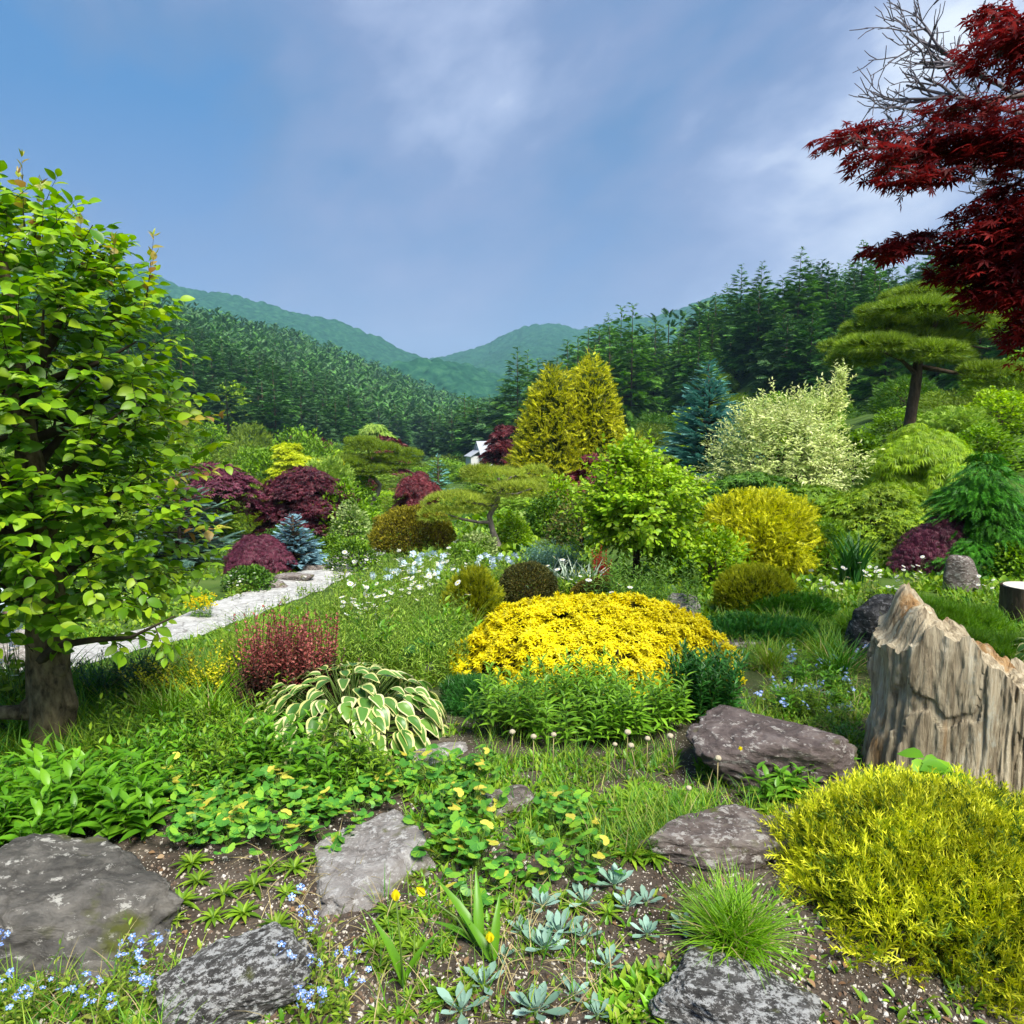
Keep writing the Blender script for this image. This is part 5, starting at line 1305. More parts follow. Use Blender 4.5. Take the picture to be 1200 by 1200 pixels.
# bare twiggy tree behind it
def bare_tree():
    global rng
    keep = rng; rng = np.random.default_rng(31)
    bx, by = 4.3, 5.0; g = float(H(bx, by))
    o = thing('bare_tree', 'leafless grey twigs showing behind the dark red maple', 'tree', (bx, by, g))
    wb = MB()
    def wp(px, py, dd=5.0): return at(px, py, dd) - np.array([bx, by, g])
    wb.tube([(0, 0, -.2), (.03, 0, 1.2), (-.05, 0, 2.4), wp(1290, 160)], [.07, .06, .045, .03], 8)
    def grow(p, d, L, r, depth):
        q = p + d * L; m = (p + q) / 2 + rng.normal(size=3) * L * .05
        r = max(r, .0035); wb.tube([p, m, q], [r, r * .85, r * .65], 5, 0, False)
        if depth == 0: return
        for k in range(int(rng.integers(2, 4))):
            nd = nrm(d + rng.normal(size=3) * np.array([.55, .35, .55]) + np.array([0, 0, .10])); grow(p + d * L * rng.uniform(.35, 1), nd, L * rng.uniform(.6, .85), r * .6, depth - 1)
    for (px, py, tx, ty, r) in [(1290, 160, 1062, 100, .024), (1285, 165, 1066, 40, .024), (1285, 190, 1120, 195, .02), (1285, 160, 1040, 125, .022), (1290, 150, 1180, 40, .018), (1285, 180, 1130, 112, .016), (1285, 200, 1140, 215, .016), (1260, 130, 1090, 62, .014)]:
        p, t_ = wp(px, py), wp(tx, ty); d = t_ - p; L = np.linalg.norm(d); d = d / L
        wb.tube([p, p + d * L * .5 + rng.normal(size=3) * .04, t_], [r, r * .7, r * .3], 5, 0, False)
        for k in range(5): grow(p + d * L * rng.uniform(.45, .85), nrm(d + rng.normal(size=3) * np.array([.4, .3, .5])), L * .2, r * .45, 3)
    wb.build('trunk', solid('bare_bark', (0.13, 0.12, 0.135), .85, .2, .25, 14, .3), o)
    rng = keep
bare_tree()
# ------------------------------------------------------------------ low planting
def gndv(px, py):
    px = np.asarray(px, float); py = np.asarray(py, float)
    dx, dz = (px - 600) / FPX, -(py - 600) / FPX
    ry_, rz_ = cp + dz * sp, -sp + dz * cp
    z = np.zeros_like(px)
    for _ in range(30):
        t_ = np.clip((z - 1.6) / rz_, .5, 60)
        z = .5 * z + .5 * H(dx * t_, ry_ * t_)
    return np.stack([dx * t_, ry_ * t_, H(dx * t_, ry_ * t_)], 1)
def clump(name, label, cat, foot, draw, mats, group=None, smooth=True, seed=1, stemm=None):
    """draw(leaf_mb, stem_mb) builds the plant round the origin"""
    global rng
    keep = rng; rng = np.random.default_rng(seed)
    o = thing(name, label, cat, foot, 0, group)
    lb, sb = MB(), MB(); draw(lb, sb)
    lb.build('foliage', mats, o, smooth)
    if sb.n: sb.build('stem', stemm or stemgreen, o)
    rng = keep
    return o
def stalks(lb, sb, base, hgt, lean, nleaf, T, size, t0=.15, t1=1.0, m=0, r=.0022, up=.5, tipm=None, tipf=.7, shrink=.45, droop=0.0, sm=0):
    """upright leafy stems; leaves spiral up each stem, shorter towards the tip"""
    n = len(base); hgt = np.broadcast_to(hgt, (n,))
    d = nrm(lean); top = base + d * hgt[:, None]
    sticks(sb, base - np.array([0, 0, .02]), top, np.full(n, r), sm)
    ph = rng.uniform(0, 6.283, n)
    for j in range(nleaf):
        f_ = t0 + (t1 - t0) * (j + rng.uniform(0, .8, n)) / nleaf
        a = ph + j * 2.39996
        out = np.stack([np.cos(a), np.sin(a), np.zeros(n)], 1)
        D = out + np.array([0, 0, 1.0]) * (up + .9 * (j / nleaf) ** 2) + rng.normal(size=(n, 3)) * .15
        U = np.array([0, 0, 1.0]) - out * .4 + rng.normal(size=(n, 3)) * .2
        P = base + d * (hgt * f_)[:, None] - np.array([0, 0, droop]) * f_[:, None] ** 2
        mm = m if tipm is None or j / nleaf < tipf else tipm
        lb.inst(T, P, frame(D, U), size * rng.uniform(.75, 1.2, n) * (1 - shrink * j / nleaf), mm)
def disc(n, R, dr=1.0, pw=.5):
    a = rng.uniform(0, 6.283, n); q = rng.random(n) ** pw
    return np.stack([R * q * np.cos(a), R * dr * q * np.sin(a), np.zeros(n)], 1)
def blades(lb, base, L, spread, T, m=0, w=1.0, bend=.0):
    n = len(base); a = rng.uniform(0, 6.283, n); e_ = np.abs(rng.normal(size=n)) * spread
    out = np.stack([np.cos(a), np.sin(a), 0 * a], 1)
    D = out * e_[:, None] + np.array([0, 0, 1.0]); U = out * -1.0 + np.array([0, 0, .35]) 
    Ls = L * rng.uniform(.55, 1.1, n)
    lb.inst(T, base, frame(D, U), np.stack([Ls * w, Ls, Ls], 1), m)

G_lily = leaf('lily_green', [(0.07, 0.17, 0.010), (0.125, 0.28, 0.014), (0.20, 0.38, 0.025)], .25, .4, .4, 3, .22)
G_deep2 = leaf('herb_deep', [(0.015, 0.085, 0.012), (0.03, 0.135, 0.018), (0.05, 0.19, 0.025)], .22, .42, .4, 4, .25)
G_fresh = leaf('herb_fresh', [(0.07, 0.21, 0.010), (0.12, 0.31, 0.014), (0.19, 0.40, 0.02)], .3, .4, .4, 3, .22)
G_grass = leaf('grass_fresh', [(0.10, 0.24, 0.010), (0.16, 0.34, 0.012), (0.24, 0.42, 0.02)], .3, .45, .35, 3, .2)
G_grassd = leaf('grass_deep', [(0.03, 0.13, 0.008), (0.055, 0.20, 0.012), (0.09, 0.27, 0.016)], .3, .45, .35, 3, .25)
G_meadow = leaf('meadow_green', [(0.11, 0.20, 0.012), (0.19, 0.31, 0.018), (0.28, 0.40, 0.03), (0.30, 0.33, 0.06)], .3, .5, .3, 1.5, .25)
G_straw = leaf('straw', [(0.34, 0.28, 0.12), (0.48, 0.40, 0.19), (0.30, 0.24, 0.12)], .2, .6, .2, 3, .2)
G_white = leaf('petal_white', [(0.72, 0.73, 0.74), (0.80, 0.80, 0.80), (0.86, 0.86, 0.85)], .2, .5, .2, 3, .05)
G_yelf = leaf('petal_yellow', [(0.74, 0.60, 0.006), (0.82, 0.70, 0.008), (0.88, 0.78, 0.02)], .25, .5, .2, 3, .08)
G_blue = leaf('petal_blue', [(0.15, 0.27, 0.72), (0.24, 0.38, 0.80), (0.36, 0.50, 0.86)], .2, .5, .2, 3, .1)
G_pblue = leaf('petal_pale_blue', [(0.36, 0.52, 0.72), (0.48, 0.62, 0.78), (0.70, 0.78, 0.84)], .2, .5, .2, 3, .1)
G_colum = leaf('columbine_green', [(0.06, 0.22, 0.03), (0.10, 0.31, 0.035), (0.16, 0.40, 0.04), (0.24, 0.44, 0.03)], .3, .45, .35, 4, .2)
G_colyel = leaf('columbine_yellow', [(0.55, 0.47, 0.05), (0.68, 0.60, 0.10), (0.42, 0.48, 0.04)], .3, .5, .3, 4, .15)
G_edel = leaf('silver_leaf', [(0.16, 0.28, 0.20), (0.25, 0.40, 0.32), (0.36, 0.51, 0.44)], .12, .55, .25, 6, .2)
G_weed = leaf('weed_green', [(0.09, 0.19, 0.010), (0.165, 0.30, 0.014), (0.26, 0.40, 0.025)], .3, .5, .3, 4, .25)
G_pink = leaf('barberry_pink', [(0.20, 0.045, 0.045), (0.32, 0.085, 0.075), (0.42, 0.15, 0.12)], .28, .5, .25, 3, .2)
G_plumd = leaf('barberry_plum', [(0.045, 0.016, 0.018), (0.085, 0.03, 0.026), (0.12, 0.06, 0.03), (0.06, 0.08, 0.018)], .2, .5, .25, 3, .3)

# golden thread leaved cypress, lower right
def draw(lb, sb):
    P, Nn, k = shell(8500, .54, .31, 'dome', .2, 4.2, 61, .24, 1.0)
    hi = (P[:, 2] > .0)
    D = Nn * .8 + np.array([0, -.12, .42]) + rng.normal(size=P.shape) * .38
    lb.inst(T_thread, P - nrm(D) * .03, frame(D, Nn + rng.normal(size=P.shape) * .5), .075 * rng.uniform(.65, 1.3, len(P)), 0)
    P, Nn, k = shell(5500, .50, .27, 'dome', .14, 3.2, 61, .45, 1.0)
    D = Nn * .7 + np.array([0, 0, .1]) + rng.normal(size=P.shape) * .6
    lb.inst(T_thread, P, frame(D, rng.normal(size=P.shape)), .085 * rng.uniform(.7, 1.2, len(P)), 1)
    for i in range(16):
        a = i * 2.4; p = np.array([.34 * math.cos(a), .34 * math.sin(a), .13]); sb.tube([(0, 0, -.05), p * .5 + np.array([0, 0, .05]), p], [.018, .012, .006], 5)
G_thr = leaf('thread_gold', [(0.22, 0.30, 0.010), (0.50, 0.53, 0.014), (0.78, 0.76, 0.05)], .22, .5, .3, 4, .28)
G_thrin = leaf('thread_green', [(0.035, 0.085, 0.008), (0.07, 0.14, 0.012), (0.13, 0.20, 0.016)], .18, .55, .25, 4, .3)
x_, y_ = 1.50, 2.30
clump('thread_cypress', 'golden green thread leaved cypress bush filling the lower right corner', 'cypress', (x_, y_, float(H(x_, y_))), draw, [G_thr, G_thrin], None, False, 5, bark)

# lily clump in front of the yellow mound
def draw(lb, sb):
    b_ = disc(170, .56, .5); hh = rng.uniform(.16, .34, 170) * (1 + .35 * vnoise(b_ * 5, 3))
    stalks(lb, sb, b_, hh, lean_up(170, .3), 22, T_lance, .085, .25, 1.0, up=.35, shrink=.35)
f = at(675, 870, 3.78); clump('lily_clump', 'broad clump of narrow leaved green lilies in front of the yellow mound', 'plant', (f[0] + .0, 3.68, float(H(f[0], 3.68))), draw, [G_lily], seed=6)
def draw(lb, sb):
    b_ = disc(90, .17, .8); hh = rng.uniform(.28, .40, 90)
    stalks(lb, sb, b_, hh, lean_up(90, .22), 26, T_lance, .075, .1, 1.0, up=.75, shrink=.3)
f = at(830, 870, 3.75); clump('dark_herb', 'dark green bushy herb at the right end of the yellow mound', 'plant', (f[0], 3.85, float(H(f[0], 3.85))), draw, [G_deep2], seed=7)
# tall narrow leaved stems behind the mound
def draw(lb, sb):
    b_ = disc(75, .52, .35); hh = rng.uniform(.35, .62, 75)
    stalks(lb, sb, b_, hh, lean_up(75, .12), 26, T_lance, .085, .15, 1.0, up=.35, shrink=.4)
f = place(775, 0, 6.3); clump('lily_clump', 'tall feathery lily stems rising behind the yellow mound', 'plant', f, draw, [leaf('lily_pale', [(0.08, 0.19, 0.02), (0.14, 0.28, 0.035), (0.22, 0.36, 0.06)], .28, .45, .35, 3, .2)], seed=8)
# red barberry
def draw(lb, sb):
    b_ = disc(250, .25, .8); hh = rng.uniform(.28, .58, 250)
    stalks(lb, sb, b_, hh, lean_up(250, .13), 30, T_oval, .030, .05, 1.0, m=1, tipm=0, tipf=.48, up=.5, shrink=.35)
    b_ = disc(120, .30, .8); hh = rng.uniform(.18, .36, 120)
    stalks(lb, sb, b_, hh, lean_up(120, .35), 22, T_oval, .028, .05, 1.0, m=1, up=.4, shrink=.3)
f = gnd(338, 838); clump('red_barberry', 'upright red barberry with pink tipped shoots left of the hosta', 'shrub', (f[0], f[1] + .1, f[2]), draw, [G_pink, G_plumd], seed=9, stemm=bark)
# golden low shrub and dark herb behind the trunk of the near tree
def draw(lb, sb):
    b_ = disc(120, .24, .7); hh = rng.uniform(.16, .36, 120)
    stalks(lb, sb, b_, hh, lean_up(120, .65), 24, T_oval, .03, .1, 1.0, m=1, tipm=0, tipf=.55, up=.3, shrink=.3)
f = gnd(215, 838); clump('golden_shrub', 'low golden leaved shrub between the near tree and the red barberry', 'shrub', (f[0], f[1] + .15, f[2]), draw, [leaf('golden_leaf', [(0.42, 0.42, 0.008), (0.60, 0.56, 0.012), (0.70, 0.66, 0.03)], .28, .45, .3, 4, .2), leaf('golden_leaf_old', [(0.10, 0.17, 0.008), (0.18, 0.25, 0.012), (0.30, 0.33, 0.02)], .28, .45, .3, 4, .25)], seed=10, stemm=bark)
def draw(lb, sb):
    b_ = disc(80, .2, .8); hh = rng.uniform(.18, .34, 80)
    stalks(lb, sb, b_, hh, lean_up(80, .4), 22, T_lance, .05, .05, 1.0, up=.5)
f = gnd(120, 838); clump('blue_herb', 'dark blue green herb right behind the knobbly trunk', 'plant', (f[0], f[1] + .25, f[2]), draw, [leaf('herb_teal', [(0.012, 0.06, 0.035), (0.025, 0.10, 0.055), (0.04, 0.14, 0.08)], .2, .5, .3, 4, .25)], seed=11)
# fine grass tuft
def draw(lb, sb):
    b_ = disc(620, .075, .9); blades(lb, b_, .24, .95, T_blade, 0, .32)
    b_ = disc(60, .07, .9); blades(lb, b_, .22, 1.0, T_blade, 1, .3)
f = gnd(858, 1108); clump('grass_tuft', 'fine bright green grass tuft between two dark rocks', 'grass tuft', f, draw, [G_grass, G_straw], seed=12)
# iris, striped grass and other accents
def draw(lb, sb):
    b_ = disc(70, .13, .8); blades(lb, b_, .62, .10, T_wblade, 0, .35)
f = gnd(998, 684); clump('iris_clump', 'upright dark green iris leaves below the variegated maple', 'iris', f, draw, [G_deep2], seed=13)
def draw(lb, sb):
    b_ = disc(130, .3, .7); blades(lb, b_, .42, .55, T_wblade, 0, .45)
    b_ = disc(60, .3, .7); blades(lb, b_, .40, .5, T_wblade, 1, .45)
f = place(672, 0, 7.3); clump('striped_grass', 'silver striped arching grass behind the clipped brown ball', 'grass tuft', f, draw, [leaf('silver_grass', [(0.22, 0.34, 0.22), (0.40, 0.50, 0.38), (0.60, 0.66, 0.56)], .2, .5, .3, 4, .2), G_deep2], seed=14)
def draw(lb, sb):
    b_ = disc(160, .36, .6); hh = rng.uniform(.2, .42, 160); stalks(lb, sb, b_, hh, lean_up(160, .25), 16, T_lance, .07, .1, 1, up=.6)
f = place(650, 0, 9.3); clump('blue_herb', 'blue green perennial clump right of the crooked clipped pine', 'plant', f, draw, [leaf('perennial_blue', [(0.06, 0.16, 0.12), (0.11, 0.24, 0.19), (0.20, 0.34, 0.29)], .2, .5, .3, 4, .25)], seed=15)
def draw(lb, sb):
    b_ = disc(120, .17, .8); blades(lb, b_, .26, .5, T_blade, 0, .8)
f = place(690, 0, 7.9); clump('golden_grass', 'bright yellow green grass clump under the golden brown ball', 'grass tuft', f, draw, [leaf('golden_grass', [(0.36, 0.42, 0.01), (0.52, 0.55, 0.015), (0.66, 0.64, 0.04)], .3, .5, .3, 4, .15)], seed=16)
def draw(lb, sb):
    b_ = disc(22, .07, .8); hh = rng.uniform(.22, .40, 22); stalks(lb, sb, b_, hh, lean_up(22, .12), 22, T_kite, .03, .45, 1, m=0, up=1.0)
    stalks(lb, sb, b_, hh * .5, lean_up(22, .4), 10, T_oval, .05, .1, 1, m=1)
f = place(713, 0, 7.8); clump('red_astilbe', 'small red plume flowers left of the chartreuse tree', 'flower', f, draw, [leaf('plume_red', [(0.30, 0.012, 0.02), (0.42, 0.02, 0.03), (0.5, 0.05, 0.05)], .25, .5, .2, 4, .15), G_plumd], seed=17).scale = (1.35, 1.35, 1.35)
def draw(lb, sb):
    b_ = disc(40, .16, .8); hh = rng.uniform(.2, .34, 40); stalks(lb, sb, b_, hh, lean_up(40, .3), 10, T_lance, .06, .1, .95, m=1)
    top = b_ + nrm(lean_up(40, .25)) * hh[:, None] ; P = np.repeat(top, 5, 0) + rng.normal(size=(200, 3)) * .03; lb.inst(T_bud7, P, frame(rdir(200) + np.array([0, 0, 1.0]), rdir(200)), .028, 0)
f = gnd(237, 724); clump('yellow_daisy_bush', 'bright yellow flowering bush at the right rim of the near tree', 'flower', (f[0], f[1], f[2]), draw, [G_yelf, G_grass], seed=18)

# --- kinds that repeat -------------------------------------------------------------
def daisy_template(n=11):
    V = []; Fp = []; Fc = []
    for i in range(n):
        a0 = 6.283 * i / n; da = 6.283 / n * .44
        b_ = len(V); V += [(.16 * math.cos(a0), .16 * math.sin(a0), .02), (.8 * math.cos(a0 - da * .8), .8 * math.sin(a0 - da * .8), .0), (1.0 * math.cos(a0), 1.0 * math.sin(a0), -.06), (.8 * math.cos(a0 + da * .8), .8 * math.sin(a0 + da * .8), .0)]
        Fp.append((b_, b_ + 1, b_ + 2, b_ + 3))
    b_ = len(V)
    for i in range(8): V.append((.27 * math.cos(.785 * i), .27 * math.sin(.785 * i), .03))
    V.append((0, 0, .16)); Fc = [(b_ + i, b_ + (i + 1) % 8, b_ + 8) for i in range(8)]
    return np.array(V), [(np.array(Fp), 0), (np.array(Fc), 1)]
T_daisy = daisy_template()
def upframe(n, tilt=.3):
    z = nrm(np.array([0, -.15, 1.0]) + rng.normal(size=(n, 3)) * tilt); x = nrm(np.cross(np.array([0.1, 1, 0]), z)); y = np.cross(z, x); return np.stack([x, y, z], -1)
def daisy(seed, n, hmax):
    global rng
    keep = rng; rng = np.random.default_rng(seed)
    o = thing('daisy', 'x', 'daisy'); sb, lb, fb = MB(), MB(), MB()
    b_ = disc(n, .09); d = nrm(lean_up(n, .18)); hh = hmax * rng.uniform(.7, 1.05, n); top = b_ + d * hh[:, None]
    sticks(sb, b_, top, np.full(n, .0025)); sb.build('stem', stemgreen, o)
    m = n * 7; lb.inst(T_lance2, np.repeat(b_, 7, 0) + np.repeat(d * hh[:, None], 7, 0) * rng.uniform(0, .6, (m, 1)), frame(np.repeat(d, 7, 0) * .5 + rdir(m), rdir(m) + np.array([0, 0, 1.0])), .06); lb.build('foliage', G_meadow, o)
    for i in range(n):
        fb = MB(); fb.inst(T_daisy, top[i:i + 1], upframe(1), .024 * rng.uniform(.85, 1.15)); fb.build('flower_head', [G_white, G_yelf], o, False)
    rng = keep; return o
daisyK = Kind([daisy(i, n, h_) for i, (n, h_) in enumerate([(4, .42), (6, .36), (3, .5), (5, .3)])])
DG = {'meadow': ('white daisies on thin stems in the meadow left of the yellow mound', 'daisies in the meadow'), 'path': ('white daisies growing along the near edge of the pale path', 'daisies along the path'), 'mound': ('white daisies standing right behind the yellow mound', 'daisies behind the yellow mound'), 'right': ('white daisies in the grass before the burgundy weeping maple', 'daisies before the weeping maple'), 'tree': ('white daisies showing behind the near tree', 'daisies behind the near tree'), 'maple': ('white daisies at the foot of the low weeping maple', 'daisies below the low weeping maple')}
pr_ = np.random.default_rng(17)
def scatter(K, spots, key, rz=True, smin=.85, smax=1.2, groups=DG, cat='daisy', jit=0):
    for (px, py) in spots:
        f_ = gnd(px + pr_.uniform(-jit, jit), py + pr_.uniform(-jit, jit))
        K.put(f_, pr_.uniform(0, 6.28), pr_.uniform(smin, smax), groups[key][0], cat, groups[key][1])
def rnd_spots(n, x0, x1, y0, y1): return [(pr_.uniform(x0, x1), pr_.uniform(y0, y1)) for _ in range(n)]
scatter(daisyK, rnd_spots(26, 400, 545, 690, 760) + rnd_spots(8, 415, 450, 745, 770) + rnd_spots(10, 440, 600, 680, 700), 'meadow')
scatter(daisyK, [(x, 752 - (x - 250) * .50 + pr_.uniform(-2, 16)) for x in np.linspace(262, 395, 14)], 'path', smin=.7, smax=.95)
scatter(daisyK, [(690, 735), (705, 742), (722, 738), (735, 746), (655, 716), (672, 712), (645, 708)], 'mound')
scatter(daisyK, rnd_spots(12, 955, 1075, 700, 725) + [(1155, 715), (1010, 712)], 'right', smin=.7, smax=1.0)
scatter(daisyK, rnd_spots(12, 95, 200, 712, 735) + rnd_spots(8, 5, 60, 812, 835), 'tree')
scatter(daisyK, rnd_spots(9, 262, 300, 690, 706), 'maple', smin=.7, smax=.9)

# columbine clumps
def T_trifol():
    V = []; F = []
    for a0 in (-1.15, 0, 1.15):
        b_ = len(V); V.append((0, .0, 0))
        pts = [(-.62, .45), (-.6, .8), (-.22, .98), (0, .86), (.22, .98), (.6, .8), (.62, .45)]
        for (u_, v_) in pts:
            x, y = u_ * .58, v_ * .62 + .05; V.append((x * math.cos(a0) + y * math.sin(a0), -x * math.sin(a0) + y * math.cos(a0), -.10 * (x * x + y * y) + .06 * abs(u_)))
        F += [(b_, b_ + i + 1, b_ + i) for i in range(1, 7)]
    return np.array(V), [(np.array(F)[:, ::-1], 0)]
T_tri = T_trifol()
def columbine(seed, n, R, hmax, yel=.12):
    global rng
    keep = rng; rng = np.random.default_rng(seed)
    o = thing('columbine', 'x', 'plant'); lb, sb = MB(), MB()
    b_ = disc(n, .02); q = disc(n, R); top = q + np.array([0, 0, 1.0]) * (hmax * rng.uniform(.45, 1.05, n) * (1 - .4 * np.linalg.norm(q, axis=1) / R))[:, None]
    sticks(sb, b_, top, np.full(n, .0018)); sb.build('stem', stemgreen, o)
    y_ = rng.random(n) < yel
    D = nrm(q * np.array([1, 1, 0]) + 1e-4) + np.array([0, 0, -.05]) + rng.normal(size=(n, 3)) * .3
    fr = frame(D, np.array([0, -.2, 1.0]) + rng.normal(size=(n, 3)) * .3); s_ = .037 * rng.uniform(.65, 1.3, n)
    lb.inst(T_tri, top[~y_], fr[~y_], s_[~y_], 0); lb.inst(T_tri, top[y_], fr[y_], s_[y_], 1)
    lb.build('foliage', [G_colum, G_colyel], o); rng = keep; return o
colK = Kind([columbine(i + 40, n, R, h_, y_) for i, (n, R, h_, y_) in enumerate([(22, .11, .13, .05), (16, .09, .10, .12), (26, .13, .15, .08), (12, .08, .09, .3)])])
CG = {'left': ('lobed columbine leaves, some turning yellow, in the bed left of the pale rock', 'columbines left of the pale rock'), 'mid': ('lobed columbine leaves, partly yellow, between the pale rock and the lily clump', 'columbines between the pale rock and the lilies'), 'low': ('lobed columbine leaves beside the silver rosettes in the foreground', 'columbines beside the silver rosettes')}
scatter(colK, rnd_spots(34, 195, 420, 925, 1000) + rnd_spots(10, 330, 480, 900, 955), 'left', groups=CG, cat='plant')
scatter(colK, rnd_spots(14, 495, 570, 905, 975) + [(660, 960), (680, 975), (650, 985), (695, 962)], 'mid', groups=CG, cat='plant')
scatter(colK, [(560, 1020), (545, 1065), (575, 1045), (668, 1028), (690, 1024), (520, 1010), (545, 1000), (640, 1030)], 'low', groups=CG, cat='plant')

# silver rosettes
def rosette(seed, n, L, mats, T, name, cat, sp_=(.35, 1.45)):
    global rng
    keep = rng; rng = np.random.default_rng(seed)
    o = thing(name, 'x', cat); lb, sb = MB(), MB(); i = np.arange(n); a = i * 2.39996 + rng.normal(size=n) * .15; e_ = sp_[0] + (sp_[1] - sp_[0]) * (i + .5) / n
    out = np.stack([np.cos(a), np.sin(a), 0 * a], 1)
    D = out * np.sin(e_)[:, None] + np.array([0, 0, 1.0]) * np.cos(e_)[:, None]; U = np.array([0, 0, 1.0]) * np.sin(e_)[:, None] - out * np.cos(e_)[:, None]
    lb.inst(T, np.tile([0, 0, .012], (n, 1)) + out * .004, frame(D, U), L * (0.55 + .5 * (i + .5) / n) * rng.uniform(.85, 1.15, n), 0)
    sb.tube([(0, 0, -.02), (0, 0, .014)], [.006, .005], 6)
    lb.build('foliage', mats, o); sb.build('stem', stemgreen, o); rng = keep; return o
T_spat = T_leaf(.34, 5, .14, -.1, .68)
edK = Kind([rosette(60 + i, n, L, [G_edel], T_spat, 'silver_rosette', 'succulent') for i, (n, L) in enumerate([(14, .062), (11, .056), (17, .068), (12, .05)])])
EG = {'e': ('silvery blue green leaf rosette in the gravelly soil of the foreground', 'silver rosettes in the foreground')}
scatter(edK, [(635, 1066), (685, 1062), (720, 1042), (757, 1062), (758, 1098), (686, 1102), (638, 1117), (712, 1136), (566, 1160), (672, 1170), (628, 1190), (588, 1126), (803, 1092), (735, 1068), (655, 1098), (700, 1195), (540, 1190), (610, 1095)], 'e', groups=EG, cat='succulent', smin=.8, smax=1.2)
wdK = Kind([rosette(80 + i, n, L, [G_weed], T_lance, 'weed_rosette', 'weed', (.5, 1.5)) for i, (n, L) in enumerate([(20, .075), (16, .065), (24, .085)])])
WG = {'w': ('flat green weed rosette on the bare soil between the left rocks', 'weed rosettes between the left rocks'), 'm': ('low green weed in the bare soil near the long brown rock', 'weeds near the long brown rock'), 't': ('low green weed in the soil around the silver rosettes', 'weeds around the silver rosettes')}
scatter(wdK, [(232, 1036), (262, 1052), (285, 1075), (325, 1090), (335, 1052), (212, 1062), (298, 1042), (250, 1080), (345, 1022), (375, 1010), (318, 1020), (225, 1015), (200, 1085)], 'w', groups=WG, cat='weed')
scatter(wdK, rnd_spots(26, 690, 800, 930, 1010) + [(845, 962), (860, 968), (880, 965), (900, 955)], 'm', groups=WG, cat='weed')
scatter(wdK, rnd_spots(24, 430, 560, 1070, 1195) + rnd_spots(10, 560, 740, 1030, 1120), 't', groups=WG, cat='weed', smin=.5, smax=.9)

# small blue flowers on wiry stems
def bluef(seed, n, hmax, m=G_blue, sz=.011, dense=4):
    global rng
    keep = rng; rng = np.random.default_rng(seed)
    o = thing('blue_flower', 'x', 'flower'); lb, sb, fb = MB(), MB(), MB()
    b_ = disc(n, .06); hh = hmax * rng.uniform(.45, 1.05, n); d = nrm(lean_up(n, .4)); top = b_ + d * hh[:, None]
    stalks(lb, sb, b_, hh, lean_up(n, .4), 9, T_lance2, .028, .05, .9, up=.4, r=.0012)
    lb.build('foliage', G_meadow, o); sb.build('stem', stemgreen, o)
    for i in range(n):
        fb = MB(); P = top[i] + rng.normal(size=(dense, 3)) * .011; fb.inst(T_daisy5, P, upframe(dense, .6), sz * rng.uniform(.7, 1.2, dense)); fb.build('flower_head', [m, G_white], o, False); rng = keep; return o
T_daisy5 = daisy_template(5)
blK = Kind([bluef(90 + i, n, h_, G_blue) for i, (n, h_) in enumerate([(3, .16), (2, .12), (4, .14)])])
BG = {'rock': ('small blue flowers on wiry stems between the speckled and the pale rock', 'blue flowers between the foreground rocks'), 'corner': ('small blue flowers in the grass below the large left corner rock', 'blue flowers below the corner rock'), 'stump': ('small blue flowers in the grass left of the weathered stump', 'blue flowers left of the stump')}
scatter(blK, rnd_spots(13, 340, 405, 1100, 1215), 'rock', groups=BG, cat='flower')
scatter(blK, rnd_spots(12, 0, 130, 1175, 1215) + rnd_spots(6, 140, 205, 1120, 1195), 'corner', groups=BG, cat='flower')
scatter(blK, rnd_spots(36, 895, 1012, 775, 855) + [(1000, 770), (1008, 790)], 'stump', groups=BG, cat='flower')
pbK = Kind([bluef(95 + i, n, h_, G_pblue, .018, 5) for i, (n, h_) in enumerate([(6, .22), (5, .18)])])
PG = {'d': ('pale blue flowers in the drift between the dome shrub and golden egg conifer', 'pale blue flower drift'), 'p': ('pale blue flowers at the foot of the crooked clipped pine', 'pale blue flowers at the clipped pine')}
scatter(pbK, rnd_spots(34, 445, 535, 676, 704), 'd', groups=PG, cat='flower', smin=1.5, smax=2.2)
scatter(pbK, rnd_spots(14, 552, 612, 672, 690), 'p', groups=PG, cat='flower', smin=1.3, smax=2.0)
# yellow tulips
def tulip(label, foot, h, lean, blades_, seed):
    global rng
    keep = rng; rng = np.random.default_rng(seed)
    o = thing('yellow_tulip', label, 'tulip', foot); lb, sb, fb = MB(), MB(), MB()
    t_ = nrm(np.array(lean)) * h; sb.tube([(0, 0, -.02), t_ * .5 + np.array([lean[0] * -.02, 0, .01]), t_], [.0035, .003, .0025], 6); sb.build('stem', stemgreen, o)
    for (a, L, e_) in blades_:
        out = np.array([math.cos(a), math.sin(a), 0]); D = out * e_ + np.array([0, 0, 1.0]); lb.inst(T_wblade, [np.zeros(3)], frame(D[None], (np.array([0, 0, .5]) - out)[None]), np.array([[L * 1.35, L, L]]))
    lb.build('foliage', G_fresh, o)
    n = 6; a = np.arange(n) * 1.0472; out = np.stack([np.cos(a), np.sin(a), 0 * a], 1); D = out * .22 + nrm(t_); fb.inst(T_oval, t_ + out * .003, frame(D, out * 1.0 + .001), .034); fb.build('flower_head', G_yelf, o)
    rng = keep
tulip('yellow tulip bud on an upright stem in front of the pale rock', gnd(473, 1160), .27, (-.06, 0, 1), [(2.6, .22, .25), (.4, .19, .3), (-1.8, .16, .5)], 1)
tulip('yellow tulip leaning over the right edge of the pale rock', gnd(562, 1112), .23, (-.75, .1, .7), [(2.4, .24, .7), (1.7, .22, .3), (2.9, .18, 1.2)], 2)
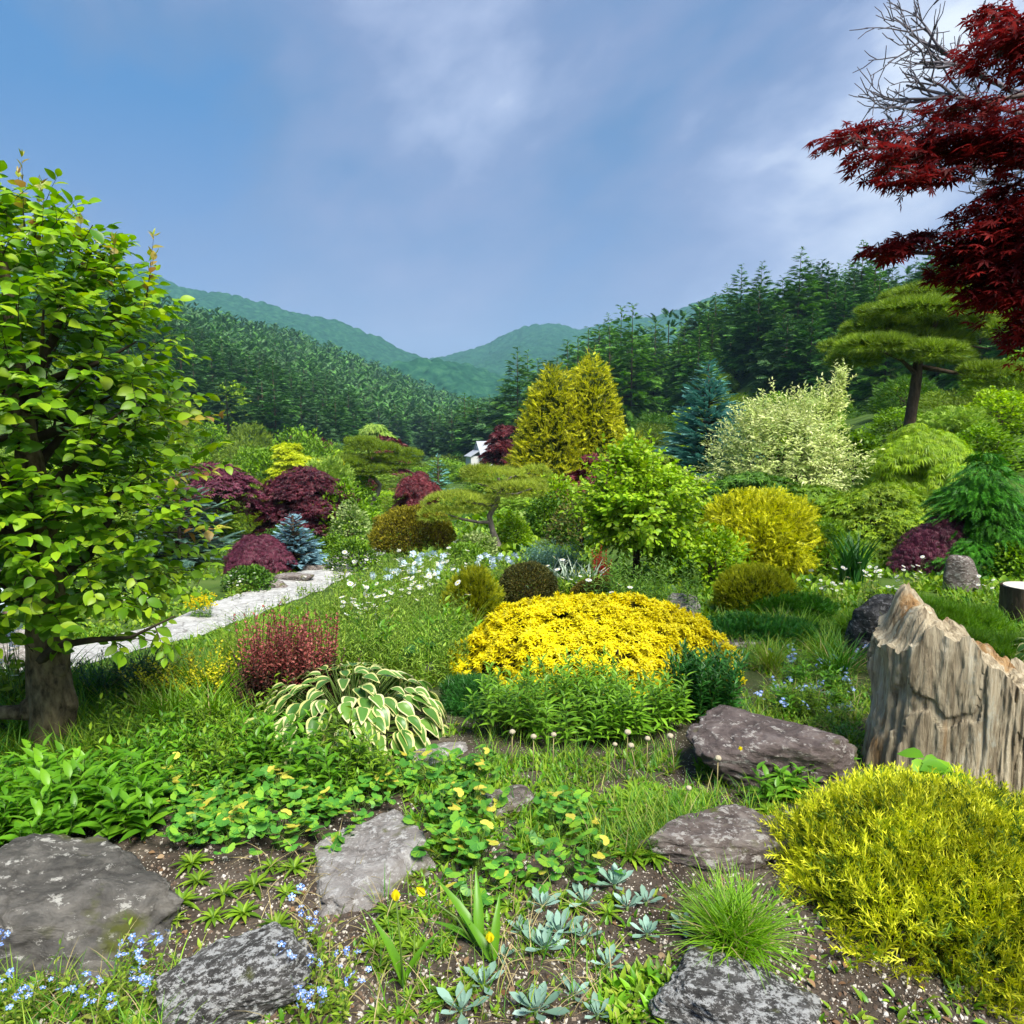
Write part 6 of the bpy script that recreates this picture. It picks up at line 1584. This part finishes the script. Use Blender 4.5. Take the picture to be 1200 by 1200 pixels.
tulip('short yellow tulip bud low in the soil beside the silver rosettes', gnd(578, 1135), .08, (-.1, 0, 1), [(1.4, .2, .25), (2.3, .2, .9)], 3)
tulip('small yellow flower on a thin stem beside the purple brown boulder', gnd(880, 925), .17, (-.28, 0, 1), [(2.6, .07, .9), (.4, .06, .9)], 4)
# dried seed heads
def seedhead(seed):
    o = thing('seed_head', 'x', 'flower'); sb, fb = MB(), MB(); r_ = np.random.default_rng(seed); x = r_.uniform(-.05, .05)
    sb.tube([(0, 0, -.01), (x * .3, 0, .08), (x, 0, .15)], [.0022, .002, .0018], 5); sb.build('stem', G_straw, o)
    P, F = ICO4; fb.add(P[:] * np.array([.0125, .0125, .010]) * (1 + .15 * fbm(P * 6, seed, 2))[:, None] + np.array([x, 0, .155]), [F]); fb.build('flower_head', solid('seed_fluff', (0.40, 0.35, 0.25), .9, .1, .2, 60), o); return o
shK = Kind([seedhead(1), seedhead(2)])
SG = {'s': ('dry straw coloured seed head on a thin stalk before the lily clump', 'dry seed heads before the lilies')}
scatter(shK, [(625, 905), (648, 902), (600, 900), (735, 900), (758, 905), (790, 908), (720, 905), (745, 915), (840, 935), (800, 960)], 's', groups=SG, cat='flower')

# broad leafy perennials, lower left, and upright herbs
def herb(seed, n, R, h0, h1, T, size, mats, name, nl=9, up=.35, lean=.3, m=0):
    def draw(lb, sb):
        b_ = disc(n, R); stalks(lb, sb, b_, rng.uniform(h0, h1, n), lean_up(n, lean), nl, T, size, .2, 1, up=up, shrink=.3)
    return clump(name, 'x', 'plant', (0, 0, 0), draw, mats, None, True, seed)
hbK = Kind([herb(110 + i, n, .10, h0, h1, T_lance2, s_, [G_fresh], 'leafy_perennial') for i, (n, h0, h1, s_) in enumerate([(7, .14, .24, .10), (6, .12, .2, .115), (9, .12, .22, .085)])])
HG = {'l': ('broad bright green lance leaves above the large left corner rock', 'leafy perennials above the corner rock'), 'm': ('upright leafy green herb under the near tree and left of the hosta', 'herbs left of the hosta'), 'h': ('upright leafy green herb right in front of the hosta', 'herbs before the hosta'), 'b': ('low bright green herb in the beds beside the weathered stump', 'herbs beside the stump'), 'r': ('low bright herb behind the weathered stump', 'herbs behind the stump')}
scatter(hbK, rnd_spots(34, -70, 165, 935, 1000), 'l', groups=HG, cat='plant')
meK = Kind([herb(120 + i, n, .10, h0, h1, T_lance2, s_, [[G_weed], [G_fresh], [G_lily]][i], 'leafy_herb', 11, .4, .25) for i, (n, h0, h1, s_) in enumerate([(10, .16, .32, .055), (8, .12, .24, .075), (12, .1, .2, .045)])])
scatter(meK, rnd_spots(50, 120, 320, 860, 945) + rnd_spots(14, 270, 350, 850, 910), 'm', groups=HG, cat='plant', smin=.55, smax=1.05)
scatter(colK, rnd_spots(10, 150, 300, 890, 950), 'left', groups=CG, cat='plant')
scatter(meK, [(405, 915), (418, 920), (395, 912), (340, 905), (365, 915), (430, 925), (380, 922), (410, 935), (450, 930)], 'h', groups=HG, cat='plant')
scatter(hbK, [(905, 940), (930, 935), (950, 925), (968, 915), (1090, 985)], 'b', groups=HG, cat='plant', smin=.6, smax=.9)
HG['md'] = ('leafy green herb growing up through the meadow stems', 'herbs in the meadow')
scatter(meK, rnd_spots(26, 300, 550, 740, 805) + rnd_spots(10, 400, 540, 700, 745), 'md', groups=HG, cat='plant', smin=1.0, smax=1.6)
def draw(lb, sb):
    n = 14; top = disc(n, .13) + np.array([0, 0, 1.0]) * rng.uniform(.1, .24, (n, 1)); sticks(sb, disc(n, .02), top, np.full(n, .003)); lb.inst(T_oval, top, frame(rdir(n) * np.array([1, 1, .1]), np.tile([0, -.5, 1.0], (n, 1)) + rng.normal(size=(n, 3)) * .25), np.stack([.13 * np.ones(n), .10 * np.ones(n), .1 * np.ones(n)], 1) * rng.uniform(.7, 1.1, (n, 1)))
clump('broad_leaf_herb', 'clump of round dark green leaves above the hosta by the pale stone', 'plant', gnd(485, 792), draw, [G_deep2], seed=20)
tuK_ = []
for i in range(3):
    def draw(lb, sb):
        b_ = disc(90, .07); blades(lb, b_, .34, .38, T_blade, 0, .5); b_ = disc(16, .07); blades(lb, b_, .3, .7, T_blade, 1, .4)
    tuK_.append(clump('meadow_tuft', 'x', 'grass tuft', (0, 0, 0), draw, [[G_grass, G_meadow, G_grassd][i], G_straw], seed=30 + i))
tuK = Kind(tuK_)
TG = {'m': ('arching grass tuft among the daisies of the meadow', 'grass tufts in the meadow'), 'r': ('arching grass tuft in the grass left of the upright black rock', 'grass tufts left of the black rock'), 't': ('arching grass tuft under the near tree and its golden shrub', 'grass tufts under the near tree')}
scatter(tuK, rnd_spots(16, 290, 545, 735, 800) + rnd_spots(7, 400, 540, 690, 735), 'm', groups=TG, cat='grass tuft', smin=.8, smax=1.3)
scatter(tuK, rnd_spots(9, 900, 1000, 745, 800), 'r', groups=TG, cat='grass tuft', smin=.7, smax=1.0)
scatter(tuK, rnd_spots(12, 60, 280, 800, 860), 't', groups=TG, cat='grass tuft', smin=.7, smax=1.1)
HG['bl'] = ('small leafy herb in the rough ground between the purple boulder and the stump', 'herbs in the rough ground by the stump')
scatter(meK, rnd_spots(26, 880, 1015, 775, 870), 'bl', groups=HG, cat='plant', smin=.4, smax=.8)
scatter(edK, rnd_spots(9, 885, 1000, 780, 850), 'b', groups={'b': ('silvery rosette in the rough ground left of the weathered stump', 'silver rosettes by the stump')}, cat='succulent', smin=.9, smax=1.3)
# palmate seedling leaf against the stump
def draw(lb, sb):
    n = 7; top = disc(n, .07) + np.array([0, 0, .30]); sticks(sb, np.zeros((n, 3)), top, np.full(n, .003)); lb.inst(T_oval, top, frame(rdir(n) * np.array([1, 1, .2]) + np.array([0, -.3, 0]), np.tile([0, -.4, 1.0], (n, 1)) + rng.normal(size=(n, 3)) * .2), np.array([[.13, .11, .11]] * n))
f = at(1100, 940, 2.72); clump('broad_leaf_seedling', 'rounded bright green leaves growing against the foot of the stump', 'plant', (f[0], 2.75, float(H(f[0], 2.75)) - .05), draw, [G_fresh], seed=19)

# low juniper and fine yellow green growth on the right
def low_cover(name, label, foot, R, h, T, n, size, mats, seed, up=.5, dr=.5):
    return bush(name, label, 'shrub', foot, R, h, 'flat', T, n, size, mats, .3, 2.5, seed, .5, dr, .6, up, .5, inner=.2, stem=True)
f = place(905, 0, 5.6); low_cover('low_juniper', 'flat spreading dark green juniper below the low golden globe', f, .55, .16, T_spray, 2600, .075, [G_deep2, L_deep], 141)
f = place(960, 0, 6.3); low_cover('low_juniper', 'flat green juniper left of the upright black rock', f, .42, .18, T_spray, 1900, .075, [G_grassd, L_deep], 143)
f = place(1130, 0, 5.6); low_cover('fine_herb', 'fine feathery yellow green growth behind the weathered stump', f, .62, .26, T_needles, 5200, .085, [G_grass, G_grassd], 145, .9)
f = place(1180, 0, 4.9); low_cover('fine_herb', 'fine feathery green growth below the cut log at the right edge', f, .5, .22, T_needles, 3600, .08, [G_grass, G_grassd], 147, .9)
f = place(700, 0, 7.1); low_cover('low_herb', 'low green herb cushion behind the olive ball', f, .6, .2, T_lance2, 1300, .07, [G_weed, G_deep2], 149, .8)
f = gnd(555, 838); low_cover('low_herb', 'feathery green herb at the left foot of the yellow mound', (f[0], f[1] + .1, f[2]), .18, .17, T_needles, 1800, .05, [G_deep2, G_deep2], 151, .9, .8)

# ------------------------------------------------------------------ ground cover, meadow, gravel
rng = np.random.default_rng(400)
ZONES = []
def cover(name, zones, T, size, mats, spread=.7, lo=0, ms=None, w=1.0, label=None):
    """zones: (px0, px1, py0, py1, count); growth rooted on the ground"""
    b = MB()
    for (x0, x1, y0, y1, n, sc) in zones:
        px, py = rng.uniform(x0, x1, n), rng.uniform(y0, y1, n)
        keepm = vnoise(np.stack([px / 26, py / 14, 0 * px], 1), 7) > -.45 + .5 * lo
        if name == 'meadow': keepm &= (py > 768 - .53 * (px - 300)) | (px > 452)
        P = gndv(px[keepm], py[keepm])
        if name != 'undergrowth': P = P[np.min(np.hypot(P[:, 0][:, None] - pcs[None, ::2, 0], P[:, 1][:, None] - pcs[None, ::2, 1]), 1) > .58]
        m = len(P)
        a = rng.uniform(0, 6.283, m); e_ = np.abs(rng.normal(size=m)) * spread
        out = np.stack([np.cos(a), np.sin(a), 0 * a], 1)
        L = size * sc * rng.uniform(.5, 1.25, m)
        mi = rng.integers(0, len(mats), m)
        for k in range(len(mats)):
            q = mi == k
            b.inst(T, P[q] - np.array([0, 0, .006]), frame(out[q] * e_[q, None] + np.array([0, 0, 1.0]), np.array([0, 0, .35]) - out[q]), np.stack([L[q] * w, L[q], L[q]], 1), k)
    return tag(b.build(name, mats, None, True), kind='stuff')
# low weeds over the near beds: leafy bits
cover('undergrowth', [(480, 830, 885, 1000, 5200, 1), (-200, 330, 845, 960, 5200, 1.3), (330, 560, 850, 930, 1500, 1), (870, 1020, 800, 910, 2600, 1), (820, 1020, 690, 800, 3000, 1.1), (1000, 1250, 680, 720, 2000, 1.2), (480, 620, 985, 1090, 900, .8), (440, 720, 1060, 1200, 420, .7), (-100, 230, 1150, 1240, 1300, .9), (230, 420, 1100, 1240, 500, .9), (690, 1000, 1040, 1240, 700, .8), (800, 1000, 900, 1000, 900, .9), (1000, 1400, 940, 1240, 1500, 1), (1300, 2100, 800, 1240, 3500, 1), (-900, -150, 860, 1240, 3500, 1.2), (-200, 60, 1000, 1200, 700, 1), (700, 800, 1140, 1215, 500, 1.1)], T_lance2, .045, [G_weed, G_fresh, G_meadow], .9, .3)
cover('grass', [(470, 840, 880, 1010, 2600, .8), (-200, 320, 800, 900, 9000, 1.6), (-150, 330, 742, 800, 7000, 1.5), (230, 420, 690, 745, 2600, 1.2), (860, 1030, 720, 775, 2600, 1.2), (870, 1030, 775, 850, 1100, .9), (1040, 1400, 690, 830, 5200, 1.5), (1250, 2100, 760, 1200, 5000, 1.2), (-900, -150, 800, 1200, 5000, 1.4), (830, 1010, 830, 960, 1500, 1), (520, 900, 860, 920, 1500, .9), (-200, 240, 1140, 1240, 900, 1), (430, 700, 1040, 1200, 420, .9), (560, 1010, 690, 780, 4500, 1.3), (690, 830, 940, 1010, 1600, 1.0)], T_blade, .12, [G_grassd, G_grass, G_meadow], .45, .1, w=.55)
cover('dry_grass', [(430, 720, 1060, 1210, 260, 1), (300, 420, 1000, 1200, 200, 1), (690, 830, 900, 1010, 260, 1), (880, 1010, 780, 900, 500, 1), (-60, 220, 1130, 1230, 240, 1)], T_blade, .13, [G_straw], 1.1, .1, w=.4)
# the meadow of thin stems between the hosta, the path and the golden egg conifer
cover('meadow', [(280, 550, 735, 805, 3000, .8), (300, 520, 700, 745, 2000, .9), (380, 560, 672, 705, 2000, .9), (-250, 90, 800, 850, 2600, 1.1), (230, 330, 745, 790, 1000, 1.0)], T_blade, .32, [G_meadow, G_grass, G_meadow], .25, 0, w=.28)
lb, sb = MB(), MB()
for (x0, x1, y0, y1, n) in [(280, 550, 735, 812, 1100), (300, 520, 695, 745, 650), (390, 560, 675, 700, 320), (225, 300, 755, 800, 160)]:
    bx_, by_ = rng.uniform(x0, x1, n), rng.uniform(y0, y1, n); ok = (by_ > 768 - .53 * (bx_ - 300)) | (bx_ > 452); B = gndv(bx_[ok], by_[ok]); n = len(B); stalks(lb, sb, B, rng.uniform(.22, .44, n), lean_up(n, .12), 13, T_lance, .052, .1, 1, m=int(rng.integers(0, 2)), up=.7, shrink=.5, r=.0016, sm=2)
lb.V += sb.V; lb.F += [(f_ + lb.n, 2) for f_, m_ in sb.F]; lb.n += sb.n
tag(lb.build('meadow', [G_meadow, leaf('meadow_leaf', [(0.11, 0.20, 0.02), (0.19, 0.31, 0.03), (0.30, 0.42, 0.06)], .3, .5, .3, 1.5, .25), stemgreen]), kind='stuff')
cover('meadow', [(280, 550, 735, 805, 9000, 1.0), (300, 520, 690, 745, 5000, 1.2)], T_lance, .07, [G_meadow, G_grass], 1.2, 0)
# everything between the shrubs further out is grown over
cover('ground_plants', [(-300, 1500, 575, 612, 9000, 3.2), (-300, 1500, 612, 650, 14000, 1.7), (-300, 1500, 650, 700, 15000, 1.1), (420, 1500, 700, 740, 9000, .9), (-300, 330, 690, 760, 9000, 1.0)], T_oval, .08, [L_green, G_weed, L_pined, L_deep], .8, .1)
# grit and small stones on the bare soil
n = 30000
px, py = rng.uniform(-150, 1350, n), 905 + 330 * rng.random(n) ** .8
P = gndv(px, py)
r_ = (rng.random(n) ** 3.5 * .009 + .0014)
gv = MB(); To = (np.array([(1, 0, 0), (-1, 0, 0), (0, 1, 0), (0, -1, 0), (0, 0, 1), (0, 0, -1.0)]), [(np.array([(0, 2, 4), (2, 1, 4), (1, 3, 4), (3, 0, 4), (2, 0, 5), (1, 2, 5), (3, 1, 5), (0, 3, 5)]), 0)])
gv.inst(To, P + np.array([0, 0, .001]), frame(rdir(n), rdir(n)), np.stack([r_, r_ * rng.uniform(.6, 1.3, n), r_ * .7], 1))
tag(gv.build('gravel', leaf('grit', [(0.50, 0.45, 0.39), (0.26, 0.20, 0.15), (0.12, 0.085, 0.06), (0.58, 0.54, 0.49), (0.16, 0.11, 0.08), (0.07, 0.05, 0.035), (0.32, 0.27, 0.22)], 0, .9, .1, 3, .1, 'CONSTANT'), None, False), kind='stuff')
n = 900; px, py = rng.uniform(-100, 1250, n), 920 + 290 * rng.random(n); P = gndv(px, py)
lt = MB(); lt.inst(T_oval, P + np.array([0, 0, .006]), frame(rdir(n) * np.array([1, 1, .25]), np.array([0, 0, 1.0]) + rng.normal(size=(n, 3)) * .4), .02 * rng.uniform(.4, 1.5, n))
tag(lt.build('leaf_litter', leaf('dead_leaf', [(0.16, 0.08, 0.04), (0.28, 0.17, 0.09), (0.10, 0.05, 0.03), (0.36, 0.25, 0.15)], .1, .8, .1, 3, .2), None, True), kind='stuff')
# ------------------------------------------------------------------ person at the left edge, sitting on a stone block beyond the tree
def person():
    d = 8.2; x = (-2 - 600) / FPX * d * 1.02; g = float(H(x, d))
    t_ = thing('person', 'person in a pale blue top and dark trousers seated at the left edge', 'person', (x, d, g), -.9)
    def skin(name, joints, bones, mat, par, sub=2):
        me = bpy.data.meshes.new(name); me.from_pydata([j[:3] for j in joints], bones, []); me.materials.append(mat)
        o = bpy.data.objects.new(name, me); COL.objects.link(o); o.parent = par
        m = o.modifiers.new('skin', 'SKIN'); m.use_smooth_shade = True
        for i, j in enumerate(joints): me.skin_vertices[0].data[i].radius = (j[3], j[3] * (j[4] if len(j) > 4 else 1))
        me.skin_vertices[0].data[0].use_root = True
        s_ = o.modifiers.new('sub', 'SUBSURF'); s_.levels = s_.render_levels = sub
        return o
    skinm = solid('skin', (0.55, 0.34, 0.24), .55, .3, .08)
    S = .46
    J = [(0, 0, S + .08, .13, .8), (0, .02, S + .26, .12, .75), (0, .03, S + .42, .135, .7), (0, .03, S + .52, .075, .8), (0, .02, S + .60, .05), (0, -.01, S + .70, .085, 1.1), (0, -.02, S + .80, .07, 1.1),
         (.17, .03, S + .47, .052), (.23, -.02, S + .22, .042), (.14, -.24, S + .14, .032), (.11, -.32, S + .12, .028), (-.17, .03, S + .47, .052), (-.23, -.02, S + .22, .042), (-.14, -.24, S + .14, .032), (-.11, -.32, S + .12, .028),
         (.10, -.04, S + .05, .085), (.12, -.42, S + .06, .062), (.12, -.44, .26, .05), (.12, -.42, .07, .036), (.12, -.56, .035, .032), (-.10, -.04, S + .05, .085), (-.12, -.42, S + .06, .062), (-.12, -.46, .26, .05), (-.12, -.44, .07, .036), (-.12, -.58, .035, .032)]
    E = [(0, 1), (1, 2), (2, 3), (3, 4), (4, 5), (5, 6), (2, 7), (7, 8), (8, 9), (9, 10), (2, 11), (11, 12), (12, 13), (13, 14), (0, 15), (15, 16), (16, 17), (17, 18), (18, 19), (0, 20), (20, 21), (21, 22), (22, 23), (23, 24)]
    fing = []
    for sx in (1, -1):
        w_ = 10 if sx > 0 else 14
        for k, (dx, L) in enumerate([(.022, .06), (.008, .072), (-.008, .068), (-.022, .052)]):
            b_ = len(J); J.append((sx * .11 + dx, -.37, S + .118, .0095)); J.append((sx * .11 + dx * 1.1, -.37 - L * .6, S + .112, .009)); J.append((sx * .11 + dx * 1.1, -.37 - L, S + .09, .008)); E += [(w_, b_), (b_, b_ + 1), (b_ + 1, b_ + 2)]
        b_ = len(J); J.append((sx * .075, -.345, S + .115, .011)); J.append((sx * .06, -.375, S + .10, .009)); E += [(w_, b_), (b_, b_ + 1)]
    skin('body', J, E, skinm, t_)
    k_ = lambda i, f_=1.0: (*J[i][:3], J[i][3] * f_, *(J[i][4:5]))
    skin('shirt', [k_(0, 1.12), k_(1, 1.14), k_(2, 1.12), (0, .03, S + .50, .08), k_(7, 1.3), k_(8, 1.3), (.2, -.1, S + .19, .05), k_(11, 1.3), k_(12, 1.3), (-.2, -.1, S + .19, .05)], [(0, 1), (1, 2), (2, 3), (2, 4), (4, 5), (5, 6), (2, 7), (7, 8), (8, 9)], solid('shirt_blue', (0.58, 0.70, 0.82), .8, .2, .08, 20), t_)
    skin('trousers', [(0, 0, S + .07, .15, .85), k_(15, 1.16), k_(16, 1.2), k_(17, 1.25), (.12, -.43, .12, .05), k_(20, 1.16), k_(21, 1.2), k_(22, 1.25), (-.12, -.45, .12, .05)], [(0, 1), (1, 2), (2, 3), (3, 4), (0, 5), (5, 6), (6, 7), (7, 8)], solid('trousers_navy', (0.012, 0.016, 0.04), .85, .2, .1, 20), t_)
    skin('hair', [(0, .03, S + .74, .085), (0, .01, S + .82, .085), (0, .06, S + .70, .06)], [(0, 1), (0, 2)], solid('hair_grey', (0.12, 0.11, 0.11), .7, .3, .3, 30), t_)
    b = MB(); n_ = 10; P, F = ICO4; fc = np.array([0, -.105, S + .735])
    for sx in (-1, 1): b.add(P * .011 + fc + np.array([sx * .03, .004, .02]), [F])
    b.build('eye', solid('eye_dark', (0.03, 0.02, 0.02), .3, .5, .05), t_)
    b = MB(); b.add(P * np.array([.012, .022, .024]) + fc + np.array([0, -.004, -.005]), [F]); b.build('nose', skinm, t_)
    b = MB(); b.add(P * np.array([.024, .008, .006]) + fc + np.array([0, .008, -.042]), [F]); b.build('mouth', solid('lips', (0.42, 0.16, 0.14), .5, .3, .05), t_)
    b = MB(); b.tube([(-.07, -.085, S + .53), (0, -.125, S + .50), (.07, -.085, S + .53)], [.03, .034, .03], 8); b.build('scarf', solid('scarf_red', (0.42, 0.02, 0.03), .8, .2, .1), t_)
    b = MB(); P, F = rock_mesh(.36, .30, .26, 71, 10, .04, 1.0, ICO4, .86); b.add(P, [F])
    o = b.build('stone_seat', R_pale, None, True, (x, d + .08, g + .14)); o.scale = (1, 1, 1); tag(o, 'pale stone block that the seated person rests on', 'stone')
person()
# ------------------------------------------------------------------ haze: one even box of air
def haze(density):
    m, nn, L = newmat('haze_air')
    pv = nn('ShaderNodeVolumePrincipled'); pv.inputs['Color'].default_value = (0.42, 0.74, 1.0, 1); pv.inputs['Density'].default_value = density
    pv.inputs['Anisotropy'].default_value = 0.0
    o = nn('ShaderNodeOutputMaterial'); L(pv.outputs[0], o.inputs['Volume'])
    x0, x1, y0, y1, z0, z1 = -2600, 2600, -80, 2700, HZ_LO - 1.0, HZ_HI
    V = [(x, y, z) for x in (x0, x1) for y in (y0, y1) for z in (z0, z1)]
    mb = MB(); mb.add(V, [[(0, 1, 3, 2), (4, 6, 7, 5), (0, 4, 5, 1), (2, 3, 7, 6), (0, 2, 6, 4), (1, 5, 7, 3)]])
    tag(mb.build('haze', m, None, False), kind='stuff')
zs = [(min(v[2] for v in o.bound_box), max(v[2] for v in o.bound_box)) for o in scn.objects if o.type == 'MESH' and o.get('kind') == 'structure']
HZ_LO, HZ_HI = min(z[0] for z in zs), max(z[1] for z in zs) + 20
haze(0.00025)
